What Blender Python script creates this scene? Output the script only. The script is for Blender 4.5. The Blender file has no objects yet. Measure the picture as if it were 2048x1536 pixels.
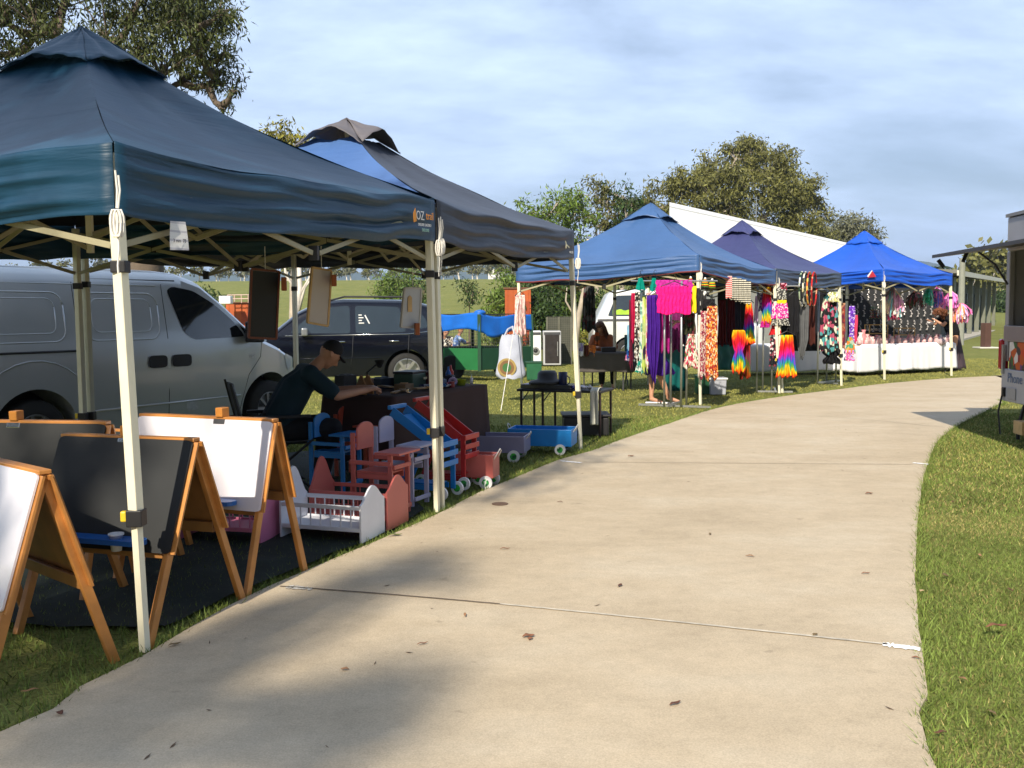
import bpy, bmesh, math, random
import numpy as np
from mathutils import Vector, Matrix, Euler, noise
random.seed(7); RNG = np.random.default_rng(11)
S = bpy.context.scene
COL = S.collection
PI = math.pi
def R(d): return math.radians(d)
# ---------------------------------------------------------------- camera
CAMH = 1.42; FPX = 1900.0; PITCH = math.atan(140/1900); ROLL = R(0.45)
cam_d = bpy.data.cameras.new('camera'); cam = bpy.data.objects.new('camera', cam_d); COL.objects.link(cam)
cam_d.sensor_width = 36; cam_d.lens = FPX/2048*36; cam_d.clip_end = 8000; cam_d.clip_start = 0.05
_rt = Vector((1,0,0)); _up = Vector((0, math.sin(PITCH), math.cos(PITCH))); _fw = Vector((0, math.cos(PITCH), -math.sin(PITCH)))
_cr = _rt*math.cos(ROLL)-_up*math.sin(ROLL); _cu = _rt*math.sin(ROLL)+_up*math.cos(ROLL)
cm = Matrix((_cr, _cu, -_fw)).transposed().to_4x4(); cm.translation = (0,0,CAMH); cam.matrix_world = cm
S.camera = cam
S.render.resolution_x = 1024; S.render.resolution_y = 768
CP = Vector((0,0,CAMH))
def ray(px, py): return _cr*((px-1024)/FPX) + _cu*((768-py)/FPX) + _fw
def P(px, py, d):                     # the world point seen at a photo pixel, d metres ahead
    r = ray(px, py); return CP + r*(d/r.y)
def G(px, py, z=0.0):                 # ground point seen at a photo pixel
    r = ray(px, py); return CP + r*((z-CAMH)/r.z)
# ---------------------------------------------------------------- sky, sun, exposure
SUN_EL = 37.0; SUN_AZ = 19.0          # light travels towards +Y turned SUN_AZ towards +X
LDIR = Vector((math.sin(R(SUN_AZ))*math.cos(R(SUN_EL)), math.cos(R(SUN_AZ))*math.cos(R(SUN_EL)), -math.sin(R(SUN_EL))))
w = bpy.data.worlds.new('World'); S.world = w; w.use_nodes = True
nt = w.node_tree; nt.nodes.clear(); N = nt.nodes.new; L = nt.links.new
out = N('ShaderNodeOutputWorld'); bg = N('ShaderNodeBackground'); L(bg.outputs[0], out.inputs[0]); bg.inputs[1].default_value = 0.068
sky = N('ShaderNodeTexSky'); sky.sky_type = 'NISHITA'; sky.sun_disc = False
sky.sun_elevation = R(SUN_EL); sky.sun_rotation = R(180+SUN_AZ); sky.altitude = 50; sky.air_density = 1.0; sky.dust_density = 1.6; sky.ozone_density = 2.2
tc = N('ShaderNodeTexCoord'); sep = N('ShaderNodeSeparateXYZ'); L(tc.outputs['Generated'], sep.inputs[0])
mz = N('ShaderNodeMath'); mz.operation = 'ADD'; mz.inputs[1].default_value = 0.30; L(sep.outputs[2], mz.inputs[0])
mx = N('ShaderNodeMath'); mx.operation = 'MAXIMUM'; mx.inputs[1].default_value = 0.06; L(mz.outputs[0], mx.inputs[0])
dx = N('ShaderNodeMath'); dx.operation = 'DIVIDE'; L(sep.outputs[0], dx.inputs[0]); L(mx.outputs[0], dx.inputs[1])
dy = N('ShaderNodeMath'); dy.operation = 'DIVIDE'; L(sep.outputs[1], dy.inputs[0]); L(mx.outputs[0], dy.inputs[1])
cb = N('ShaderNodeCombineXYZ'); L(dx.outputs[0], cb.inputs[0]); L(dy.outputs[0], cb.inputs[1])
mp = N('ShaderNodeMapping'); mp.inputs['Rotation'].default_value = (0,0,R(-32)); mp.inputs['Scale'].default_value = (1.0,1.7,1); mp.inputs['Location'].default_value = (0.35,1.9,0.4)
L(cb.outputs[0], mp.inputs[0])
n1 = N('ShaderNodeTexNoise'); n1.inputs['Scale'].default_value = 1.5; n1.inputs['Detail'].default_value = 7; n1.inputs['Roughness'].default_value = 0.52; n1.inputs['Distortion'].default_value = 0.25
L(mp.outputs[0], n1.inputs['Vector'])
n2 = N('ShaderNodeTexNoise'); n2.inputs['Scale'].default_value = 5.5; n2.inputs['Detail'].default_value = 5; n2.inputs['Roughness'].default_value = 0.6
mp2 = N('ShaderNodeMapping'); mp2.inputs['Scale'].default_value = (0.8,1.5,1); mp2.inputs['Rotation'].default_value = (0,0,R(-32)); L(cb.outputs[0], mp2.inputs[0]); L(mp2.outputs[0], n2.inputs['Vector'])
r1 = N('ShaderNodeMapRange'); r1.interpolation_type = 'SMOOTHSTEP'; r1.inputs[1].default_value = 0.25; r1.inputs[2].default_value = 0.60; r1.inputs[3].default_value = 0.36; L(n1.outputs[0], r1.inputs[0])
r2 = N('ShaderNodeMapRange'); r2.inputs[1].default_value = 0.3; r2.inputs[2].default_value = 0.7; r2.inputs[3].default_value = 0.72; r2.inputs[4].default_value = 1.08; L(n2.outputs[0], r2.inputs[0])
mm = N('ShaderNodeMath'); mm.operation = 'MULTIPLY'; L(r1.outputs[0], mm.inputs[0]); L(r2.outputs[0], mm.inputs[1])
ma = N('ShaderNodeMath'); ma.operation = 'MULTIPLY'; ma.inputs[1].default_value = 0.93; ma.use_clamp = True; L(mm.outputs[0], ma.inputs[0])
ry = N('ShaderNodeMapRange'); ry.interpolation_type = 'SMOOTHSTEP'; ry.inputs[1].default_value = -0.25; ry.inputs[2].default_value = 0.25; ry.inputs[3].default_value = 0.12; L(sep.outputs[1], ry.inputs[0]); mk = N('ShaderNodeMath'); mk.operation = 'MULTIPLY'; L(ma.outputs[0], mk.inputs[0]); L(ry.outputs[0], mk.inputs[1])
mixc = N('ShaderNodeMix'); mixc.data_type = 'RGBA'; L(mk.outputs[0], mixc.inputs[0]); L(sky.outputs[0], mixc.inputs[6]); mixc.inputs[7].default_value = (9.2,11.4,15.0,1)
L(mixc.outputs[2], bg.inputs[0])
sl = bpy.data.lights.new('sun', 'SUN'); sl.energy = 5.0; sl.angle = R(0.6); sl.color = (1.0,0.90,0.74)
so = bpy.data.objects.new('sun', sl); COL.objects.link(so); so.rotation_euler = LDIR.to_track_quat('-Z','Y').to_euler(); so.location = (-10,-20,20)
S.view_settings.view_transform = 'Standard'; S.view_settings.look = 'None'; S.view_settings.gamma = 1; S.view_settings.exposure = 0.46
try:
    S.cycles.max_bounces = 6; S.cycles.diffuse_bounces = 3; S.cycles.glossy_bounces = 3; S.cycles.transmission_bounces = 4; S.cycles.volume_bounces = 0
except Exception: pass
# ---------------------------------------------------------------- materials
MC = {}
def M(name, rgb, rough=0.6, var=0.12, scale=6.0, bump=0.0, bscale=None, metal=0.0, spec=0.4, coat=0.0, attr=False, trans=0.0, sheen=0.0):
    if name in MC: return MC[name]
    m = bpy.data.materials.new(name); m.use_nodes = True; t = m.node_tree; b = t.nodes['Principled BSDF']
    b.inputs['Roughness'].default_value = rough; b.inputs['Metallic'].default_value = metal; b.inputs['Specular IOR Level'].default_value = spec
    b.inputs['Coat Weight'].default_value = coat; b.inputs['Transmission Weight'].default_value = trans
    c = t.nodes.new('ShaderNodeTexCoord'); n = t.nodes.new('ShaderNodeTexNoise'); n.inputs['Scale'].default_value = scale; n.inputs['Detail'].default_value = 5
    t.links.new(c.outputs['Object'], n.inputs['Vector'])
    mr = t.nodes.new('ShaderNodeMapRange'); mr.inputs[1].default_value = 0.25; mr.inputs[2].default_value = 0.75; mr.inputs[3].default_value = 1-var; mr.inputs[4].default_value = 1+var
    t.links.new(n.outputs[0], mr.inputs[0])
    mix = t.nodes.new('ShaderNodeVectorMath'); mix.operation = 'SCALE'; mix.inputs[0].default_value = rgb[:3]; t.links.new(mr.outputs[0], mix.inputs['Scale'])
    last = mix.outputs[0]
    if attr:
        a = t.nodes.new('ShaderNodeAttribute'); a.attribute_name = 'v'; am = t.nodes.new('ShaderNodeMapRange'); am.inputs[3].default_value = 0.45; am.inputs[4].default_value = 1.6
        t.links.new(a.outputs['Fac'], am.inputs[0]); m2 = t.nodes.new('ShaderNodeVectorMath'); m2.operation = 'SCALE'; t.links.new(last, m2.inputs[0]); t.links.new(am.outputs[0], m2.inputs['Scale']); last = m2.outputs[0]
    t.links.new(last, b.inputs['Base Color'])
    if bump:
        n3 = t.nodes.new('ShaderNodeTexNoise'); n3.inputs['Scale'].default_value = bscale or scale*6; n3.inputs['Detail'].default_value = 4; t.links.new(c.outputs['Object'], n3.inputs['Vector'])
        bp = t.nodes.new('ShaderNodeBump'); bp.inputs['Strength'].default_value = bump; bp.inputs['Distance'].default_value = 0.01
        t.links.new(n3.outputs[0], bp.inputs['Height']); t.links.new(bp.outputs[0], b.inputs['Normal'])
    MC[name] = m; return m
def MP(name, cols, scale=14.0, kind='voronoi', rough=0.85, stretch=(1,1,1)):   # printed cloth
    if name in MC: return MC[name]
    m = bpy.data.materials.new(name); m.use_nodes = True; t = m.node_tree; b = t.nodes['Principled BSDF']; b.inputs['Roughness'].default_value = rough; b.inputs['Specular IOR Level'].default_value = 0.2
    c = t.nodes.new('ShaderNodeTexCoord'); mp = t.nodes.new('ShaderNodeMapping'); mp.inputs['Scale'].default_value = stretch
    cr = t.nodes.new('ShaderNodeValToRGB'); e = cr.color_ramp.elements; cr.color_ramp.interpolation = 'CONSTANT'
    while len(e) < len(cols): e.new(0.5)
    for i, q in enumerate(cols): e[i].position = i/len(cols); e[i].color = (*q, 1)
    if kind == 'voronoi':
        t.links.new(c.outputs['Object'], mp.inputs[0]); v = t.nodes.new('ShaderNodeTexVoronoi'); v.inputs['Scale'].default_value = scale; t.links.new(mp.outputs[0], v.inputs['Vector'])
        s = t.nodes.new('ShaderNodeSeparateColor'); t.links.new(v.outputs['Color'], s.inputs[0]); t.links.new(s.outputs[0], cr.inputs[0])
    elif kind == 'noise':
        t.links.new(c.outputs['Object'], mp.inputs[0]); v = t.nodes.new('ShaderNodeTexNoise'); v.inputs['Scale'].default_value = scale; v.inputs['Detail'].default_value = 3; t.links.new(mp.outputs[0], v.inputs['Vector'])
        mr = t.nodes.new('ShaderNodeMapRange'); mr.inputs[1].default_value = 0.3; mr.inputs[2].default_value = 0.7; t.links.new(v.outputs[0], mr.inputs[0]); t.links.new(mr.outputs[0], cr.inputs[0])
    elif kind == 'rainbow':
        cr.color_ramp.interpolation = 'LINEAR'; t.links.new(c.outputs['Generated'], mp.inputs[0]); v = t.nodes.new('ShaderNodeTexNoise'); v.inputs['Scale'].default_value = 2.5; t.links.new(mp.outputs[0], v.inputs['Vector'])
        s = t.nodes.new('ShaderNodeSeparateXYZ'); t.links.new(mp.outputs[0], s.inputs[0]); ad = t.nodes.new('ShaderNodeMath'); ad.operation = 'MULTIPLY_ADD'; ad.inputs[1].default_value = 0.75; t.links.new(v.outputs[0], ad.inputs[0]); t.links.new(s.outputs[2], ad.inputs[2])
        sb = t.nodes.new('ShaderNodeMath'); sb.operation = 'SUBTRACT'; sb.inputs[1].default_value = 0.37; t.links.new(ad.outputs[0], sb.inputs[0]); fr = t.nodes.new('ShaderNodeMath'); fr.operation = 'FRACT'; t.links.new(sb.outputs[0], fr.inputs[0]); t.links.new(fr.outputs[0], cr.inputs[0])
    elif kind == 'stripes':
        t.links.new(c.outputs['Object'], mp.inputs[0]); s = t.nodes.new('ShaderNodeSeparateXYZ'); t.links.new(mp.outputs[0], s.inputs[0]); ml = t.nodes.new('ShaderNodeMath'); ml.operation = 'MULTIPLY'; ml.inputs[1].default_value = scale
        t.links.new(s.outputs[2], ml.inputs[0]); fr = t.nodes.new('ShaderNodeMath'); fr.operation = 'FRACT'; t.links.new(ml.outputs[0], fr.inputs[0]); t.links.new(fr.outputs[0], cr.inputs[0])
    t.links.new(cr.outputs[0], b.inputs['Base Color']); MC[name] = m; return m
# ---------------------------------------------------------------- object helpers
def tag(o, label=None, cat=None, group=None, kind=None):
    if label: o['label'] = label
    if cat: o['category'] = cat
    if group: o['group'] = group
    if kind: o['kind'] = kind
    return o
def thing(name, label, cat, loc=(0,0,0), rz=0.0, group=None):
    o = bpy.data.objects.new(name, None); COL.objects.link(o); o.location = loc; o.rotation_euler = (0,0,rz); o.empty_display_size = 0.1
    return tag(o, label, cat, group)
def rootof(o):
    while o.parent: o = o.parent
    return o
def kids(o): return [c for c in bpy.data.objects if c.parent == o]
def dup(o, loc=None, rz=None, label=None, parent=None, tree=None):
    if tree is None:
        tree = {}
        for c in bpy.data.objects:
            if c.parent: tree.setdefault(c.parent.name, []).append(c)
    n = o.copy(); COL.objects.link(n)
    if parent: n.parent = parent
    if loc is not None: n.location = loc
    if rz is not None: n.rotation_euler = (0,0,rz)
    if label: n['label'] = label
    for c in tree.get(o.name, []): dup(c, parent=n, tree=tree)
    return n
class MB:
    def __init__(s): s.v = []; s.f = []; s.mi = []; s.cur = 0
    def add(s, vs, fs):
        b = len(s.v); s.v += [tuple(v) for v in vs]; s.f += [tuple(i+b for i in f) for f in fs]; s.mi += [s.cur]*len(fs); return s
    def box(s, c, d, rot=None, taper=1.0):
        x, y, z = d[0]/2, d[1]/2, d[2]/2; vs = []
        for sz in (-1,1):
            k = taper if sz > 0 else 1
            for sx, sy in ((-1,-1),(1,-1),(1,1),(-1,1)): vs.append(Vector((sx*x*k, sy*y*k, sz*z)))
        if rot is not None:
            m = rot if isinstance(rot, Matrix) else Euler(rot).to_matrix(); vs = [m @ v for v in vs]
        c = Vector(c); vs = [v+c for v in vs]
        return s.add(vs, [(0,3,2,1),(4,5,6,7),(0,1,5,4),(1,2,6,5),(2,3,7,6),(3,0,4,7)])
    def beam(s, a, b, w, h=None, up=(0,0,1)):
        a = Vector(a); b = Vector(b); h = h or w; d = (b-a); ln = d.length; d.normalize(); u = Vector(up)
        if abs(d.dot(u)) > 0.98: u = Vector((0,1,0))
        sd = d.cross(u).normalized(); u = sd.cross(d)
        return s.box((a+b)/2, (w, ln, h), Matrix((sd, d, u)).transposed())
    def tube(s, pts, r, n=8, cap=True):
        pts = [Vector(p) for p in pts]; k = len(pts); rs = r if isinstance(r, (list,tuple)) else [r]*k; vs = []; prev = None
        for i, p in enumerate(pts):
            t = (pts[min(i+1,k-1)]-pts[max(i-1,0)]).normalized()
            if prev is None: u = t.orthogonal().normalized()
            else: u = (prev - t*prev.dot(t)).normalized()
            prev = u; q = t.cross(u)
            for j in range(n): a = 2*PI*j/n; vs.append(p+(u*math.cos(a)+q*math.sin(a))*rs[i])
        fs = [(i*n+j, i*n+(j+1)%n, (i+1)*n+(j+1)%n, (i+1)*n+j) for i in range(k-1) for j in range(n)]
        if cap: fs += [tuple(range(n-1,-1,-1)), tuple((k-1)*n+j for j in range(n))]
        return s.add(vs, fs)
    def lathe(s, prof, c=(0,0,0), n=20, mat=None, cap=True):
        vs = []; c = Vector(c)
        for r, z in prof:
            for j in range(n): a = 2*PI*j/n; v = Vector((r*math.cos(a), r*math.sin(a), z)); vs.append(c+(mat @ v if mat else v))
        k = len(prof); fs = [(i*n+j, i*n+(j+1)%n, (i+1)*n+(j+1)%n, (i+1)*n+j) for i in range(k-1) for j in range(n)]
        if cap: fs += [tuple(range(n-1,-1,-1)), tuple((k-1)*n+j for j in range(n))]
        return s.add(vs, fs)
    def grid(s, fn, nu, nv):
        vs = [fn(i/nu, j/nv) for j in range(nv+1) for i in range(nu+1)]; w = nu+1
        return s.add(vs, [(j*w+i, j*w+i+1, (j+1)*w+i+1, (j+1)*w+i) for j in range(nv) for i in range(nu)])
    def prism(s, o2, th, mat):          # outline in local xz plane, thickness along local y
        n = len(o2); vs = [mat @ Vector((x, -th/2, z)) for x, z in o2]+[mat @ Vector((x, th/2, z)) for x, z in o2]
        return s.add(vs, [tuple(range(n)), tuple(range(2*n-1, n-1, -1))]+[(i, i+n, (i+1)%n+n, (i+1)%n) for i in range(n)])
    def ball(s, c, r, n=10, sc=(1,1,1)):
        vs = []; fs = []; m = n//2+1
        for i in range(m+1):
            a = PI*i/m
            for j in range(n): b = 2*PI*j/n; vs.append((c[0]+r*sc[0]*math.sin(a)*math.cos(b), c[1]+r*sc[1]*math.sin(a)*math.sin(b), c[2]+r*sc[2]*math.cos(a)))
        for i in range(m):
            for j in range(n): fs.append((i*n+j, (i+1)*n+j, (i+1)*n+(j+1)%n, i*n+(j+1)%n))
        return s.add(vs, fs)
    def cone(s, a, b, ra, rb, n=12):       # capsule-like limb piece
        s.tube([a,b],[ra,rb],n); s.ball(a,ra,n); s.ball(b,rb,n); return s
    def build(s, name, mat, parent=None, local=False, smooth=False, bevel=0.0, solid=0.0, remesh=0.0, weld=False, subd=0):
        me = bpy.data.meshes.new(name); off = Vector((0,0,0))
        if parent is not None and not local: off = Vector(rootof(parent).location)
        vs = [(v[0]-off.x, v[1]-off.y, v[2]-off.z) for v in s.v] if off.length else s.v
        me.from_pydata(vs, [], s.f); mats = mat if isinstance(mat, (list,tuple)) else [mat]
        for m in mats: me.materials.append(m)
        if len(mats) > 1: me.polygons.foreach_set('material_index', s.mi)
        if weld or remesh:
            bm = bmesh.new(); bm.from_mesh(me); bmesh.ops.remove_doubles(bm, verts=bm.verts, dist=1e-5); bmesh.ops.recalc_face_normals(bm, faces=bm.faces); bm.to_mesh(me); bm.free()
        o = bpy.data.objects.new(name, me); COL.objects.link(o); o.parent = parent
        if remesh:
            q = o.modifiers.new('r','REMESH'); q.mode = 'VOXEL'; q.voxel_size = remesh; q2 = o.modifiers.new('s','SMOOTH'); q2.iterations = 3; q2.factor = 0.5
            dg = bpy.context.evaluated_depsgraph_get(); nm = bpy.data.meshes.new_from_object(o.evaluated_get(dg)); o.modifiers.clear(); o.data = nm; smooth = True
            me = nm
        if smooth: me.polygons.foreach_set('use_smooth', [True]*len(me.polygons))
        if bevel: q = o.modifiers.new('b','BEVEL'); q.width = bevel; q.segments = 2; q.limit_method = 'ANGLE'
        if solid: q = o.modifiers.new('s','SOLIDIFY'); q.thickness = solid; q.offset = 0
        if subd: q = o.modifiers.new('d','SUBSURF'); q.levels = subd; q.render_levels = subd
        return o
def leafmesh(name, pts, size, mat, parent=None, droop=0.6, aspect=0.28, jitter=0.4, off=None):
    n = len(pts); a = RNG.normal(size=(n,3)); a[:,2] -= droop*1.6; a /= np.linalg.norm(a,axis=1)[:,None]
    b = RNG.normal(size=(n,3)); sd = np.cross(a,b); sd /= np.linalg.norm(sd,axis=1)[:,None]; ln = size*(1+jitter*(RNG.random(n)-.5)*2)[:,None]
    c = np.asarray(pts)
    if off is not None: c = c-np.array(off)
    V = np.empty((n,4,3)); V[:,0] = c; V[:,1] = c+a*ln*.5+sd*ln*aspect*.5; V[:,2] = c+a*ln; V[:,3] = c+a*ln*.5-sd*ln*aspect*.5
    me = bpy.data.meshes.new(name); me.vertices.add(4*n); me.vertices.foreach_set('co', V.ravel()); me.loops.add(4*n); me.loops.foreach_set('vertex_index', np.arange(4*n))
    me.polygons.add(n); me.polygons.foreach_set('loop_start', np.arange(n)*4); me.polygons.foreach_set('loop_total', np.full(n,4)); me.update()
    at = me.attributes.new('v','FLOAT','FACE'); at.data.foreach_set('value', RNG.random(n)); me.materials.append(mat)
    o = bpy.data.objects.new(name, me); COL.objects.link(o); o.parent = parent; return o
def text(name, body, size, mat, parent, mw, ext=0.001, align='CENTER'):      # mw: world matrix of the text
    cu = bpy.data.curves.new(name,'FONT'); cu.body = body; cu.size = size; cu.extrude = ext; cu.align_x = align; cu.align_y = 'CENTER'; cu.resolution_u = 3
    o = bpy.data.objects.new(name, cu); COL.objects.link(o); dg = bpy.context.evaluated_depsgraph_get(); me = bpy.data.meshes.new_from_object(o.evaluated_get(dg)); bpy.data.objects.remove(o)
    me.name = name; me.materials.clear(); me.materials.append(mat); r = rootof(parent)
    inv = (Matrix.Translation(r.location) @ r.rotation_euler.to_matrix().to_4x4()).inverted(); me.transform(inv @ mw)
    o = bpy.data.objects.new(name, me); COL.objects.link(o); o.parent = parent; return o
def frame(o, x, z=(0,0,1)):           # matrix with local x along x, local z close to z (y = inwards)
    x = Vector(x).normalized(); z = Vector(z); y = z.cross(x).normalized(); z = x.cross(y); m = Matrix((x,y,z)).transposed().to_4x4(); m.translation = Vector(o); return m
def nz(x, y=0.0, z=0.0): return noise.noise(Vector((x,y,z)))
# ---------------------------------------------------------------- common materials
WHITE = M('white_paint', (.78,.78,.80), .45, .04, 5); CREAM = M('cream_powder_coat', (.80,.76,.58), .4, .06, 8, metal=0.0, spec=.5)
BLACK = M('black_plastic', (.018,.018,.02), .5, .1, 8); DGREY = M('dark_grey', (.06,.062,.068), .6, .15, 8); STEEL = M('grey_steel', (.45,.46,.46), .38, .1, 10, metal=.75)
WOOD = M('varnished_pine', (.52,.22,.055), .35, .25, 9, spec=.6, bump=.15, bscale=40); WOODP = M('plain_pine', (.58,.38,.17), .6, .2, 10); TYRE = M('tyre_rubber', (.02,.02,.02), .85, .2, 12)
SKIN = M('skin', (.52,.27,.17), .5, .08, 12); HAIRB = M('brown_hair', (.11,.045,.02), .6, .5, 40, bump=.8, bscale=60); HAIRD = M('dark_hair', (.03,.022,.018), .6, .4, 40)
GLASS = M('dark_car_glass', (.012,.016,.02), .06, .05, 3, spec=.9, coat=.6); CHROME = M('chrome', (.7,.7,.7), .15, .05, 5, metal=1)
ROPE = M('white_cord', (.75,.73,.68), .8, .1, 30); BLOND = M('fair_hair', (.42,.2,.07), .6, .3, 40)
# ---------------------------------------------------------------- terrain
def ground_z(x, y):
    t = min(max((y-55)/150,0),1); a = t*t*(3-2*t); side = 1-min(max((x-30)/70,0),1)
    z = 8.6*a*side + (y-205)*0.033*side*(1 if y > 205 else 0)
    if y > 420: z = z - (y-420)*.03*side
    return z
def gmat():
    m = bpy.data.materials.new('lawn_ground'); m.use_nodes = True; t = m.node_tree; b = t.nodes['Principled BSDF']; b.inputs['Roughness'].default_value = .95; b.inputs['Specular IOR Level'].default_value = .1
    c = t.nodes.new('ShaderNodeTexCoord'); ns = []
    for sc, dt in ((.35,6),(2.6,6),(45,4)):
        n = t.nodes.new('ShaderNodeTexNoise'); n.inputs['Scale'].default_value = sc; n.inputs['Detail'].default_value = dt; n.inputs['Roughness'].default_value = .6; t.links.new(c.outputs['Object'], n.inputs['Vector']); ns.append(n)
    r = t.nodes.new('ShaderNodeValToRGB'); e = r.color_ramp.elements; e[0].position = .3; e[0].color = (.135,.15,.038,1); e[1].position = .72; e[1].color = (.30,.275,.10,1); k = e.new(.5); k.color = (.195,.21,.058,1)
    ad = t.nodes.new('ShaderNodeMath'); ad.operation = 'MULTIPLY_ADD'; ad.inputs[1].default_value = .45; t.links.new(ns[0].outputs[0], ad.inputs[0])
    m2 = t.nodes.new('ShaderNodeMath'); m2.operation = 'MULTIPLY'; m2.inputs[1].default_value = .55; t.links.new(ns[1].outputs[0], m2.inputs[0]); t.links.new(m2.outputs[0], ad.inputs[2]); t.links.new(ad.outputs[0], r.inputs[0])
    mr = t.nodes.new('ShaderNodeMapRange'); mr.inputs[1].default_value = .25; mr.inputs[2].default_value = .75; mr.inputs[3].default_value = .5; mr.inputs[4].default_value = 1.4; t.links.new(ns[2].outputs[0], mr.inputs[0])
    v = t.nodes.new('ShaderNodeVectorMath'); v.operation = 'SCALE'; t.links.new(r.outputs[0], v.inputs[0]); t.links.new(mr.outputs[0], v.inputs['Scale']); t.links.new(v.outputs[0], b.inputs['Base Color'])
    bp = t.nodes.new('ShaderNodeBump'); bp.inputs['Strength'].default_value = .9; bp.inputs['Distance'].default_value = .04; t.links.new(ns[2].outputs[0], bp.inputs['Height']); t.links.new(bp.outputs[0], b.inputs['Normal'])
    return m
LAWN = gmat()
xs = sorted(set([round(v,2) for v in list(np.linspace(-30,30,61))+list(np.linspace(-160,160,41))+[-900,-600,-400,-260,260,400,600,900,1500,-1500]]))
ys = sorted(set([round(v,2) for v in list(np.linspace(-30,55,60))+list(np.linspace(55,430,76))+[500,700,1000,1500,2200,3000]]))
g = MB(); g.v = [(x,y,ground_z(x,y)) for y in ys for x in xs]; W_ = len(xs)
g.f = [(j*W_+i, j*W_+i+1, (j+1)*W_+i+1, (j+1)*W_+i) for j in range(len(ys)-1) for i in range(W_-1)]; g.mi = [0]*len(g.f)
tag(g.build('ground', LAWN, smooth=True), kind='structure')
# far blue ranges
HILLM = M('forested_hills', (.05,.075,.045), .95, .3, .01)
def hillrow(y0, base, amp, seed, x0=-1700, x1=2200, ph=0.0):
    g = MB()
    def f(u, v):
        x = x0+(x1-x0)*u; h = base+amp*nz(x*.0016+seed, seed)+amp*.35*nz(x*.006+seed, 3)
        return (x, y0+v*260, -5+max(h,2)*math.sin(min(v*2,1)*PI/2)*(1 if v < .6 else 1-(v-.6)))
    g.grid(f, 150, 8); tag(g.build('hills', HILLM, smooth=True), kind='structure')
hillrow(2350, 122, 60, 3.3); hillrow(1750, 62, 40, 9.1)
# ---------------------------------------------------------------- concrete path
LE = [(0,1475),(150,1388),(290,1316),(450,1222),(600,1152),(770,1080),(880,1030),(960,988),(1035,957),(1120,922),(1180,906),(1240,883),(1330,852),(1440,817),(1550,797),(1680,780),(1770,769),(1900,758),(2003,753),(2048,751)]
RE = [(1865,1536),(1855,1400),(1842,1300),(1832,1180),(1833,1080),(1840,1000),(1855,930),(1880,880),(1920,850),(1960,830),(2005,808),(2048,797)]
def spl(pts, n):
    pts = [Vector(p) for p in pts]; d = [0]
    for i in range(1, len(pts)): d.append(d[-1]+(pts[i]-pts[i-1]).length)
    o = []
    for k in range(n+1):
        t = d[-1]*k/n; i = max(j for j in range(len(d)) if d[j] <= t+1e-9); i = min(i, len(pts)-2); s = (t-d[i])/(d[i+1]-d[i])
        p0 = pts[max(i-1,0)]; p1 = pts[i]; p2 = pts[i+1]; p3 = pts[min(i+2,len(pts)-1)]
        o.append(.5*((2*p1)+(p2-p0)*s+(2*p0-5*p1+4*p2-p3)*s*s+(3*p1-p0-3*p2+p3)*s**3))
    return o
LP = [Vector((-5.4,-9,0)),Vector((-4.2,-3,0)),Vector((-3.1,.5,0))]+[G(*p) for p in LE]; e_ = LP[-1]; LP += [e_+Vector((8,1.5,0)), e_+Vector((20,2,0))]
RP = [Vector((-.6,-9,0)),Vector((.3,-4,0)),Vector((.95,.5,0))]+[G(*p) for p in RE]; e_ = RP[-1]; RP += [e_+Vector((5,2.2,0)), e_+Vector((17,3,0))]
NL = 160; LS = spl(LP, NL); RS = spl(RP, NL)
def pathmat():
    m = bpy.data.materials.new('concrete_path'); m.use_nodes = True; t = m.node_tree; b = t.nodes['Principled BSDF']; b.inputs['Roughness'].default_value = .85; b.inputs['Specular IOR Level'].default_value = .25
    c = t.nodes.new('ShaderNodeTexCoord'); mp = t.nodes.new('ShaderNodeMapping'); mp.inputs['Scale'].default_value = (.8,1.2,1); mp.inputs['Rotation'].default_value = (0,0,R(10)); t.links.new(c.outputs['Object'], mp.inputs[0])
    def no(sc, src, d=6, ro=.6):
        n = t.nodes.new('ShaderNodeTexNoise'); n.inputs['Scale'].default_value = sc; n.inputs['Detail'].default_value = d; n.inputs['Roughness'].default_value = ro; t.links.new(src, n.inputs['Vector']); return n
    a = no(1.1, mp.outputs[0]); b2 = no(7, mp.outputs[0]); c3 = no(150, c.outputs['Object'], 3, .7); c4 = no(22, c.outputs['Object'], 5, .7)
    r = t.nodes.new('ShaderNodeValToRGB'); e = r.color_ramp.elements; e[0].position = .3; e[0].color = (.44,.358,.248,1); e[1].position = .72; e[1].color = (.545,.465,.345,1); k = e.new(.5); k.color = (.505,.415,.293,1); t.links.new(a.outputs[0], r.inputs[0])
    def sc(inp, n, lo, hi, f0=.3, f1=.7):
        mr = t.nodes.new('ShaderNodeMapRange'); mr.inputs[1].default_value = f0; mr.inputs[2].default_value = f1; mr.inputs[3].default_value = lo; mr.inputs[4].default_value = hi; t.links.new(n.outputs[0], mr.inputs[0])
        v = t.nodes.new('ShaderNodeVectorMath'); v.operation = 'SCALE'; t.links.new(inp, v.inputs[0]); t.links.new(mr.outputs[0], v.inputs['Scale']); return v.outputs[0]
    x = sc(r.outputs[0], b2, .93, 1.05); x = sc(x, c3, .82, 1.14); x = sc(x, c4, .93, 1.04)
    sp = no(9, c.outputs['Object'], 2, .5); x = sc(x, sp, .8, 1, .22, .29)
    t.links.new(x, b.inputs['Base Color']); bp = t.nodes.new('ShaderNodeBump'); bp.inputs['Strength'].default_value = .35; bp.inputs['Distance'].default_value = .004; t.links.new(c3.outputs[0], bp.inputs['Height']); t.links.new(bp.outputs[0], b.inputs['Normal'])
    return m
PATHM = pathmat(); PZ = .018
g = MB(); NW = 14
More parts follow.
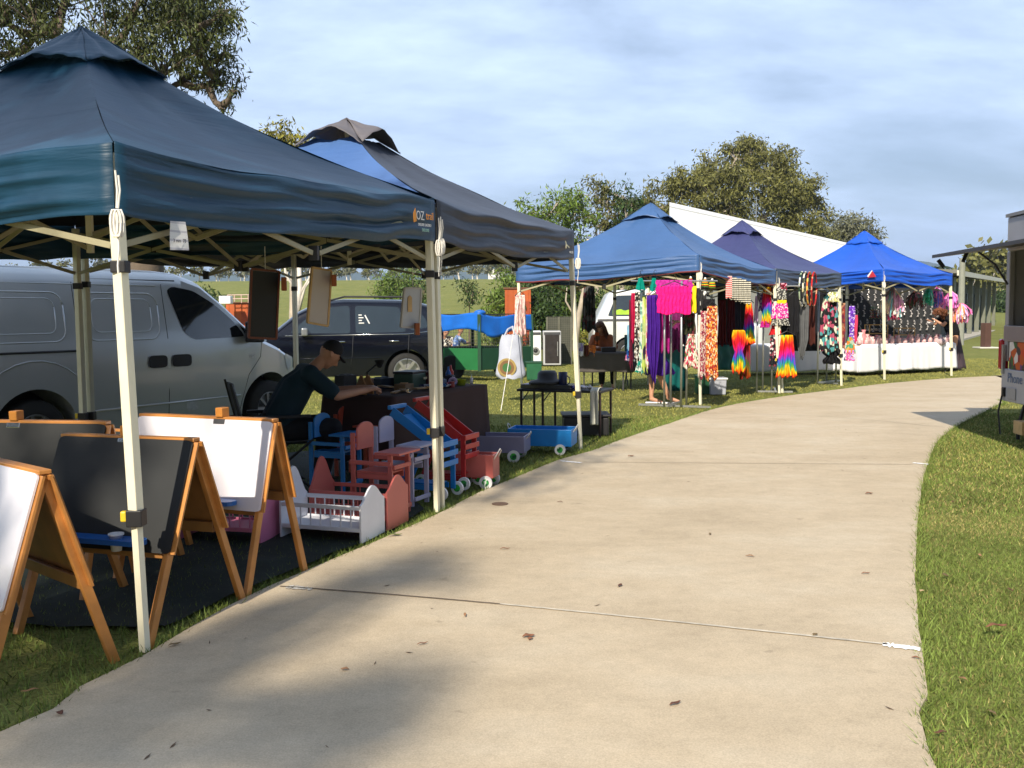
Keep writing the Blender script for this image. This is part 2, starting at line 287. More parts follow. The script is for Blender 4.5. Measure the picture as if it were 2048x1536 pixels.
def pf(u, v):
    i = v*NL; k = min(int(i), NL-1); s = i-k; a = LS[k].lerp(LS[k+1], s); b = RS[k].lerp(RS[k+1], s)
    wob = .012*nz(i*1.3, u*3)
    p = a.lerp(b, u); return (p.x+wob, p.y, PZ)
g.grid(pf, NW, NL)
for S_ in (LS, RS):
    for i in range(NL):
        a, b = S_[i], S_[i+1]; dd = .012*nz((i)*1.3, (0 if S_ is LS else 1)*3); de = .012*nz((i+1)*1.3, (0 if S_ is LS else 1)*3)
        g.add([(a.x+dd,a.y,PZ),(b.x+de,b.y,PZ),(b.x+de,b.y,-.05),(a.x+dd,a.y,-.05)],[(0,1,2,3)])
tag(g.build('path', PATHM, smooth=False, weld=True), kind='structure')
JM = M('joint_filler', (.14,.105,.075), .9, .3, 20); JL = M('joint_filler_pale', (.52,.47,.38), .9, .3, 20); WM = M('white_marking_paint', (.86,.86,.84), .6, .12, 25)
def strip(name, pts, w, mat, z=PZ+.004, kind='structure', jag=.25):
    g = MB(); P2 = spl([Vector((p[0],p[1],0)) for p in pts], max(8, 10*len(pts)))
    vs = []
    for i, p in enumerate(P2):
        t = (P2[min(i+1,len(P2)-1)]-P2[max(i-1,0)]).normalized(); s = Vector((-t.y,t.x,0))*w*.5*(1+jag*nz(i*3.1+w*99)); c = Vector((0,0,0))+s.normalized()*w*.3*nz(i*.9, 4)*jag*4
        vs += [(p.x+s.x+c.x,p.y+s.y+c.y,z),(p.x-s.x+c.x,p.y-s.y+c.y,z)]
    g.add(vs, [(2*i,2*i+2,2*i+3,2*i+1) for i in range(len(P2)-1)]); return tag(g.build(name, mat), kind=kind)
strip('joint', [G(560,1180),G(760,1195),G(1000,1216)], .013, JM); strip('joint', [G(1000,1216),G(1200,1236),G(1500,1268),G(1775,1298)], .018, JL)
JF = M('faint_joint', (.30,.245,.18), .9, .2, 20); strip('joint', [G(1165,928),G(1400,930),G(1826,933)], .010, JF)
strip('joint', [G(1405,829),G(1650,836),G(1890,858)], .010, JF)
# round service lid and litter
o = MB().lathe([(.001,0),(.058,0),(.062,.004),(.001,.006)], G(1000,1013)+Vector((0,0,PZ)), 24).build('service_lid', M('rusty_lid', (.14,.085,.055), .8, .3, 30)); tag(o, 'small round rusty lid set flush in the concrete path beside the grass edge', 'cover')
DRY = M('dry_leaf', (.21,.09,.045), .8, .3, 20)
def leaf(px, py, ln, wd, rot, label, mat=DRY, z=PZ, curl=.35):
    c = G(px, py); g = MB(); ca, sa = math.cos(rot), math.sin(rot)
    def f(u, v):
        x = (u-.5)*ln; k = max(0.06, math.sin(min(max(u,.02),.98)*PI))**.8*(1+.35*nz(u*7, rot*3)); y = (v-.5)*wd*k; zz = z+.006+abs(v-.5)*2*wd*curl*k*.5+ln*.08*math.sin(u*PI*1.3+rot)**2
        return (c.x+x*ca-y*sa, c.y+x*sa+y*ca, zz)
    g.grid(f, 10, 4); tag(g.build('fallen_leaf', mat, smooth=True, solid=.0015), label, 'leaf', 'fallen leaves')
leaf(1057,1283,.055,.03,.3,'brown curled leaf lying alone mid path beyond the nearest shadow patch')
leaf(1060,1288,.03,.02,1.2,'scrap of brown leaf touching the curled leaf mid path')
leaf(1992,1278,.10,.03,.15,'large dry reddish brown leaf on the lawn near the right picture edge', z=.05); leaf(1843,1196,.03,.02,.8,'small pale tan leaf at the right path edge', M('tan_leaf',(.42,.3,.16),.8,.2,20), z=.03)
leaf(1731,1155,.05,.012,.2,'thin dark twig like leaf on the path left of the tan leaf'); leaf(1832,1327,.035,.015,-.4,'small dark leaf just below the white paint mark by the lawn')
leaf(1010,1105,.06,.012,.1,'thin dark leaf on the path level with the white cot foot'); leaf(845,1298,.05,.01,.5,'narrow leaf on the path between the two shadow patches')
leaf(1738,993,.06,.03,.1,'tiny dark leaf on the sunny path right of centre'); leaf(1262,917,.08,.03,.6,'tiny leaf on the path in front of the blue wagon')
leaf(790,1078,.09,.03,.3,'flat olive leaf on the path edge by the white cot', M('olive_leaf',(.13,.15,.05),.8,.2,20))
# ---------------------------------------------------------------- grass blades
GRM = M('grass_blades', (.14,.19,.042), .7, .3, 1.2, attr=True, spec=.2); GRD = M('dry_grass_blades', (.33,.27,.11), .8, .25, 1.2, attr=True, spec=.2)
def inpoly(x, y, poly):
    c = False; j = len(poly)-1
    for i in range(len(poly)):
        xi, yi, xj, yj = poly[i][0], poly[i][1], poly[j][0], poly[j][1]
        if (yi > y) != (yj > y) and x < (xj-xi)*(y-yi)/(yj-yi)+xi: c = not c
        j = i
    return c
def pip(X, Y, poly):
    c = np.zeros(len(X), bool); j = len(poly)-1
    for i in range(len(poly)):
        xi, yi, xj, yj = poly[i][0], poly[i][1], poly[j][0], poly[j][1]
        if yi != yj: c ^= ((yi > Y) != (yj > Y)) & (X < (xj-xi)*(Y-yi)/(yj-yi)+xi)
        j = i
    return c
PPOLY = [(p.x,p.y) for p in LS]+[(p.x,p.y) for p in reversed(RS)]
rgd = random.Random(4); gd = MB()
for i in range(170):
    x_ = rgd.uniform(-2.5,5.5); y_ = 2.6+12*rgd.random()**1.5
    if not inpoly(x_, y_, PPOLY): continue
    a_ = rgd.uniform(0,6.28); l_ = rgd.uniform(.006,.022); w_ = rgd.uniform(.002,.006); ca_, sa_ = math.cos(a_)*l_, math.sin(a_)*l_; gd.add([(x_-ca_,y_-sa_,PZ+.002),(x_+sa_*w_/l_,y_-ca_*w_/l_,PZ+.003),(x_+ca_,y_+sa_,PZ+.006),(x_-sa_*w_/l_,y_+ca_*w_/l_,PZ+.003)], [(0,1,2,3)])
tag(gd.build('leaf_litter', DRYL := M('dark_litter', (.10,.065,.04), .9, .4, 30)), 'tiny scattered twigs and grass clippings on the concrete path', 'litter', kind='stuff')
strip('marking', [G(1765,1298),G(1841,1308)], .045, WM, jag=.6); strip('marking', [G(575,1181),G(625,1186)], .05, M('worn_marking', (.5,.48,.44), .8, .4, 40), jag=1)
strip('marking', [G(1826,930),G(1857,933)], .05, WM, jag=.5); strip('marking', [G(1121,926),G(1163,930)], .045, WM, jag=.6)
def blades(name, X, Y, h, wd, mat, lean=.5):
    n = len(X); th = RNG.random(n)*2*PI; H = h*(.5+RNG.random(n)); ln = H*lean*RNG.random(n)*1.6; th2 = RNG.random(n)*2*PI
    V = np.empty((n,3,3)); dx, dy = np.cos(th)*wd/2, np.sin(th)*wd/2
    V[:,0] = np.stack([X-dx,Y-dy,np.zeros(n)-.003],1); V[:,1] = np.stack([X+dx,Y+dy,np.zeros(n)-.003],1); V[:,2] = np.stack([X+np.cos(th2)*ln,Y+np.sin(th2)*ln,H],1)
    me = bpy.data.meshes.new(name); me.vertices.add(3*n); me.vertices.foreach_set('co', V.ravel()); me.loops.add(3*n); me.loops.foreach_set('vertex_index', np.arange(3*n)); me.polygons.add(n)
    me.polygons.foreach_set('loop_start', np.arange(n)*3); me.polygons.foreach_set('loop_total', np.full(n,3)); me.update()
    at = me.attributes.new('v','FLOAT','FACE'); at.data.foreach_set('value', RNG.random(n)); me.materials.append(mat)
    o = bpy.data.objects.new(name, me); COL.objects.link(o); return o
def scatter(n, x0, x1, y0, y1, keep=None):
    X = x0+RNG.random(n)*(x1-x0); Y = y0+RNG.random(n)*(y1-y0); k = ~pip(X, Y, PPOLY)
    k &= (np.abs(X) < Y*.62+1.2)
    if keep is not None: k &= keep(X, Y)
    return X[k], Y[k]
X1, Y1 = scatter(150000, .9, 4.2, 2.4, 6.5); X2, Y2 = scatter(150000, 1.5, 8.2, 6.5, 13)
dens = np.array([nz(x*.9, y*.9) for x, y in zip(X1[::1], Y1[::1])]); dens = dens*.35+RNG.normal(size=len(dens))*.2; o = blades('lawn_grass', X1[dens < .15], Y1[dens < .15], .017, .0045, GRM, 1.2); tag(o, 'short green grass of the lawn right of the path', 'grass', kind='stuff')
tag(blades('dry_grass', X1[dens >= .15], Y1[dens >= .15], .015, .0045, GRD, .9), 'paler dry grass in the lawn right of the path', 'grass', kind='stuff')
k2 = RNG.random(len(X2)) < .25; tag(blades('dry_grass', X2[k2], Y2[k2], .02, .009, GRD, 1.0), 'paler dry blades in the lawn around the grey food trailer', 'grass', kind='stuff'); X2, Y2 = X2[~k2], Y2[~k2]; tag(blades('lawn_grass', X2, Y2, .022, .01, GRM, .8), 'green lawn grass around the grey food trailer', 'grass', kind='stuff')
X3, Y3 = scatter(110000, -4.5, 2.5, 2.6, 12); tag(blades('verge_grass', X3, Y3, .032, .007, GRM, .7), 'green grass along the stalls beside the path edge', 'grass', kind='stuff')
X4, Y4 = scatter(170000, -4, 14, 8, 28); tag(blades('lawn_grass', X4, Y4, .022, .010, M('mown_grass_blades', (.30,.285,.08), .8, .3, 1.5, attr=True, spec=.1), 1.2), 'sunlit yellowish grass between and behind the stalls', 'grass', kind='stuff')
# fringe on both path edges
FX, FY = [], []
for S_, sgn, n_ in ((LS,-1,9000),(RS,1,7000)):
    T = RNG.random(n_)*(NL*.62)
    for t_ in T:
        k = int(t_); s = t_-k; a = S_[k].lerp(S_[k+1], s); d = (S_[k+1]-S_[k]).normalized(); nrm = Vector((-d.y,d.x,0))*(1 if sgn < 0 else -1)
        if 2.4 < a.y < 18: o_ = abs(random.gauss(0,.035))-.012+.02*nz(t_*2.5, 1); FX.append(a.x+nrm.x*o_); FY.append(a.y+nrm.y*o_)
tag(blades('edge_grass', np.array(FX), np.array(FY), .040, .006, GRM, .9), 'longer grass fringe hanging over both edges of the path', 'grass', kind='stuff')
# ---------------------------------------------------------------- market canopies
def cloth(name, rgb, rough=.55):
    m = M(name, rgb, rough*.85, .16, 1.6, bump=.30, bscale=7, spec=.5); t = m.node_tree; bp = [n for n in t.nodes if n.type == 'BUMP'][0]; c = [n for n in t.nodes if n.type == 'TEX_COORD'][0]
    mp = t.nodes.new('ShaderNodeMapping'); mp.inputs['Scale'].default_value = (.55,.55,5.5); n = t.nodes.new('ShaderNodeTexNoise'); n.inputs['Scale'].default_value = 2.2; n.inputs['Detail'].default_value = 4; n.inputs['Distortion'].default_value = .6; t.links.new(c.outputs['Object'], mp.inputs[0]); t.links.new(mp.outputs[0], n.inputs['Vector'])
    b2 = t.nodes.new('ShaderNodeBump'); b2.inputs['Strength'].default_value = .22; b2.inputs['Distance'].default_value = .06; t.links.new(n.outputs[0], b2.inputs['Height']); t.links.new(b2.outputs[0], bp.inputs['Normal']); return m
TRUSS = M('shaded_cream_bar', (.36,.33,.21), .5, .08, 8)  # the legs' cream darkened, shade under the roof put into the colour
LATCH_Y = M('yellow_button', (.75,.52,.03), .4, .05, 5)
HEM = M('dark_red_hem', (.16,.03,.03), .8, .1, 8)
def canopy(label, gr, tops, peak, mats, val_mat, cap_mat, vh=.27, rope=(0,1), hem=None, seed=0, group='pop up canopies in the row along the path', cap_lift=.11, wr=1.0, shade_mat=None):
    Vt = [Vector(t) for t in tops]; Gt = [Vector((g_.x, g_.y, 0)) for g_ in map(Vector, gr)]; base = sum(Gt, Vector())/4
    root = thing('market_canopy', label, 'canopy', base, group=group)
    cen = sum(Vt, Vector())/4; pk = Vector((cen.x, cen.y, peak))
    def g_(t): return .66*t+.34*t**2.6
    def rp(k, u, t, out=.0):
        e = Vt[k].lerp(Vt[(k+1)%4], u); dirc = (e-cen); dirc.z = 0; e = e+dirc.normalized()*(.04+out)
        p = e.lerp(Vector((pk.x,pk.y,e.z)), t); bow = .16*math.sin(PI*u)*(t*(1-t))*4*.35
        p.z = e.z+(peak-e.z)*g_(t)-.03*math.sin(PI*u)*(1-t)-bow+wr*.03*nz(u*5+k*7+seed, t*4, seed)*(1-t*.6)+wr*.014*nz(u*16+k*3, t*2.0, seed)*t; return p
    g = MB()
    for k in range(4):
        g.cur = k; g.grid(lambda u, v: rp(k, u, v*.87), 22, 16)
    roof = g.build('roof_cloth', [mats[k%len(mats)] for k in range(4)], root, smooth=True)
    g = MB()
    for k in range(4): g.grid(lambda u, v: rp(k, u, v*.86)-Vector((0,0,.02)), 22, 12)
    g.build('roof_shade_sheet', M('painted_roof_shade', (.012,.013,.014), .8, .1, 3), root, smooth=True)  # near-black sheet added below the cloth, painting in the shade under the roof
    g = MB()
    for k in range(4):
        def cf(u, v):
            t = .78+.22*v; p = rp(k, u, min(t,.999)); p.z += .02+cap_lift*math.sin(PI*u)**1.2*(1-v)**1.0+.02*nz(u*6+k, v*3, seed); q = rp(k,u,.78); 
            if v > .75: p.z -= .12*(v-.75)**1.3
            return p
        g.grid(cf, 16, 8)
    g.build('vent_cap', cap_mat, root, smooth=True, solid=.004)
    for k in range(4):
        g = MB()
        def vf(u, v):
            e = rp(k, u, 0.0); a = Vt[k]; b = Vt[(k+1)%4]; n = Vector((b.y-a.y, a.x-b.x, 0)).normalized()
            if n.dot(e-cen) < 0: n = -n
            edge = min(u, 1-u)*6; edge = min(edge, 1)
            o = wr*edge*(.026*nz(u*2.0+k*5+seed, v*7)+.016*nz(u*5+k*3, v*13+seed)+.010*math.sin(v*17+u*7+seed)) 
            z = e.z-vh*v*(1+.04*math.sin(PI*u)*v)+.012*nz(u*9+seed, k)*v
            return (e.x+n.x*(o+.006), e.y+n.y*(o+.006), z)
        g.grid(vf, 44, 20)
        vo = g.build('valance', val_mat[k%len(val_mat)] if isinstance(val_mat, list) else val_mat, root, smooth=True, solid=.003)
        if hem:
            g = MB(); pts = [Vector(vf(i/20, 1.0)) for i in range(21)]
            for i in range(20): g.add([pts[i]+Vector((0,0,.012)), pts[i+1]+Vector((0,0,.012)), pts[i+1]-Vector((0,0,.008)), pts[i]-Vector((0,0,.008))], [(0,1,2,3)])
            g.build('hem', hem, vo, solid=.006)
    for k in range(4):
        a = Gt[k]; b = Vt[k]; ez = b.z; mid = a.lerp(b, .58/ez); g = MB(); up = (Vt[(k+1)%4]-Vt[k]).normalized()
        g.beam(mid, b-Vector((0,0,.04)), .046, .046, up=up); lg = g.build('leg', CREAM, root, bevel=.004)
        MB().beam(a+Vector((0,0,.006)), mid, .032, .032, up=up).build('inner_leg', CREAM, lg)
        MB().box(mid, (.066,.066,.07)).build('height_latch', BLACK, lg, bevel=.004)
        MB().box(mid+Vector((-.043,-.02,.01)), (.026,.026,.045)).build('latch_button', LATCH_Y, lg, bevel=.006)
        MB().box(b.lerp(a,.235), (.062,.062,.05)).build('slider_bracket', BLACK, lg, bevel=.004)
    for k in range(4):
        a = Vt[k]; b = Vt[(k+1)%4]; hi, lo = Vector((0,0,-.09)), Vector((0,0,-.41)); s = (b-a).cross(Vector((0,0,1))).normalized()*.012
        for i in range(2):
            p, q = a.lerp(b, i*.5+.012), a.lerp(b, i*.5+.488)
            t1 = MB().beam(p+(hi if i == 0 else lo)+s, q+(lo if i == 0 else hi)+s, .012, .026).build('truss_bar', TRUSS, root); MB().beam(p+(lo if i == 0 else hi)-s, q+(hi if i == 0 else lo)-s, .012, .026).build('truss_bar', TRUSS, root)
            MB().box(p.lerp(q,.5)+(hi+lo)/2, (.03,.03,.04)).build('hinge', BLACK, t1)
        MB().box(a.lerp(b,.5)+Vector((0,0,-.41)), (.05,.05,.08)).build('hinge', BLACK, root)
    for k in range(4):
        m = Vt[k].lerp(Vt[(k+1)%4], .5); c = Vector((cen.x, cen.y, m.z)); s = (c-m).cross(Vector((0,0,1))).normalized()*.012; h1 = m.lerp(c, .5)
        for p, q in ((m+Vector((0,0,-.09))+s, h1+Vector((0,0,-.30))+s), (m+Vector((0,0,-.41))-s, h1+Vector((0,0,-.04))-s), (h1+Vector((0,0,-.30))+s, c+Vector((0,0,.12))+s), (h1+Vector((0,0,-.04))-s, c+Vector((0,0,-.28))-s)): MB().beam(p, q, .012, .026).build('truss_bar', TRUSS, root)
    MB().beam((cen.x,cen.y,cen.z-.35), (cen.x,cen.y,peak-.06), .035, .035, up=(1,0,0)).build('centre_pole', CREAM, root)
    for k in rope:
        g = MB(); b = Vt[k]; o = (b-cen); o.z = 0; o = o.normalized()*.09; p = b+o
        g.tube([p+Vector((0,0,-.12)), p+Vector((.005,0,-.2)), p+Vector((0,0,-.27))], .004, 6); g.tube([p+Vector((.012,0,-.14)), p+Vector((.016,0,-.2)), p+Vector((.006,0,-.27))], .004, 6)
        for j in range(5): a_ = j*1.3; g.tube([p+Vector((.012*math.cos(a_)+.014*math.cos(t*.63), .012*math.sin(a_), -.33+.055*math.sin(t*.63))) for t in range(11)], .006, 5)
        g.tube([p+Vector((.004*math.sin(t*1.1),0,-.38-.03*t)) for t in range(6)], .004, 5)
        g.build('guy_rope', ROPE, root)
    return root, Vt, cen
def xy(v, z): return Vector((v.x, v.y, z))
# first canopy, nearest
A = G(290,1305); B = G(874,1025); D = P(158,632,8.0); A = xy(A,0); B = xy(B,0); D = xy(D,0); C_ = A+(D-B)
tA = P(225,287,A.y); tB = P(856,398,B.y); tD = xy(D,(tA.z+tB.z)/2+.02); tC = xy(C_,tA.z)
c1 = cloth('teal_navy_cloth', (.004,.044,.092), .6)
can1, V1, cen1 = canopy('large dark teal blue canopy nearest the camera with a paper notice on its valance', [A,B,D,C_], [tA,tB,tD,tC], 3.19, [c1], c1, c1, vh=.285, seed=1.3)
# second canopy, dark grey with a blue side
B2 = B+(B-A).normalized()*.09; E = P(1161,628,9.85); E = xy(E,0); F = P(590,628,11.1); F = xy(F,0); D2 = D+(F-D).normalized()*.09
tB2 = P(868,404,B2.y); tE = P(1140,462,E.y); tF = xy(F,tE.z); tD2 = xy(D2,tB2.z)
c2 = cloth('dark_grey_cloth', (.040,.046,.066), .65); c2b = cloth('faded_blue_cloth', (.06,.135,.34), .6)
can2, V2, cen2 = canopy('dark grey canopy with a blue roof panel, second in the row behind the teal one', [B2,E,F,D2], [tB2,tE,tF,tD2], 3.23, [c2,c2,c2b,c2b], c2, M('grey_cap',(.13,.12,.13),.7,.2,4), vh=.285, seed=4.7, cap_lift=.2, rope=(0,1))
# third: light blue
Ng = G(1401,810); Ng = xy(Ng,0); Lg = P(1043,628,15.9); Lg = xy(Lg,0); Pg = G(1559,787); Pg = xy(Pg,0); Og = Lg+Pg-Ng
tN = P(1396,509,Ng.y); tL = P(1037,533,Lg.y); tP = P(1548,541,Pg.y); tO = xy(Og,tL.z)
c3 = cloth('mid_blue_cloth', (.045,.11,.27), .5)
can3, V3, cen3 = canopy('mid blue peaked canopy with a red hem over the clothes racks', [Ng,Pg,Og,Lg], [tN,tP,tO,tL], 3.27, [c3], c3, c3, vh=.25, hem=HEM, seed=7.1, cap_lift=.1)
# fourth: navy
Qg = xy(G(1683,772),0); P4 = Pg+(Qg-Pg).normalized()*.1; dq = (Qg-P4); pq = Vector((-dq.y,dq.x,0)).normalized()*2.95; W4 = P4+pq; X4 = Qg+pq
tP4 = P(1552,538,P4.y); tQ = P(1678,546,Qg.y)
c4 = cloth('navy_violet_cloth', (.04,.046,.145), .55); c4v = cloth('slate_blue_cloth', (.045,.07,.125), .55)
can4, V4, cen4 = canopy('navy canopy over the rainbow clothes, between the mid blue and royal blue ones', [P4,Qg,X4,W4], [tP4,tQ,xy(X4,tQ.z),xy(W4,tP4.z)], 3.17, [c4], c4v, c4, vh=.25, seed=9.4, cap_lift=.12, rope=())
# fifth: royal blue
Rg = xy(G(1769,760),0); Sg = xy(G(1903,752),0); dq = Sg-Rg; pq = Vector((-dq.y,dq.x,0)).normalized()*2.9; Tg = Rg+pq; Ug = Sg+pq
tR = P(1767,538,Rg.y); tS = P(1901,547,Sg.y)
c5 = cloth('royal_blue_cloth', (.008,.085,.52), .5)
can5, V5, cen5 = canopy('bright royal blue canopy farthest along the row above the white cloth table', [Rg,Sg,Ug,Tg], [tR,tS,xy(Ug,tS.z),xy(Tg,tR.z)], 3.20, [c5], c5, c5, vh=.25, seed=12.2, cap_lift=.03, rope=(0,))
# writing on the valances
ORANGE = M('orange_print', (.85,.33,.03), .6, .05, 9); WPR = M('white_print', (.8,.8,.8), .6, .05, 9); LPR = M('pale_green_print', (.35,.6,.5), .6, .05, 9)
d1 = (tB-tA); o1 = Vector((d1.y,-d1.x,0)).normalized()
def on_val(a, b, s, drop, out=.035):
    p = a.lerp(b, s); d = (b-a); n = Vector((d.y,-d.x,0)).normalized(); return frame(p+n*out+n*.04+Vector((0,0,-drop-.03*math.sin(PI*s))), d)
text('logo_text','OZ',.075,WPR,can1,on_val(tA,tB,.905,.115),align='RIGHT') if False else None
def vtext(root, a, b, s, drop, body, size, mat, out=.05):
    m = on_val(a, b, s, drop, out); m = m @ Matrix.Rotation(PI/2, 4, 'X'); return text('printed_lettering', body, size, mat, root, m, .0008)
vtext(can1, tA, tB, .895, .13, 'OZ', .085, WPR); vtext(can1, tA, tB, .945, .13, 'trail', .075, ORANGE); vtext(can1, tA, tB, .918, .19, 'DELUXE GAZEBO', .026, WPR); vtext(can1, tA, tB, .922, .225, 'DELUXE', .03, LPR)
m = on_val(tA, tB, .868, .13, .05); g = MB(); g.prism([(-.018,-.045),(.02,-.035),(.022,.0),(.008,.05),(-.01,.03),(-.024,.01)], .002, m); g.build('logo_emblem', ORANGE, can1)
m = on_val(tB2, tE, .90, .17, .045); g = MB(); g.prism([(-.11,.055),(-.085,.05),(-.06,.025),(.03,.0),(.03,-.012),(-.06,.008),(-.075,-.02),(-.085,-.02),(-.08,.02)], .002, m); g.build('logo_emblem', M('cream_print',(.75,.7,.45),.6,.05,9), can2); vtext(can2, tB2, tE, .925, .225, 'GAZEBO', .03, WPR)
m = on_val(tT_ if False else xy(Tg,tR.z), tR, .93, .10, .05); g = MB(); g.prism([(-.12,-.06),(.10,-.05),(.0,.07)], .004, m); g.build('valance_badge', M('red_badge',(.5,.03,.05),.6,.1,9), can5); m.translation += Vector((0,-.004,0)); MB().prism([(-.14,-.03),(-.10,-.045),(.0,.08),(-.02,.09)], .006, m).build('valance_badge', WPR, can5)
# paper notice on first canopy
PAPER = MP('notice_paper', [(.75,.75,.75),(.72,.72,.73),(.5,.5,.55),(.74,.74,.74)], 26, 'stripes')
sA = .105; pp = tA.lerp(tB, sA); n1_ = o1; m = frame(pp+n1_*.055+Vector((0,0,-.30)), d1)
g = MB(); g.grid(lambda u, v: m @ Vector(((u-.5)*.10*(1+.1*v), .006*math.sin(u*3+v*2), -v*.125)), 6, 6); nt_ = g.build('paper_notice', PAPER, None, smooth=True); tag(nt_, 'white printed paper notice pinned under the valance of the teal canopy', 'notice')
pm = m @ Matrix.Translation((0,-.004,-.085)) @ Matrix.Rotation(PI/2,4,'X'); text('printed_lettering','3 mm  75',.022,BLACK,nt_,pm,.0004)
# ---------------------------------------------------------------- vehicles
class Car:
    def __init__(s, label, cat, name, loc, rz, st, zlo, zb, tum, group=None):
        s.root = thing(name, label, cat, loc, rz, group); s.st = st; s.zlo = zlo; s.zb = zb; s.tum = tum
    def at(s, x):                      # ztop, half width
        st = s.st; x = min(max(x, st[0][0]), st[-1][0])
        for i in range(len(st)-1):
            if x <= st[i+1][0]:
                t = (x-st[i][0])/(st[i+1][0]-st[i][0]); return [st[i][j]+(st[i+1][j]-st[i][j])*t for j in (1,2,3)]
        return list(st[-1][1:4])
    def Y(s, x, z):
        zt, W, zl = s.at(x); k = 1.0
        if z < s.zb: k = 1-.05*((s.zb-z)/(s.zb-s.zlo))**2.2-.012*abs(math.sin((z-s.zlo)*5))*0
        else: k = 1-(z-s.zb)*s.tum
        return W*k
    def body(s, mat, arches, N=70, name='body'):
        x0, x1 = s.st[0][0], s.st[-1][0]; rings = []; Q = [0,.06,.15,.28,.42,.55,.66,.76,.86,.94,1]
        xs_ = sorted(set([x0+(x1-x0)*i/N for i in range(N+1)]+[q[0] for q in s.st]))
        for x in xs_:
            zt, W, zl = s.at(x); ze = zt-min(.10, (zt-zl)*.2); r = []
            for q in Q: z = zl+(ze-zl)*q; r.append((s.Y(x,z), z))
            we = r[-1][0]; r += [(we*.955, ze+(zt-ze)*.45), (we*.86, ze+(zt-ze)*.78), (we*.6, ze+(zt-ze)*.95), (we*.3, zt)]
            full = [(x,-y,z) for y, z in r]+[(x,0,zt+.004)]+[(x,y,z) for y, z in reversed(r)]; rings.append(full)
        g = MB(); n = len(rings[0])
        for r in rings: g.v += r
        for i in range(len(rings)-1):
            for j in range(n): g.f.append((i*n+j, (i+1)*n+j, (i+1)*n+(j+1)%n, i*n+(j+1)%n))
        g.f += [tuple(range(n)), tuple((len(rings)-1)*n+j for j in range(n-1,-1,-1))]; g.mi = [0]*len(g.f)
        o = g.build(name, mat, s.root, local=True, weld=True)
        cut = MB()
        for ax, r in arches: cut.lathe([(r,-1.3),(r,1.3)], (ax,0,s.wz), 40, Matrix.Rotation(PI/2,3,'X'))
        cutter = cut.build('cutter', mat, s.root, local=True, weld=True)
        inner = o.copy(); inner.data = o.data.copy()
        q = o.modifiers.new('c','BOOLEAN'); q.object = cutter; q.operation = 'DIFFERENCE'; q.solver = 'EXACT'
        dg = bpy.context.evaluated_depsgraph_get(); nm = bpy.data.meshes.new_from_object(o.evaluated_get(dg)); o.modifiers.clear(); o.data = nm; bpy.data.objects.remove(cutter); bpy.data.objects.remove(inner)
        for p in nm.polygons: p.use_smooth = True
        nm.materials.clear(); nm.materials.append(mat)
        try: nm.set_sharp_from_angle(angle=R(32))
        except Exception: pass
        for ax, r in arches: MB().lathe([(.05,-.55),(r*.98,-.55),(r*.98,.55),(.05,.55)], (ax,0,s.wz), 30, Matrix.Rotation(PI/2,3,'X')).build('wheel_well', M('wheel_well', (.01,.01,.01), .95, .1, 5), o, local=True)
        s.bodyo = o; return o
    def pt(s, x, z, side=-1, off=.004): return Vector((x, side*(s.Y(x,z)+off), z))
    def panel(s, name, outl, mat, side=-1, off=.004, parent=None, rnd=3):
        pts = [Vector((a,b)) for a, b in outl]; k = len(pts); sm = []
        for i in range(k):
            a, b, c = pts[i-1], pts[i], pts[(i+1)%k]; l1 = min(.06, (a-b).length*.3); l2 = min(.06, (c-b).length*.3); p = b+(a-b).normalized()*l1; q = b+(c-b).normalized()*l2
            for t in range(rnd+1): t_ = t/rnd; sm.append((p*(1-t_)+b*t_)*(1-t_)+(b*(1-t_)+q*t_)*t_)
        c = sum(sm, Vector((0,0)))/len(sm); g = MB(); vs = []; K = 4
        for r in range(K+1):
            for p in sm: q = c.lerp(p, 1-r/K*.98); vs.append(s.pt(q.x, q.y, side, off))
        m = len(sm); fs = [(r*m+i, r*m+(i+1)%m, (r+1)*m+(i+1)%m, (r+1)*m+i) for r in range(K) for i in range(m)]+[tuple(K*m+i for i in range(m))]
        g.add(vs, fs); return g.build(name, mat, parent or s.bodyo, local=True, smooth=True)
    def line(s, name, pts, r, mat, side=-1, closed=False, off=0.0):
        q = [s.pt(a, b, side, off) for a, b in pts]
        if closed: q.append(q[0])
        return MB().tube(q, r, 6).build(name, mat, s.bodyo, local=True, smooth=True)
    def wheel(s, x, r, y, wd=.2, rim=.62, spokes=5, rimmat=None, sides=(-1,1)):
        for sd in sides:
            c = Vector((x, sd*y, s.wz)); m = Matrix.Rotation(-PI/2*sd,3,'X'); g = MB()
            g.lathe([(r*rim,-wd/2),(r*.93,-wd/2),(r,-wd*.33),(r,wd*.33),(r*.93,wd/2),(r*rim,wd/2)], c, 36, m, cap=False); w_ = g.build('wheel', TYRE, s.root, local=True, smooth=True)
            g = MB(); R0 = r*rim; g.lathe([(R0*1.02,wd*.42),(R0*.93,wd*.44),(R0*.9,wd*.1),(R0*.9,-wd*.3),(R0,-wd*.3)], c, 30, m, cap=False); g.lathe([(.001,-wd*.05),(R0,-wd*.05),(R0,-wd*.1),(.001,-wd*.1)], c, 24, m)
            g.lathe([(.001,wd*.36),(.05,wd*.36),(.06,wd*.2),(.001,wd*.2)], c, 14, m)
            for k in range(spokes):
                a = 2*PI*k/spokes+.3; p = m @ Vector((math.cos(a)*.04, math.sin(a)*.04, wd*.3)); q = m @ Vector((math.cos(a)*R0*.95, math.sin(a)*R0*.95, wd*.36)); g.beam(c+p, c+q, .055 if spokes < 7 else .03, .03, up=m @ Vector((0,0,1)))
            g.build('rim', rimmat or CHROME, w_, local=True)
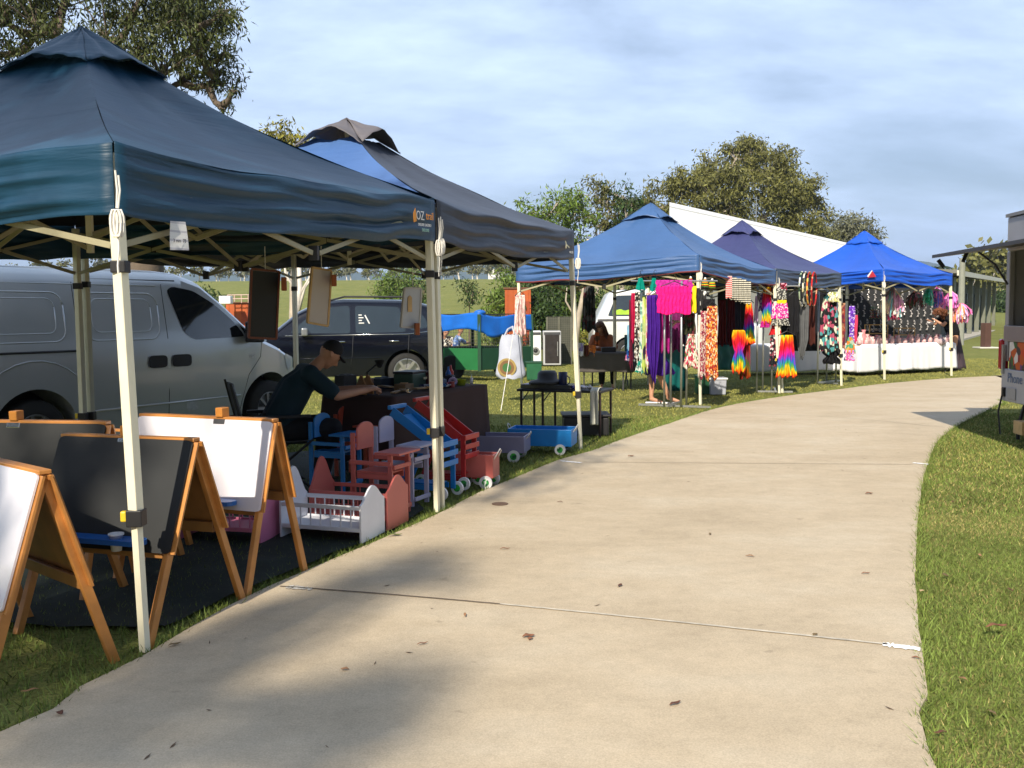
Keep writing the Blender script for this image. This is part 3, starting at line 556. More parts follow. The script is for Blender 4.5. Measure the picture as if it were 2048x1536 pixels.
def rrect(x0, x1, z0, z1, r=.08, n=5):
    o = []
    for cx, cz, a0 in ((x1-r,z1-r,0),(x0+r,z1-r,90),(x0+r,z0+r,180),(x1-r,z0+r,270)):
        for i in range(n+1): a = R(a0+90*i/n); o.append((cx+r*math.cos(a), cz+r*math.sin(a)))
    return o
# silver van
SILVER = M('silver_van_paint', (.50,.54,.57), .3, .03, 1.0, metal=.35, spec=.6, coat=.5)
wr = P(66,628,8.75); wf = P(560,628,11.35); ux = Vector((wf.x-wr.x, wf.y-wr.y, 0)).normalized(); rz = math.atan2(ux.y, ux.x)
per = Vector((-ux.y, ux.x, 0)); org = xy(wr,0)-ux*1.05+per*.95
van = Car('silver panel van with blank panelled sides parked behind the nearest stall', 'van', 'parked_van', org, rz,
  [(-.02,1.2,.80,.5),(.0,1.75,.9,.42),(.12,1.88,.95,.33),(.6,1.92,.96,.30),(2.5,1.925,.96,.30),(2.78,1.905,.96,.30),(3.02,1.83,.96,.30),(3.32,1.61,.96,.30),(3.62,1.36,.955,.30),(3.82,1.21,.95,.30),(4.12,1.10,.92,.32),(4.38,.98,.86,.36),(4.50,.84,.78,.40),(4.55,.66,.68,.46)], .30, 1.12, .17)
van.wz = .33; van.body(SILVER, [(1.05,.43),(3.96,.43)])
van.wheel(1.05,.33,.82,rim=.6,spokes=9,rimmat=M('steel_wheel',(.3,.3,.31),.5,.1,8,metal=.6)); van.wheel(3.96,.33,.82,rim=.6,spokes=9,rimmat=MC['steel_wheel'])
win = van.panel('side_window', [(2.58,1.70),(2.66,1.74),(2.92,1.70),(3.18,1.56),(3.42,1.37),(3.58,1.19),(2.86,1.17),(2.73,1.25)], GLASS)
van.panel('quarter_window', [(3.50,1.33),(3.72,1.175),(3.62,1.17)], GLASS)
SEAM = M('dark_seam', (.03,.032,.035), .6, .1, 5); SILV2 = SILVER
for (a, b) in ((1.58,2.44),(.30,1.38)):
    van.line('panel_ridge', rrect(a,b,1.19,1.66,.12), .009, SILVER, closed=True, off=-.003); van.line('panel_ridge', rrect(a+.09,b-.09,1.27,1.60,.08), .007, SILVER, closed=True, off=-.003)
van.line('door_slide_rail', [(.25,1.10),(1.55,1.10)], .012, BLACK, off=.0); van.line('body_crease', [(.1,1.13),(3.9,1.13)], .012, SILVER, off=-.004)
for x in (1.50,2.52): van.line('door_seam', [(x,1.76),(x,1.2),(x,.62),(x,.36)], .005, SEAM, off=-.002)
van.line('door_seam', [(2.52,1.72),(2.52,.36)], .005, SEAM, off=-.002); van.line('door_seam', [(3.82,1.12),(3.80,.95),(3.62,.75),(3.52,.45),(3.50,.36)], .005, SEAM, off=-.002)
van.line('roof_gutter', [(.15,1.79),(2.7,1.80)], .012, SEAM, off=-.008); van.line('roof_gutter', [(.15,1.74),(2.45,1.745)], .008, SILVER, off=.0)
van.line('sill_crease', [(1.5,.50),(3.5,.52)], .014, SILVER, off=-.004)
van.line('arch_crease', [(1.05+.62*math.cos(R(a)), .40+.62*math.sin(R(a))) for a in range(0,181,12)], .010, SILVER, off=-.004)
van.panel('door_handle', [(2.26,1.02),(2.49,1.02),(2.49,.89),(2.26,.89)], BLACK, off=.012); van.panel('door_handle', [(2.55,1.02),(2.80,1.02),(2.80,.89),(2.55,.89)], BLACK, off=.012)
van.panel('fuel_flap', [(2.74,.50),(2.90,.50),(2.90,.40),(2.74,.40)], M('pale_sticker',(.5,.53,.55),.5,.2,30), off=.004)
p = van.pt(3.62,1.24,-1,.12); g = MB(); g.box(p, (.12,.20,.24)); g.beam(p, van.pt(3.60,1.18,-1,0), .04); g.build('mirror', BLACK, van.root, local=True, bevel=.03)
p = van.pt(4.9,.86,-1,.0); van.panel('headlight', [(4.22,.98),(4.44,.90),(4.44,.78),(4.28,.76)], M('headlight_glass',(.55,.58,.6),.1,.05,4,spec=.9,coat=.6), off=.006)
g = MB()
def wsf(u, v):
    x = 3.02+(3.78-3.02)*v; zt, W, zl = van.at(x); y = (u-.5)*2; w_ = van.Y(x, zt-.1)*.84; return (x-.004, y*w_, zt-.006-(abs(y)**4)*.055+.010)
g.grid(wsf, 14, 12); g.build('windscreen', GLASS, van.bodyo, local=True, smooth=True)
text('lettering','TDi',.06,WHITE,van.root, van.root.rotation_euler.to_matrix().to_4x4() if False else (Matrix.Translation(van.root.location) @ Matrix.Rotation(rz,4,'Z') @ Matrix.Translation(van.pt(3.66,.96,-1,.006)) @ Matrix.Rotation(PI/2,4,'X')), .001)
# dark blue SUV
NAVYP = M('navy_car_paint', (.003,.004,.010), .16, .04, 1.0, metal=.0, spec=.5, coat=.5)
r0 = P(812,628,17.9); rf = P(548,628,17.4); ux = Vector((rf.x-r0.x, rf.y-r0.y, 0)).normalized(); rz2 = math.atan2(ux.y, ux.x); per = Vector((-ux.y, ux.x, 0))
WB = 2.62; org = xy(r0,0)-ux*.98-per*.90
suv = Car('dark navy wagon style car with silver wheels parked beyond the folding trestle table', 'car', 'parked_car', org, rz2,
  [(.24,.8,.70,.5),(.27,1.15,.84,.42),(.34,1.45,.88,.34),(.52,1.62,.90,.30),(.9,1.71,.91,.28),(2.1,1.73,.91,.28),(2.55,1.69,.91,.28),(2.95,1.50,.91,.28),(3.42,1.13,.91,.28),(4.0,1.02,.90,.30),(4.45,.92,.84,.34),(4.62,.78,.72,.40),(4.66,.6,.6,.46)], .28, 1.04, .26)
suv.wz = .35; suv.body(NAVYP, [(.98,.42),(3.60,.42)])
suv.wheel(.98,.35,.80,rim=.72,spokes=5,rimmat=M('alloy',(.6,.6,.6),.3,.05,5,metal=.8)); suv.wheel(3.60,.35,.80,rim=.72,spokes=5,rimmat=MC['alloy'])
vis = 1
SGL = M('tinted_glass', (.015,.025,.032), .08, .2, 3, spec=.9, coat=.5)
for nm, ol in (('side_window',[(2.02,1.60),(2.42,1.57),(2.72,1.44),(3.12,1.10),(2.02,1.08)]),('side_window',[(1.92,1.60),(1.92,1.08),(.98,1.10),(1.10,1.57)]),('quarter_window',[(.90,1.12),(.56,1.18),(.60,1.34),(.76,1.52),(1.0,1.56)])): suv.panel(nm, ol, SGL, side=vis, off=.004)
suv.line('window_trim', [(.4,1.12),(.95,1.06),(3.2,1.05)], .008, CHROME, side=vis)
for x in (1.97,2.98,.93): suv.line('door_seam', [(x,1.04),(x+.02,.7),(x+.06,.42)], .005, SEAM, side=vis)
for x in (2.12,1.12): suv.line('door_handle', [(x,.93),(x+.18,.93)], .016, CHROME, side=vis, off=.01)
suv.line('sill_crease', [(1.45,.62),(3.15,.62)], .012, NAVYP, side=vis, off=-.003)
p = suv.pt(2.85,1.12,vis,.1); MB().box(p, (.12,.2,.15)).build('mirror', M('pale_mirror',(.3,.32,.34),.2,.05,3,metal=.5), suv.root, local=True, bevel=.03)
suv.panel('tail_lamp', [(.30,1.05),(.44,1.08),(.42,.92),(.31,.90)], M('red_lamp',(.35,.01,.01),.15,.05,5,spec=.8,coat=.5), side=vis)
suv.panel('indicator', [(3.30,.82),(3.36,.82),(3.36,.78),(3.30,.78)], M('indicator_lens',(.8,.7,.55),.2,.05,5), side=vis)
MS = Matrix.Translation(suv.root.location) @ Matrix.Rotation(rz2,4,'Z')
sg = MB(); 
for i, (z, l) in enumerate(((1.42,.06),(1.37,.09),(1.32,.06),(1.27,.10))): sg.tube([suv.pt(1.86,z,vis,.008), suv.pt(1.86-l,z,vis,.008)], .012, 5)
sg.tube([suv.pt(1.74,1.42,vis,.008), suv.pt(1.66,1.26,vis,.008)], .012, 5); sg.build('window_sticker', WPR, suv.root, local=True)
g = MB(); g.tube([suv.pt(.7,1.66,vis,-.12), suv.pt(1.0,1.76,vis,-.16), suv.pt(2.1,1.77,vis,-.16), suv.pt(2.4,1.69,vis,-.12)], .018, 6); g.build('roof_rail', BLACK, suv.root, local=True)
g = MB(); g.ball((1.45,.2,1.22), .13, 10, (.8,.8,1.3)); g.box((1.50,.45,1.15), (.14,.5,.3)); g.box((2.35,.45,1.15), (.14,.5,.3)); g.build('seat', M('seat_fabric',(.3,.3,.3),.9,.1,8), suv.root, local=True)
# white ute with canopy
uo = P(1300,628,26.0); UW = M('white_car_paint', (.66,.68,.68), .3, .04, 2, spec=.5, coat=.5)
ute = Car('white utility vehicle with a rear canopy window, seen beneath the mid blue canopy', 'utility vehicle', 'parked_ute', xy(P(1188,628,26),0)+Vector((0,.9,0)), 0,
  [(-.02,.9,.75,.5),(.0,1.02,.82,.45),(.05,1.22,.86,.42),(.42,1.96,.86,.40),(.6,2.06,.86,.40),(1.7,2.1,.86,.40),(1.9,2.0,.86,.40),(2.0,1.8,.86,.4),(2.9,1.78,.86,.40),(3.5,1.3,.86,.40),(4.6,1.1,.84,.42),(4.7,.8,.78,.5)], .40, 1.20, .2)
ute.wz = .36; ute.body(UW, [(.95,.42),(3.9,.42)]); ute.wheel(.95,.36,.76); ute.wheel(3.9,.36,.76)
ute.panel('canopy_window', [(.38,1.34),(.62,1.90),(1.78,1.92),(1.78,1.34)], SGL, off=.004)
ute.panel('door_handle', [(1.0,1.14),(1.5,1.14),(1.5,1.0),(1.0,1.0)], BLACK, off=.004)
GREENV = M('green_vest', (.32,.55,.04), .7, .2, 9); g = MB()
g.grid(lambda u, v: ute.pt(.52+1.22*u, 1.38+(.13+.06*nz(u*9,2))*v, -1, .008), 20, 3); g.build('window_decal', GREENV, ute.root, local=True)
ute.panel('side_stripe', [(.1,1.26),(1.8,1.26),(1.8,1.20),(.1,1.20)], DGREY, off=.004)
# ---------------------------------------------------------------- grey food trailer on the right
TC = P(2010,628,10.55); fx = Vector((-.10,-.995,0)).normalized(); fy = Vector((-fx.y, fx.x, 0))   # along face, inwards
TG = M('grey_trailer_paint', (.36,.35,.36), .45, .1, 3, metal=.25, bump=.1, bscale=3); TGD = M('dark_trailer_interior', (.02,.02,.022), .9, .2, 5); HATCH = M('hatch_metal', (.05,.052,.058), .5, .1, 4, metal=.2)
tm = frame(xy(TC,0), fx); fy = Vector((tm[0][1], tm[1][1], tm[2][1]))
tr = thing('food_trailer', 'grey food van trailer with its serving hatch raised, cut off by the right picture edge', 'trailer', xy(TC,0))
def tbox(g, x0, x1, y0, y1, z0, z1):
    vs = [tm @ Vector((x,y,z)) for z in (z0,z1) for x, y in ((x0,y0),(x1,y0),(x1,y1),(x0,y1))]; g.add(vs, [(0,3,2,1),(4,5,6,7),(0,1,5,4),(1,2,6,5),(2,3,7,6),(3,0,4,7)])
LN = 4.2; g = MB(); 
tbox(g, 0,.09,0,.06,.86,2.06); tbox(g, LN-.3,LN,0,.06,.86,2.06)       # corner posts beside opening
tbox(g, 0,LN,0,.06,2.065,2.43); tbox(g, 0,LN,1.94,2.0,.42,2.43); tbox(g, 0,.05,.065,1.935,.42,2.43); tbox(g, LN-.05,LN,.065,1.935,.42,2.43)
g.build('body', TG, tr, bevel=.01)
g = MB(); tbox(g, -.012,LN+.01,-.02,2.02,2.435,2.47); g.build('roof', M('roof_grey',(.2,.2,.21),.6,.1,4), tr)
g = MB(); tbox(g, 0,LN,0,.05,1.22,1.36) if False else None
g = MB(); tbox(g, .005,LN-.01,-.012,.06,1.08,1.25); g.build('serving_ledge', M('ledge_metal',(.3,.28,.29),.35,.1,5,metal=.5), tr, bevel=.006)
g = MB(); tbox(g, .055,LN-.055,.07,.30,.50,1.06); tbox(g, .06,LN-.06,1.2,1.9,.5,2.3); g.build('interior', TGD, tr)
PIC = MP('flower_picture', [(.25,.02,.02),(.6,.06,.02),(.05,.12,.04),(.7,.65,.6),(.5,.1,.02),(.12,.05,.2),(.06,.05,.05)], 11, 'voronoi', .4)
g = MB(); tbox(g, .16,LN-.2,-.006,.055,.78,1.075); g.build('picture_panel', PIC, tr)
g = MB(); tbox(g, .0,LN,-.02,.05,.42,.775); g.build('lower_panel', M('pale_grey_panel',(.40,.41,.44),.45,.08,3,metal=.2), tr, bevel=.01)
g = MB(); tbox(g, -.09,-.005,-.03,.06,.76,1.10); g.build('tail_lamp', M('red_lamp_lens',(.4,.015,.025),.2,.1,5,coat=.5), tr, bevel=.02)
g = MB(); tbox(g, .04,.08,-.04,-.012,.72,1.04); g.build('door_bar', STEEL, tr)
g = MB(); tbox(g, .06,.13,-.036,-.022,.47,.57); tbox(g,.075,.115,-.045,-.037,.48,.56); g.build('socket', BLACK, tr); g = MB(); tbox(g,.19,.40,-.03,-.022,.45,.58); g.build('access_flap', M('flap_grey',(.33,.33,.34),.5,.05,5,metal=.2), tr, bevel=.004)
mt = tm @ Matrix.Translation((.17,-.024,.68)) @ Matrix.Rotation(PI/2,4,'X'); text('lettering','Phone',.15,M('blue_grey_ink',(.10,.16,.28),.5,.05,5),tr,mt,.001,'LEFT')
for ax in (2.0,):
    g = MB(); m3 = (tm.to_3x3() @ Matrix.Rotation(PI/2,3,'X')); g.lathe([(.18,-.1),(.29,-.1),(.32,-.06),(.32,.06),(.29,.1),(.18,.1)], tm @ Vector((ax,.12,.32)), 30, m3); w_ = g.build('wheel', TYRE, tr, smooth=True); MB().lathe([(.001,.04),(.12,.05),(.19,.09),(.19,-.09),(.001,-.05)], tm @ Vector((ax,.12,.32)), 24, m3).build('rim', STEEL, w_)
g = MB(); tbox(g,.3,LN-.1,.2,.26,.34,.42); tbox(g,.3,LN-.1,1.7,1.76,.34,.42); g.tube([tm @ Vector(q) for q in ((.07,-.03,.5),(.05,-.06,.3),(.09,-.05,.05))], .01, 6); g.tube([tm @ Vector(q) for q in ((.35,.1,.42),(.3,.05,.15),(.32,.05,.02))], .02, 6); g.build('chassis', BLACK, tr)
g = MB(); tbox(g,.40,.62,-.04,.14,.10,.24); ob = g.build('timber_block', WOODP, None, bevel=.004); tag(ob, 'pale timber chock block under the grey food trailer', 'block')
hz0 = 2.10; g = MB()
def hf(x, o, z): return tm @ Vector((x, -o, z))
hw = .80
for k in range(1):
    pts = [hf(0.02,.0,hz0),hf(LN-.1,.0,hz0),hf(LN-.1,hw,hz0-.10),hf(0.02,hw,hz0-.10)]; th = Vector((0,0,.035)); g.add(pts+[p+th for p in pts], [(0,1,2,3),(7,6,5,4),(0,4,5,1),(1,5,6,2),(2,6,7,3),(3,7,4,0)])
hb = g.build('serving_hatch', HATCH, tr); g = MB(); g.tube([hf(.10,.02,1.70),hf(.10,.16,1.92),hf(.10,.34,hz0-.04)], .012, 6); g.build('gas_strut', BLACK, hb)
MB().beam(hf(.04,hw-.06,hz0-.12), hf(.04,hw-.12,hz0-.20), .02, .04).build('latch', BLACK, hb); MB().beam(hf(.5,hw-.2,hz0-.06), hf(.5,hw-.16,hz0-.17), .015, .035).build('latch', BLACK, hb)
# ---------------------------------------------------------------- people
def figure(root, J, k=1.0, vox=.012, shirt=None, sleeve=.6, pants=None, skirt=None, hair=None, hairfn=None, face=(1,0,0), shoes=None, fingers=False, bare=True, grip=None):
    """one continuous body from the joints J (world points); clothing as child meshes"""
    V = {n: Vector(p) for n, p in J.items()}; b = MB(); pel, ch, nk, hd = V['pelvis'], V['chest'], V['neck'], V['head']; sw = (V['shR']-V['shL']).normalized()
    fd = Vector(face).normalized(); r = .1*k
    def C(g, a, c, ra, rc, inf=0): g.cone(a, c, ra*k+inf, rc*k+inf, 12)
    def torso(g, inf):
        for s in (-1,1):
            C(g, pel+sw*s*.075*k, ch+sw*s*.085*k, .115, .115, inf); C(g, ch+sw*s*.085*k, ch.lerp(nk,.55)+sw*s*.09*k, .115, .085, inf)
        C(g, V['shL'], V['shR'], .062, .062, inf)
    torso(b, 0); C(b, nk-(nk-ch)*.15, hd, .055, .05)
    for s in 'LR':
        C(b, V['sh'+s], V['el'+s], .052, .040); C(b, V['el'+s], V['ha'+s], .040, .027)
        C(b, V['hip'+s], V['kn'+s], .085, .055); C(b, V['kn'+s], V['kn'+s].lerp(V['an'+s],.35), .052, .056); C(b, V['kn'+s].lerp(V['an'+s],.35), V['an'+s], .056, .034)
        ft = V.get('toe'+s, V['an'+s]+fd*.17*k+Vector((0,0,-.05*k))); C(b, V['an'+s]-Vector((0,0,.03*k)), ft, .036, .026); V['toe'+s] = ft
        hd_ = (V['ha'+s]-V['el'+s]).normalized(); pd = V.get('palm'+s, Vector((0,0,-1))); sd = hd_.cross(pd).normalized(); pc = V['ha'+s]+hd_*.045*k
        for w_ in (-.028,-.009,.010,.028): C(b, V['ha'+s]+sd*w_*.6*k, pc+hd_*.035*k+sd*w_*k, .019, .013)
        if fingers or vox < .015:
            for i, w_ in enumerate((-.030,-.010,.011,.030)):
                l_ = (.030,.037,.040,.033)[i]*k; p0 = pc+hd_*.04*k+sd*w_*k; p1 = p0+(hd_*.85+pd*.35).normalized()*l_; p2 = p1+(hd_*.35+pd*.9).normalized()*l_*.8; p3 = p2+(pd*.9-hd_*.2).normalized()*l_*.5
                C(b, p0, p1, .0095, .009); C(b, p1, p2, .009, .0082); C(b, p2, p3, .0082, .0075)
            q0 = pc-sd*.03*k; q1 = q0+(hd_*.5-sd*.7+pd*.4).normalized()*.04*k; q2 = q1+(hd_*.8+pd*.4).normalized()*.03*k; C(b, q0, q1, .013, .011); C(b, q1, q2, .011, .009)
    up = (hd-nk).normalized(); rt = up.cross(fd).normalized(); hc = hd+up*.09*k; fw = rt.cross(up)
    if fw.dot(fd) < 0: fw = -fw
    b.ball(hc, .088*k, 16, (1,1,1.12)); b.ball(hc+fw*.03*k-up*.055*k, .062*k, 12); b.ball(hc+fw*.06*k-up*.095*k, .028*k, 10)
    b.cone(hc+fw*.085*k+up*.0*k, hc+fw*.108*k-up*.03*k, .010*k, .016*k, 8)
    for s in (-1,1): b.ball(hc+rt*s*.086*k-up*.01*k, .022*k, 8, (.5,1,1.3)); b.ball(hc+fw*.075*k+rt*s*.03*k+up*.012*k, .018*k, 8)
    b.cone(hc+fw*.088*k-up*.055*k-rt*.02*k, hc+fw*.088*k-up*.055*k+rt*.02*k, .009*k, .009*k, 8)
    body = b.build('body', SKIN, root, remesh=vox)
    for s in (-1,1): MB().ball(hc+fw*.089*k+rt*s*.031*k+up*.012*k, .010*k, 8).build('eye', BLACK, body, smooth=True)
    if shirt:
        g = MB(); torso(g, .014*k)
        for s in 'LR': C(g, V['sh'+s], V['sh'+s].lerp(V['el'+s], min(sleeve,1)), .062, .058, .008*k)
        if sleeve > 1:
            for s in 'LR': C(g, V['el'+s], V['el'+s].lerp(V['ha'+s], sleeve-1), .05, .04, .006*k)
        g.build('shirt', shirt, root, remesh=vox*1.1)
    if pants:
        g = MB(); C(g, pel-sw*.07*k, pel+sw*.07*k, .125, .125, .02*k)
        for s in 'LR': C(g, V['hip'+s], V['kn'+s], .095, .07, .012*k); C(g, V['kn'+s], V['kn'+s].lerp(V['an'+s],.9), .07, .055, .008*k)
        g.build('trousers', pants, root, remesh=vox*1.1)
    if skirt:
        mat, zb, wd = skirt; top = pel+Vector((0,0,.06*k)); g = MB(); N_ = 40
        def sf(u, v):
            a = 2*PI*u; rr = (.135+(wd-.135)*v)*k*(1+.10*v*math.sin(a*9)+.06*v*math.sin(a*4+1)); z = top.z+(zb-top.z)*v; c = top.lerp(Vector(((V['anL'].x+V['anR'].x)/2,(V['anL'].y+V['anR'].y)/2,zb)), v); return (c.x+rr*math.cos(a), c.y+rr*.85*math.sin(a), z+.02*math.sin(a*5)*v)
        g.grid(sf, N_, 14); g.build('skirt', mat, root, smooth=True, solid=.006)
    if shoes:
        for s in 'LR': MB().cone(V['an'+s]-Vector((0,0,.045*k))-fd*.03*k, V['toe'+s]-Vector((0,0,.0)), .042*k, .036*k, 10).build('shoe', shoes, root, smooth=True)
    if hair:
        g = MB(); g.ball(hc+up*.012*k-fw*.014*k, .098*k, 16, (1,1,1.08)); 
        if hairfn == 'cap':
            g = MB(); g.ball(hc+up*.035*k-fw*.012*k, .094*k, 16, (1,1,.85)); g.box(hc+up*.035*k+fw*.105*k, (.07*k,.11*k,.012*k), Matrix((fw,rt,up)).transposed())
            g.build('cap', hair, root, smooth=True)
        elif hairfn == 'curly':
            o_ = []; 
            for i in range(260):
                v = Vector((random.gauss(0,1),random.gauss(0,1),random.gauss(0,1))).normalized(); 
                if v.dot(fw) > .45 and v.dot(up) < .5: continue
                p = hc+v*.10*k+Vector((0,0,-.03*k)); l_ = random.uniform(.06,.15)*k; q = [p+(v*.5+Vector((0,0,-.6))).normalized()*l_*t/5+Vector((math.sin(t*2+i),math.cos(t*2+i),0))*.012*k for t in range(6)]; g.tube(q, [.010*k]*5+[.003*k], 4)
            g.build('hair', hair, root)
        elif hairfn == 'long':
            for i in range(170):
                a = random.uniform(-2.5,2.5)+PI; v = (fw*math.cos(a)+rt*math.sin(a)); 
                p = hc+v*.09*k+up*.03*k; g.tube([p, p+v*.02*k-up*.08*k, p+v*.03*k-up*.18*k, p+v*random.uniform(0,.05)*k-up*random.uniform(.24,.34)*k], [.012*k,.012*k,.010*k,.003*k], 4)
            g.build('hair', hair, root)
        else: g = MB(); g.ball(hc+up*.02*k-fw*.018*k, .094*k, 16, (1,1,1.05)); g.build('hair', hair, root, smooth=True)
    return body
# man at the trestle table
mx, my = -1.90, 7.75; fd = Vector((.93,.36,0)).normalized(); sd = Vector((fd.y,-fd.x,0))
def mpt(f, s, z): return (mx+fd.x*f+sd.x*s, my+fd.y*f+sd.y*s, z)
man = thing('person', 'man in a dark teal shirt and cap leaning over the trestle table while seated', 'person', (mx,my,0))
J = dict(pelvis=mpt(-.05,0,.52), chest=mpt(.12,0,.82), neck=mpt(.28,0,.99), head=mpt(.35,0,1.05), shL=mpt(.22,-.19,.95), shR=mpt(.22,.19,.95), elL=mpt(.44,-.25,.77), elR=mpt(.42,.27,.77), haL=mpt(.72,-.12,.80), haR=mpt(.70,.12,.80),
  hipL=mpt(0,-.10,.50), hipR=mpt(0,.10,.50), knL=mpt(.40,-.16,.50), knR=mpt(.40,.14,.50), anL=mpt(.34,-.16,.09), anR=mpt(.30,.14,.09))
figure(man, J, 1.0, .009, shirt=M('dark_teal_shirt',(.008,.030,.045),.85,.15,6), sleeve=.8, pants=M('dark_trousers',(.008,.009,.012),.9,.2,6), hair=M('dark_cap',(.02,.02,.025),.9,.1,8), hairfn='cap', face=tuple(fd+Vector((0,0,-.35))), shoes=BLACK, fingers=True)
ch = thing('camp_chair', 'black folding camp chair under the seated man', 'chair', (mx,my,0)); 
g = MB(); g.grid(lambda u, v: mpt(-.28+.5*u, -.26+.52*v, .42-.05*math.sin(PI*v)), 8, 8); g.build('seat', DGREY, ch, smooth=True, solid=.006)
g = MB(); g.grid(lambda u, v: mpt(-.30-.10*v+.03*math.sin(PI*u), -.26+.52*u, .46+.42*v), 8, 6); g.build('backrest', DGREY, ch, smooth=True, solid=.006)
for a in (-.27,.27):
    for f0, f1 in ((-.30,.22),(.22,-.30)): MB().tube([mpt(f0,a,.02), mpt(f1,a,.43)], .011, 6).build('leg', BLACK, ch)
    MB().box(mpt(-.02,a*1.05,.62), (.44,.05,.025), (0,0,math.atan2(fd.y,fd.x))).build('armrest', BLACK, ch, bevel=.006); MB().tube([mpt(-.30,a,.43), mpt(-.41,a,.90)], .011, 6).build('leg', BLACK, ch)
# ---------------------------------------------------------------- easels
PLY = M('plywood', (.33,.15,.045), .45, .25, 9, spec=.5, bump=.1); WB = M('whiteboard', (.80,.78,.84), .22, .015, 2, spec=.6, coat=.3); BBD = M('blackboard', (.016,.018,.019), .6, .15, 3); TRB = M('blue_tray', (.015,.12,.42), .35, .05, 5, spec=.5)
CUPG = 'paint cups standing in the easel trays'
def easel(label, ff, rf, wdt, apx, bmat, board=.54, clampx=.5, tray=True, cups=(), reartray=True, cupl=None):
    ff = Vector((ff.x,ff.y,0)); rf = Vector((rf.x,rf.y,0)); d = (rf-ff); s = d.length; d.normalize(); xr = Vector((d.y,-d.x,0)); c = (ff+rf)/2; rz = math.atan2(xr.y, xr.x)
    h = 1.42-(apx[1]-(633-(apx[0]-300)*.008))/FPX*c.y*1.0; root = thing('easel', label, 'easel', c, rz, 'wooden A frame easels')
    def q(x, t, side, off=0): n = Vector((0, side*h, s/2)).normalized(); p = Vector((x, side*(s/2)*t, h*(1-t)))+n*off; return p
    for side in (-1,1):
        for x in (-.022, -wdt+.022):
            MB().beam(q(x,0.0,side,-.0), q(x,1.0,side,0), .040, .026, up=(1,0,0)).build('leg', WOOD, root, local=True, bevel=.003)
        b0 = board if side < 0 else board*.93; th = .009
        outl = rrect(-wdt, 0, 0, 1, .035, 4); g = MB(); off = .0205
        def bp(x, w, o_): return q(x, b0*(1-w), side, o_)
        vs = [bp(x, z if True else 0, off) for x, z in outl]; vs2 = [bp(x, z, off+th) for x, z in outl]; n = len(outl)
        outl2 = [(x, min(max(z,0),1)) for x, z in outl]; g.add(vs+vs2, [tuple(range(n)) if side > 0 else tuple(range(n)), tuple(range(2*n-1,n-1,-1))]+[(i,i+n,(i+1)%n+n,(i+1)%n) for i in range(n)])
        bd = g.build('front_board' if side < 0 else 'rear_board', bmat if side < 0 else PLY, root, local=True)
        g = MB(); g.beam(q(0.002,.005,side,.012), q(.002,b0,side,.012), .010, .034, up=(1,0,0)); g.build('board_edge', WOOD, root, local=True)
        MB().beam(q(-wdt+.05,b0*.985,side,.0), q(-.05,b0*.985,side,.0), .02, .05, up=(0,0,1)).build('rail', PLY, root, local=True, bevel=.003)
    MB().beam((-wdt,0,h+.012), (0,0,h+.012), .05, .018).build('ridge_rail', WOOD, root, local=True, bevel=.004)
    MB().box((-wdt*(1-clampx),-.004,h+.045), (.045,.06,.05)).build('paper_clamp', M('orange_wood',(.62,.25,.05),.4,.15,8), root, local=True, bevel=.004)
    MB().box((-wdt*(1-clampx),-.030,h-.004), (.075,.008,.028), (R(-14),0,0)).build('clip', CHROME if bmat is BBD else DGREY, root, local=True, bevel=.003)
    if tray:
        p = q(-wdt*.5, board*.93, -1, .03+.045); g = MB(); g.prism([(a, b) for a, b in rrect(-wdt*.36, wdt*.36, -.045, .045, .04, 5)], .022, Matrix.Translation(p) @ Matrix.Rotation(-PI/2,4,'X')); g.build('tray', TRB, root, local=True)
        mw = Matrix.Translation(c) @ Matrix.Rotation(rz,4,'Z')
        for i, cx in enumerate(cups):
            pc = mw @ (p+Vector((cx,0,-.045))); o = MB().lathe([(.001,0),(.022,0),(.029,.07),(.034,.07),(.034,.078),(.026,.078),(.020,.006),(.001,.006)], pc, 16).build('paint_cup', WHITE, smooth=True); tag(o, cupl[i], 'cup', CUPG)
    return root, h, mw if tray else None
easel('white topped easel in the near left corner, cut off by the left picture edge', G(-30,1405), G(235,1327), .85, (108,952), WB, .62, clampx=.3, cups=(.22,), cupl=['white paint cup on the tray of the nearest easel'])
easel('easel with a big blackboard standing just behind the nearest canopy leg', G(305,1300), G(492,1203), .74, (398,885), BBD, .56, clampx=.5, cups=(.12,), cupl=['white paint cup on the blue tray in front of the blackboard'])
easel('white board easel, farthest to the right in the row, with a wood clamp on top', G(500,1198), G(616,1147), .90, (560,845), WB, .52, clampx=.62, cups=(), cupl=[])
easel('blackboard easel with a bright clip behind the nearest white easel', P(150,628,4.62)-Vector((0,0,1.42)), P(262,628,5.1)-Vector((0,0,1.42)), .9, (205,850), BBD, .56, clampx=.42, tray=True, cups=(), cupl=[])
easel('rearmost blackboard easel, mostly hidden behind the others below the van', P(268,628,5.3)-Vector((0,0,1.42)), P(372,628,5.75)-Vector((0,0,1.42)), .86, (330,868), BBD, .56, clampx=.45, cups=(.1,), cupl=['white paint cup under the easels beside the orange wooden legs'])
# wood offcuts on top behind
for px, py, d, w_, lab in ((48,858,5.4,.13,'orange wooden block near the left picture edge above the blackboards'),(342,872,5.2,.11,'orange wooden block on the rear easel beside the white board')):
    o = MB().box(P(px,py,d), (w_,.07,.05), (0,0,R(12))).build('wood_block', MC['orange_wood'], bevel=.005); tag(o, lab, 'block', 'loose wooden blocks')
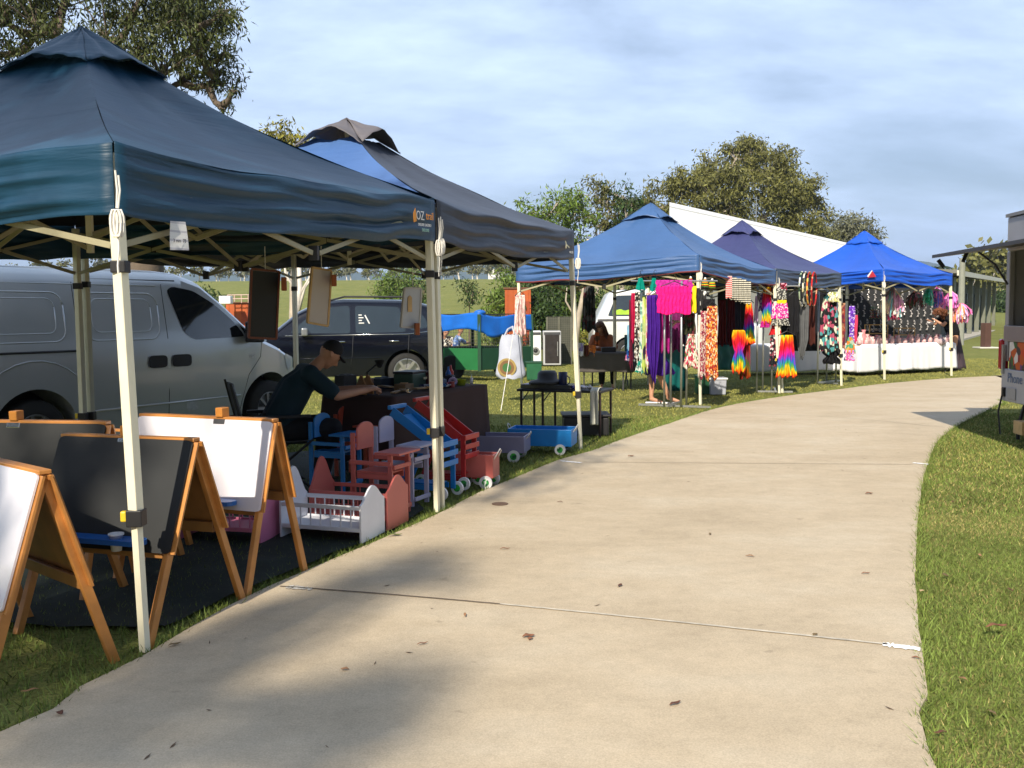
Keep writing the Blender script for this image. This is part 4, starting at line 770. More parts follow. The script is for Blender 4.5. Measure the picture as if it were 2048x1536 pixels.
# ground tarp
TARP = M('dark_green_tarp', (.010,.018,.015), .8, .35, 3, bump=.6, bscale=6)
q = [G(-350,1235), G(120,1262), G(330,1262), G(560,1158), G(770,1072), G(850,1025), G(700,900), G(330,930), G(-200,980)]
g = MB(); n = len(q); cx = sum((Vector((p.x,p.y,0)) for p in q), Vector())/n
def tf(u, v):
    i = u*n; k = int(i)%n; s = i-int(i); p = Vector((q[k].x,q[k].y,0)).lerp(Vector((q[(k+1)%n].x,q[(k+1)%n].y,0)), s); p = cx.lerp(p, v); return (p.x, p.y, .022+.016*abs(nz(p.x*3.2, p.y*1.4))+.008*nz(p.x*9,p.y*5))
g.grid(tf, 180, 26); tag(g.build('ground_sheet', TARP, smooth=True), 'crumpled dark green tarpaulin spread on the grass beneath the easels and cots', 'tarpaulin')
# ---------------------------------------------------------------- painted toys
def paint(n, c): return M('toy_'+n, c, .38, .06, 6, spec=.5)
TW = paint('white',(.72,.74,.80)); TC_ = paint('coral',(.52,.13,.11)); TP_ = paint('pink',(.66,.20,.34)); TB_ = paint('blue',(.01,.20,.55)); TR_ = paint('red',(.45,.02,.02)); TL = paint('lavender',(.22,.21,.33)); TLW = paint('pale_lavender',(.42,.42,.60)); TO = paint('orange_red',(.58,.10,.05)); TSB = paint('sky_blue',(.008,.20,.58)); TGY = paint('grey',(.22,.22,.26))
def endboard(w_, h, low):      # shaped head board outline
    o = [(-w_/2,0),(w_/2,0),(w_/2,low)]
    for i in range(1,12): t = i/12; x = w_/2-w_*t; o.append((x, low+(h-low)*(math.sin(PI*t)**1.6)*(1+.0)))
    return o+[(-w_/2,low)]
def cot(label, mat, c, rz, L_, w_, h, low, legs=.05):
    root = thing('doll_cot', label, 'doll cot', c, rz, 'painted wooden doll cots')
    for x in (-L_/2, L_/2): MB().prism(endboard(w_, h if x > 0 else h*1.3, low), .014, Matrix.Translation((x,0,0)) @ Matrix.Rotation(PI/2,4,'Z')).build('end_board', mat, root, local=True, bevel=.002)
    for y in (-w_/2+.012, w_/2-.012):
        for z in (legs+.03, low*.92): MB().box((0,y,z), (L_-.016,.014,.026)).build('side_rail', mat, root, local=True, bevel=.002)
        for i in range(7): x = -L_/2+L_*(i+1)/8; MB().tube([(x,y,legs+.044),(x,y,low*.92-.014)], .005, 6, cap=False).build('spindle', mat, root, local=True)
    MB().box((0,0,legs+.03), (L_-.03,w_-.045,.008)).build('base_board', mat, root, local=True); return root
rd = (G(742,1082)-G(575,1083)); rzc = math.atan2(-.22,1)
cw = (G(722,1092)+G(768,1072))/2; ln_ = .56; ux_ = Vector((math.cos(R(-18)), math.sin(R(-18)),0))
cot('white doll cot at the path edge in front of the coral one', TW, xy(cw,.02)-ux_*ln_/2, R(-18), ln_, .33, .335, .235)
cc = (G(772,1070)+G(817,1046))/2; cot('coral pink doll cot directly behind the white one', TC_, xy(cc,.02)-ux_*ln_/2, R(-18), ln_, .33, .345, .25)
cp = G(545,1090); cot('bright pink doll cot seen beneath the right hand white board easel', TP_, xy(cp,.02)+Vector((-.30,.16,0)), R(-14), .56, .30, .30, .24)
def highchair(label, mat, c, rz, h=.64, w_=.22, seat=.30, tray=.44, L_=.30, group='painted doll high chairs'):
    root = thing('doll_high_chair', label, 'doll chair', c, rz, group); b = lambda n, g: g.build(n, mat, root, local=True, bevel=.003)
    for y in (-w_/2, w_/2):
        b('leg', MB().box((-L_/2,y,h*.44), (.035,.018,h*.88))); b('leg', MB().box((L_/2,y,tray/2), (.035,.018,tray))); b('arm', MB().box((0,y+math.copysign(.019,y),tray*.86), (L_+.03,.016,.03))); b('seat_rail', MB().box((0,y-math.copysign(.018,y),seat-.02), (L_-.04,.014,.04)))
    b('seat', MB().box((0,0,seat+.008), (L_-.04,w_-.02,.014))); b('tray', MB().box((L_/2-.01,0,tray+.009), (.20,w_+.06,.016)))
    o = [(-w_/2+.01,-.02),(w_/2-.01,-.02)]+[((w_/2-.01)*math.cos(a), .115+.055*math.sin(a)) for a in [PI*i/10 for i in range(11)]]
    b('backrest', MB().prism(o, .014, Matrix.Translation((-L_/2+.026,0,h-.18)) @ Matrix.Rotation(PI/2,4,'Z')))
    b('cross_bar', MB().box((L_/2+.0265,0,tray*.80), (.016,w_,.03))); b('foot_bar', MB().box((L_/2+.0265,0,.06), (.016,w_,.03))); return root
fr = R(-24)
def gz(px, py, dx=0, dy=0, z=.02): p = G(px,py); return Vector((p.x+dx,p.y+dy,z))
highchair('coral doll high chair with a red tray beside the coral cot', TC_, gz(815,1035,-.19,.05), fr, .66, .23)
highchair('pale lavender doll high chair between the coral and blue ones', TLW, gz(852,1018,-.19,.12), fr, .66, .22)
highchair('blue doll high chair at the back left of the painted toys', TB_, gz(705,985,-.15,.10), fr, .62, .24)
highchair('orange red doll high chair behind the blue one', TO, gz(748,962,-.16,.16), fr, .62, .22)
def wheelset(root, mat, pts, r, axis_m, hub):
    for p in pts: w_ = MB().lathe([(.001,-.009),(r,-.009),(r,.009),(.001,.009)], p, 24, axis_m).build('wheel', WHITE, root, local=True); MB().lathe([(.001,-.013),(r*.55,-.012),(r*.55,.012),(.001,.013)], p, 18, axis_m).build('hub', hub, w_, local=True)
HUB = MP('green_hub', [(.05,.35,.08),(.6,.7,.6),(.05,.45,.05),(.02,.12,.04)], 40, 'voronoi', .5)
def stroller(label, mat, c, rz, h=.64, w_=.20, L_=.42, fh=.44):
    root = thing('doll_stroller', label, 'doll stroller', c, rz, 'painted doll strollers'); b = lambda n, g: g.build(n, mat, root, local=True, bevel=.003)
    for y in (-w_/2, w_/2):
        b('side_panel', MB().beam((L_/2-.03,y,fh-.03), (-L_/2,y,h), .014, .075)); b('front_leg', MB().box((L_/2,y,.055+(fh-.055)/2), (.04,.016,fh-.055))); b('rear_leg', MB().beam((-L_/2+.03,y-math.copysign(.016,y),.06), (-.02,y-math.copysign(.016,y),fh-.02), .014, .04)); b('base_rail', MB().box((0,y-math.copysign(.016,y),.085), (L_-.06,.014,.04)))
    for i in range(3): b('slat', MB().box((L_/2+.028,0,fh-.02-.075*i), (.014,w_+.05,.042)))
    b('handle', MB().box((-L_/2-.01,0,h+.03), (.03,w_+.04,.03))); b('back_panel', MB().beam((L_/2-.08,0,fh-.06), (-L_/2+.06,0,h-.035), w_-.03, .012)); b('floor_board', MB().box((0,0,.112), (L_-.08,w_-.05,.01)))
    wheelset(root, mat, [(L_/2+.02,y,.055) for y in (-w_/2-.03,w_/2+.03)]+[(-L_/2+.05,y,.055) for y in (-w_/2-.03,w_/2+.03)], .052, Matrix.Rotation(PI/2,3,'X'), HUB); return root
stroller('blue slatted doll stroller beside the second canopy leg', TSB, gz(896,1003,-.20,.13), fr, .66)
stroller('red slatted doll stroller between the blue one and the coral wagon', TR_, gz(945,982,-.22,.13), fr, .68)
stroller('grey doll stroller behind the coral high chair', TGY, gz(765,935,-.18,.18), fr, .66)
def wagon(label, mat, c, rz, L_, w_, h, wz=.06, wr=.055, rope=True):
    root = thing('toy_wagon', label, 'toy wagon', c, rz, 'painted toy wagons'); b = lambda n, g: g.build(n, mat, root, local=True, bevel=.003); z0 = wz+.03
    for y in (-w_/2,w_/2): b('side_panel', MB().box((0,y,z0+h/2), (L_,.014,h)))
    for x in (-L_/2,L_/2):
        b('end_panel', MB().box((x-math.copysign(.0075,x),0,z0+h/2), (.014,w_-.015,h)))
        g = MB(); g.tube([(x,-.06,z0+h*.8),(x+math.copysign(.03,x),-.045,z0+h*1.1),(x+math.copysign(.035,x),.0,z0+h*1.22),(x+math.copysign(.03,x),.045,z0+h*1.1),(x,.06,z0+h*.8)], .005, 6); g.build('rope_handle', ROPE, root, local=True, smooth=True)
    b('floor_board', MB().box((0,0,z0+.008), (L_-.03,w_-.015,.012))); wheelset(root, mat, [(x,y,wr) for x in (-L_*.33,L_*.33) for y in (-w_/2-.022,w_/2+.022)], wr, Matrix.Rotation(PI/2,3,'X'), HUB); return root
def alongpath(): pass
ed = (B-A).normalized(); rzp = math.atan2(ed.y, ed.x)
wagon('coral toy wagon with rope handles, smallest, beside the red stroller', TC_, gz(992,975,-.16,.05,.0), fr+R(8), .34, .17, .19, .06, .055)
wagon('dark lavender toy wagon with grey panels behind the coral one', TL, gz(1040,922,-.22,.10,.0), R(-12), .60, .30, .16, .06, .06)
wagon('bright blue toy wagon nearest the third canopy leg at the path edge', TSB, gz(1140,909,-.27,.18,.0), R(-14), .66, .32, .17, .055, .055)
# ---------------------------------------------------------------- trestle table with dark cloth
t0 = Vector((-1.02,8.05,0)); t1 = Vector((-.26,9.45,0)); td = (t1-t0).normalized(); tn = Vector((-td.y,td.x,0)); TH = .72; TWD = .74
BRC = M('dark_brown_cloth', (.050,.026,.022), .9, .12, 5)
tb = thing('trestle_table', 'long trestle table under the dark brown cloth beside the seated man', 'table', (t0+t1)/2)
g = MB(); g.beam(t0+tn*TWD/2+Vector((0,0,TH-.03)), t1+tn*TWD/2+Vector((0,0,TH-.03)), TWD-.03, .03); g.build('tabletop', WOODP, tb)
for a in (.12,.88):
    for o_ in (.08,TWD-.08): MB().tube([t0.lerp(t1,a)+tn*o_+Vector((0,0,.01)), t0.lerp(t1,a)+tn*o_+Vector((0,0,TH-.045))], .014, 8).build('leg', BLACK, tb)
g = MB()
def drape(e, lift, u):   # outline around the table
    pts = [t0, t1, t1+tn*TWD, t0+tn*TWD]; i = min(int(u*4),3); s = u*4-i; return pts[i].lerp(pts[(i+1)%4], s)
def clf(u, v):
    p = drape(0,0,u); c = (t0+t1+tn*TWD*2)/2/1; c = (t0+t1)/2+tn*TWD/2
    if v < .3: q_ = c.lerp(p, v/.3); return (q_.x,q_.y,TH+.004+.004*nz(q_.x*5,q_.y*5))
    k_ = (v-.3)/.7; o_ = (p-c).normalized()*(.012+.10*k_*(.5+.5*math.sin(u*4*PI*1.0+.4)**2)+.02*math.sin(u*70)*k_); drop = .50+.06*math.sin(u*9); q_ = p+o_; return (q_.x, q_.y, TH+.002-drop*k_)
g.grid(clf, 96, 20); tag(g.build('tablecloth', BRC, smooth=True, solid=.003), 'dark brown cloth draped over the long trestle table', 'tablecloth')
def item(name, label, cat, mb, mat, **k): o = mb.build(name, mat, None, **k); tag(o, label, cat); return o
def ont(s, o_, z=0): p = t0.lerp(t1, s)+tn*o_; return Vector((p.x,p.y,TH+.008+z))
rt_ = rzp
def bottle(p, r, h, mat, lab, nk=.35):
    o = MB().lathe([(.001,0),(r,.003),(r,h*.6),(r*nk,h*.78),(r*nk,h*.93),(.001,h*.93)], p, 16).build('bottle', mat, None, smooth=True); tag(o, lab, 'bottle', 'paint bottles on the trestle table'); MB().lathe([(.001,0),(r*nk*1.3,0),(r*nk*1.2,h*.1),(.001,h*.1)], Vector(p)+Vector((0,0,h*.93)), 12).build('cap', WHITE, o) if False else None
bottle(ont(.86,.30), .028, .19, M('blue_plastic',(.01,.1,.4),.3,.05,5), 'blue bottle with a white cap on the dark cloth table'); bottle(ont(.93,.34), .028, .20, M('red_plastic',(.5,.03,.02),.3,.05,5), 'red bottle at the far end of the dark cloth table'); bottle(ont(.95,.12), .015, .09, WHITE, 'small white bottle at the corner of the dark cloth table')
tbx = thing('tool_case', 'dark green ridged tool case on the dark cloth table', 'case', ont(.55,.42)); g = MB().box(ont(.55,.42,.07), (.30,.20,.14), (0,0,rt_)); g.build('body', M('dark_green_plastic',(.03,.07,.045),.5,.1,5), tbx, bevel=.012)
MB().box(ont(.55,.42,.15), (.31,.21,.022), (0,0,rt_)).build('lid', BLACK, tbx, bevel=.006); MB().box(ont(.60,.30,.09), (.07,.008,.02), (0,0,rt_+PI)).build('name_plate', M('tan_plate',(.5,.42,.25),.5,.1,5), tbx)
item('stacked_trays','black stacked trays on the dark cloth table behind the tool case','tray', MB().box(ont(.80,.50,.03), (.30,.26,.05),(0,0,rt_)).box(ont(.79,.50,.075), (.28,.24,.03),(0,0,rt_+.1)), BLACK, bevel=.006)
item('paint_tub','yellow green tub of paint on the dark cloth table','tub', MB().lathe([(.001,0),(.045,0),(.055,.06),(.057,.06),(.001,.05)], ont(.84,.14), 18), M('lime_plastic',(.38,.5,.03),.4,.1,5), smooth=True)
item('sticker_roll','lilac roll standing on edge on the dark cloth table','roll', MB().lathe([(.022,-.012),(.045,-.012),(.045,.012),(.022,.012),(.022,-.012)], ont(.73,.12,.046), 20, Matrix.Rotation(PI/2,3,'X')), M('lilac',(.35,.28,.5),.5,.1,5))
for i, (s, o_, a, l_, lab) in enumerate(((.20,.18,.2,.24,'thin pale wood strip lying on the dark cloth table nearest the man'),(.30,.22,.6,.26,'pair of pale wooden slats on the dark cloth table'),(.40,.12,-.3,.2,'short wooden offcut overhanging the dark cloth table edge'),(.47,.10,.1,.18,'second short offcut nearer the coloured ribbons on the table'),(.33,.45,1.0,.22,'wooden panel leaning flat near the tool case'),(.12,.5,.9,.2,'upright wooden blank before the man'))):
    item('wood_strip', lab, 'wood strip', MB().box(ont(s,o_,.012+.006*i), (l_,.045+.01*(i%3),.014),(0,0,rt_+a)), M('raw_pine',(.34,.21,.10),.6,.25,9), bevel=.002)
for i, (s, a) in enumerate(((.03,0),(.09,.1))): item('wood_blank', ('rounded wooden blank held upright before the man','second rounded wooden blank beside the first before the man')[i], 'wood blank', MB().prism(endboard(.14,.17,.09), .012, Matrix.Translation(ont(s,.36)) @ Matrix.Rotation(rzp+1.1+a,4,'Z')), PLY)
item('hand_plane','metal hand tool with a bright blade on the dark cloth table','tool', MB().box(ont(.22,.06,.012), (.16,.03,.012),(0,0,rt_+.3)).box(ont(.19,.05,.03), (.05,.025,.03),(0,0,rt_+.3)), CHROME, bevel=.003)
item('tape_roll','white tape roll standing on the dark cloth table','roll', MB().lathe([(.025,-.012),(.042,-.012),(.042,.012),(.025,.012),(.025,-.012)], ont(.27,.58,.043), 20, Matrix.Rotation(PI/2,3,'X')), WHITE)
item('desk_lamp','black adjustable lamp at the back of the dark cloth table','lamp', MB().tube([ont(.36,.66),ont(.33,.66,.16),ont(.42,.62,.25)], .009, 6).lathe([(.02,0),(.05,.07),(.001,.02)], ont(.42,.62,.2), 14).lathe([(.001,0),(.06,0),(.05,.015),(.001,.015)], ont(.36,.66), 16), BLACK)
item('ribbon_pile','tangle of blue and red ribbons on the dark cloth table','ribbons', [g.tube([ont(.50+.22*random.random(), .05+.22*random.random(), .01+.03*random.random()) for _ in range(5)], .006, 4) for g in [MB()] for _ in range(26)][0], MP('ribbon_colours',[(.05,.2,.5),(.4,.05,.06),(.5,.5,.55),(.04,.04,.1),(.1,.25,.4)],18,'voronoi'))
item('paint_jars','row of small dark jars on the dark cloth table front edge','jars', MB().lathe([(.001,0),(.025,0),(.025,.06),(.001,.06)], ont(.66,.06), 14), M('dark_red_jar',(.2,.02,.03),.4,.1,5))
gb = thing('water_bottle','clear grey plastic bottle standing on grass under the table end','bottle', gz(957,875)); MB().lathe([(.001,0),(.055,.004),(.055,.17),(.02,.22),(.02,.25),(.001,.25)], gz(957,875,0,0,.0), 18).build('body', M('cloudy_plastic',(.30,.33,.38),.25,.1,5,spec=.6), gb, smooth=True)
# ---------------------------------------------------------------- boards hanging under the canopies
def hang(label, q4, d, fm, bm_, block=None, extra=None):
    c = [P(x,y,d+dd) for (x,y), dd in zip(q4,(0,.12,.12,0))]; ctr = sum(c, Vector())/4; root = thing('hanging_board', label, 'board', ctr, group='boards hanging under the canopies')
    nrm = (c[1]-c[0]).cross(c[3]-c[0]).normalized(); 
    if nrm.y > 0: nrm = -nrm
    g = MB()
    for i in range(4): g.beam(c[i], c[(i+1)%4], .014, .020, up=nrm)
    g.build('frame', fm, root); cs = [ctr+(p-ctr)*.965 for p in c]; g = MB(); g.add([p-nrm*.004 for p in cs]+[p+nrm*.004 for p in cs], [(0,1,2,3),(7,6,5,4),(0,4,5,1),(1,5,6,2),(2,6,7,3),(3,7,4,0)]); g.build('panel', bm_, root)
    tp = c[0].lerp(c[1],.5); MB().tube([tp, tp+Vector((0,.0,.16))], .003, 4).build('cord', ROPE, root)
    if block: MB().box(P(block[0],block[1],d+.06), (.035,.09,block[2]), (0,0,.2)).build('wood_block', M('red_wood',(.35,.10,.03),.5,.2,8), root, bevel=.004)
    if extra: extra(root, c, nrm)
    return root
hang('black chalkboard in a brown frame hanging by the van nose', [(503,538),(558,543),(552,678),(497,675)], 6.4, M('brown_frame',(.16,.045,.02),.5,.2,8), BLACK, (568,568,.09))
hang('white board in a pine frame hanging in front of the navy car', [(624,535),(662,541),(655,652),(615,645)], 6.7, WOODP, M('dull_white_board',(.55,.50,.47),.4,.05,4), (668,561,.08))
def door(root, c, nrm): 
    p = c[0].lerp(c[2],.33)+nrm*.006; MB().prism([(-.02,-.06),(.02,-.06),(.02,.05),(0,.065),(-.02,.05)], .004, frame(p-Vector((.0,0,.02)), c[1]-c[0])).build('small_door', WOODP, root)
hang('small pale card board with a tiny wooden door hanging left of the second leg', [(809,576),(842,577),(838,655),(802,654)], 7.2, M('pale_frame',(.5,.48,.45),.6,.1,8), M('pale_card',(.50,.52,.55),.5,.04,4), (834,658,.09), door)

rg = random.Random(31)
for i, (s, o_, w_, h_, c, lab) in enumerate(((.10,.62,.16,.16,(.03,.028,.03),'dark upright box at the back of the dark cloth table nearest the man'),(.20,.50,.10,.12,(.12,.05,.03),'reddish wooden box on the dark cloth table'),(.44,.62,.20,.10,(.02,.03,.05),'dark blue box behind the tool case'),(.62,.16,.12,.08,(.05,.08,.16),'blue grey carton at the front of the dark cloth table'),(.70,.34,.12,.14,(.10,.02,.03),'dark red carton in the middle of the dark cloth table'),(.78,.20,.10,.10,(.03,.03,.06),'small navy carton near the lilac roll'),(.90,.55,.16,.12,(.02,.02,.025),'black carton at the far back corner of the dark cloth table'),(.38,.30,.16,.06,(.22,.13,.06),'low plywood box of parts on the dark cloth table'))):
    b_ = thing('carton' if i not in (1,7) else 'wooden_box', lab, 'box', ont(s,o_)); MB().box(ont(s,o_,h_/2), (w_,w_*.75,h_), (0,0,rt_+rg.uniform(-.3,.3))).build('body', M('box%d'%i, c, .6, .2, 9), b_, bevel=.004); MB().box(ont(s,o_,h_+.005), (w_*.55,w_*.4,.008), (0,0,rt_+rg.uniform(-.3,.3))).build('flap', M('flap%d'%i, tuple(min(v*2.2+.02,1) for v in c), .7, .2, 9), b_)
# ---------------------------------------------------------------- clothes stalls
PROF = {'dress':lambda v:.62+.25*v+(.25 if v > .35 else .25*v/.35)*.6, 'skirt':lambda v:.80+.20*v, 'scarf':lambda v:.85+.15*math.sin(v*7), 'top':lambda v:1.0, 'bell':lambda v:.35+.65*v**.8, 'twist':lambda v:.55+.45*abs(math.sin(v*5+.6)), 'point':lambda v:1.0-.75*max(0,v-.65)/.35}
RB = [(.5,.01,.02),(.75,.12,.0),(.75,.5,.01),(.05,.35,.06),(.01,.12,.5),(.2,.02,.4),(.6,.01,.2),(.5,.01,.02)]
def garment(label, cat, x0, y0, x1, y1, d, mat, kind='skirt', folds=4, amp=.03, yaw=0, hanger=False, group='clothes hanging on the racks', seed=None, pants=False, name='garment', solid=.004):
    seed = seed if seed is not None else x0*.013; a = P((x0+x1)/2, y0, d); b = P((x0+x1)/2, y1, d); Wd = (x1-x0)/FPX*d; H = a.z-b.z
    if hanger or pants: root = thing(name, label, cat, a, yaw, group); loc = True
    else: root = None
    m = Matrix.Translation(a) @ Matrix.Rotation(yaw, 4, 'Z'); g = MB(); pf_ = PROF[kind]
    def f(u, v, sx=0, sw=1):
        w_ = Wd*pf_(v)*sw; x = (u-.5)*w_+sx*Wd*(.3+.7*v)+.035*nz(v*4, seed)*Wd; y = amp*(.35+.65*v)*math.sin(u*folds*2*PI+1.1*nz(v*1.3, seed))+amp*.5*nz(u*9, v*5, seed); z = -v*H*(1+.04*math.sin(u*11+seed)*(v > .8))
        return m @ Vector((x, y, z)) if root is None else Vector((x,y,z))
    if pants:
        for s in (-1,1): g.grid(lambda u, v: f(u, v, s*.25, .47), 14, 24)
    else: g.grid(f, max(18, folds*7), 26)
    if root is None: o = g.build(name, mat, None, smooth=True, solid=solid); return tag(o, label, cat, group)
    o = g.build('cloth', mat, root, local=True, smooth=True, solid=solid)
    if hanger:
        h = MB(); w_ = Wd*.42; h.tube([(-w_,0,-.01),(0,0,.07),(w_,0,-.01)], .007, 5); h.tube([(0,0,.07),(0,0,.10),(.02,0,.125),(.035,0,.10)], .004, 5); h.build('hanger', BLACK, root, local=True)
    return root
def rack(label, px0, px1, d0, d1, ytop, posts, ybase, bars=True):
    root = thing('clothes_rack', label, 'clothes rack', xy(P((px0+px1)/2,628,(d0+d1)/2),0), group='grey metal clothes racks')
    for px, d in posts: b = xy(P(px,628,d),0); top = P(px,ytop,d); MB().tube([b+Vector((0,0,.02)), Vector((b.x,b.y,top.z))], .017, 8).build('post', STEEL, root, smooth=True)
    a, b = P(px0,ytop,d0), P(px1,ytop,d1); MB().tube([a,b], .012, 6).build('rail', STEEL, root)
    if bars:
        p, q = xy(P(px0+16,628,d0),.022), xy(P(px1-12,628,d1),.022); MB().beam(p, q, .03, .03).build('base_bar', STEEL, root); c = (p+q)/2; n = Vector((-(q-p).y,(q-p).x,0)).normalized()*.35; MB().beam(c-n+Vector((0,0,.03)), c+n+Vector((0,0,.03)), .03, .03).build('base_bar', STEEL, root)
    return root
rack('four post grey clothes rack holding the hot pink top', 1262, 1435, 14.5, 14.0, 562, [(1329,14.3),(1342,14.55),(1363,14.1),(1374,14.45)], 818)
rack('grey clothes rack with rainbow garments below the navy canopy', 1500, 1600, 16.75, 16.6, 572, [(1515,16.7),(1527,16.9),(1545,16.7),(1557,16.95)], 788)
rack('grey clothes rack with the black floral dress, farthest from the camera', 1628, 1690, 18.7, 18.4, 580, [(1637,18.5),(1655,18.6),(1674,18.5)], 770)
k_ = dict
def col(n, c, **k): return M('cloth_'+n, c, .85, .15, 12, spec=.15, **k)
BWP = MP('black_white_print', [(.02,.02,.02),(.7,.7,.65),(.02,.02,.02),(.35,.3,.25)], 34); LIME = MP('lime_print', [(.45,.55,.12),(.03,.02,.05),(.6,.6,.4),(.4,.5,.2)], 9, stretch=(1,1,.5)); PKP = MP('pink_white_print', [(.75,.6,.55),(.6,.2,.25),(.7,.68,.6),(.7,.45,.35)], 30)
MINT = MP('mint_print', [(.35,.6,.48),(.6,.65,.5),(.15,.3,.25),(.55,.6,.6)], 18); ORP = MP('orange_print_cloth', [(.65,.15,.03),(.75,.45,.15),(.35,.03,.03),(.8,.7,.5),(.6,.2,.02),(.2,.02,.03)], 42); MAR = MP('maroon_print', [(.3,.03,.07),(.5,.3,.25),(.18,.02,.05),(.6,.55,.5)], 46)
FLW = MP('floral_white', [(.75,.72,.62),(.55,.06,.12),(.1,.14,.04),(.72,.7,.6),(.5,.25,.2)], 26); DKO = MP('dark_olive_print', [(.04,.05,.02),(.15,.03,.04),(.06,.07,.03),(.03,.03,.02)], 20)
HPK = M('cloth_hot_pink', (.85,.01,.22), .8, .25, 22, bump=1.0, bscale=55, spec=.2); MAG = M('cloth_magenta', (.42,.01,.22), .85, .3, 25, bump=1, bscale=60); PUR = col('purple',(.055,.012,.22)); CRI = col('crimson',(.42,.01,.06)); TEA = col('teal',(.0,.22,.17)); YEL = col('yellow',(.85,.62,.02)); DKG = col('charcoal',(.03,.03,.04)); BLK = col('black',(.012,.012,.014))
gm = garment
gm('narrow maroon scarf at the left end of the nearest clothes rack','scarf',1258,600,1266,735,14.75,col('maroon',(.12,.01,.03)),'scarf',2,.02)
gm('pale blue thin scarf end behind the crimson garment','scarf',1254,650,1262,700,14.8,col('pale_blue',(.2,.4,.55)),'scarf',2,.02)
gm('crimson long strip garment beside the black and white print','dress',1262,586,1272,684,14.7,CRI,'scarf',2,.02)
gm('black and white leaf print long dress left of the mint dress','dress',1269,584,1283,722,14.6,BWP,'skirt',2,.03)
gm('mint green patterned long dress with hanger','dress',1279,580,1291,745,14.5,MINT,'skirt',2,.025,hanger=True)
gm('lime and black block print long dress','dress',1284,592,1296,742,14.45,LIME,'skirt',2,.025)
gm('pink and white floral long dress left of the purple one','dress',1292,585,1302,735,14.4,PKP,'skirt',2,.02)
gm('teal strappy top with a deep neckline on its left hanger','top',1271,556,1291,580,14.3,TEA,'bell',2,.01,hanger=True)
gm('teal top hanging nearest the hot pink garment','top',1299,556,1317,582,14.3,TEA,'bell',2,.01,hanger=True)
gm('trailing teal and white hem hanging lowest at the left of the rack','skirt',1270,722,1288,745,14.5,MP('teal_white_print',[(.0,.3,.22),(.6,.65,.6),(.0,.2,.15)],22),'bell',3,.03)
gm('blue and pink patterned short skirt behind the long dresses','skirt',1250,692,1270,722,14.9,MP('blue_pink_print',[(.02,.12,.45),(.5,.15,.3),(.02,.05,.2),(.5,.5,.55)],26),'bell',3,.03)
gm('long plain purple dress hanging above bare legs','dress',1294,590,1320,762,14.3,PUR,'point',3,.05,hanger=True)
gm('blue thin strip garment right of the purple dress','scarf',1318,640,1325,700,14.6,col('steel_blue',(.08,.2,.42)),'scarf',1,.02)
gm('long magenta lace dress behind the hot pink top','dress',1318,560,1340,702,14.45,MAG,'dress',3,.03)
gm('second magenta lace cloth deeper inside the mid blue canopy','cloth',1338,612,1366,702,15.4,M('cloth_dark_magenta',(.16,.01,.10),.9,.3,20),'skirt',3,.03)
gm('hot pink shirred top on a black clip hanger, brightest on the rack','top',1314,572,1383,628,14.0,HPK,'top',9,.014,yaw=.1,hanger=True)
gm('magenta ruffled top edge behind the hot pink garment','top',1312,560,1385,590,14.15,M('cloth_magenta_ruffle',(.5,.02,.3),.8,.3,25,bump=1,bscale=60),'top',8,.02)
gm('yellow top peeking out right of the hot pink one','top',1380,572,1393,625,14.15,YEL,'top',2,.02); gm('charcoal top between the yellow and the black and white ones','top',1390,576,1400,626,14.2,DKG,'top',2,.02)
gm('black and white abstract top beside the canopy leg','top',1398,582,1414,622,14.2,MP('bw_block',[(.02,.02,.02),(.7,.7,.68),(.03,.03,.03)],16),'skirt',2,.02,hanger=True); gm('black top with small flowers below the black and white one','top',1396,612,1418,632,14.22,MP('bw_small',[(.02,.02,.02),(.02,.02,.02),(.5,.5,.45),(.02,.02,.02)],40),'skirt',3,.02)
gm('dark olive patterned skirt below the yellow top','skirt',1366,626,1392,668,14.3,DKO,'skirt',3,.03); gm('white floral skirt with red blooms below the dark olive one','skirt',1367,668,1398,736,14.2,FLW,'bell',4,.04)
gm('ivory lace strip garment left of the maroon print skirt','scarf',1396,630,1404,752,14.15,col('ivory',(.7,.62,.55)),'scarf',1,.02); gm('maroon speckled long skirt left of the orange one','skirt',1400,622,1417,755,14.1,MAR,'skirt',3,.025); gm('orange patterned long skirt at the right end of the first rack','skirt',1412,612,1437,757,14.0,ORP,'skirt',4,.03,hanger=True)
gm('black angled hanger trousers above the orange skirt','trousers',1404,598,1432,616,14.1,BLK,'skirt',2,.01)
# crochet items under the valance
def knit(label, x0, y0, x1, y1, d, mats, n, cat='hat', grp='knitted hats under the mid blue canopy'):
    c = P((x0+x1)/2,(y0+y1)/2,d); root = thing('knitted_hat', label, cat, c, group=grp)
    r = (x1-x0)/FPX*d/2; h = (y1-y0)/FPX*d; g = MB(); g.lathe([(r,-h/2),(r*1.03,-h*.3),(r*.95,0),(r*.7,h*.3),(r*.2,h*.48),(.001,h*.5)], c, 18); g.build('crown', mats[0], root, smooth=True); MB().ball(c+Vector((0,-.01,h*.55)), r*.35, 10).build('pompom', mats[1], root, smooth=True); MB().lathe([(r*1.02,-h*.5),(r*1.08,-h*.42),(r*1.08,-h*.3),(r*1.02,-h*.25)], c, 18).build('brim', mats[2], root, smooth=True)
RAS = MP('rasta_stripes', [(.5,.02,.01),(.8,.6,.02),(.05,.3,.03),(.02,.02,.02)], 26, 'stripes')
for i, (x, lab) in enumerate(((1381,'small knitted hat with a white pompom left of the canopy leg'),(1410,'red yellow and green knitted hat just right of the canopy leg'),(1424,'red yellow and black knitted hat farther right under the valance'))): knit(lab, x-7, 556+i*2, x+7, 572+i*2, 14.5, (RAS, WHITE, RAS if i else YEL), 0)
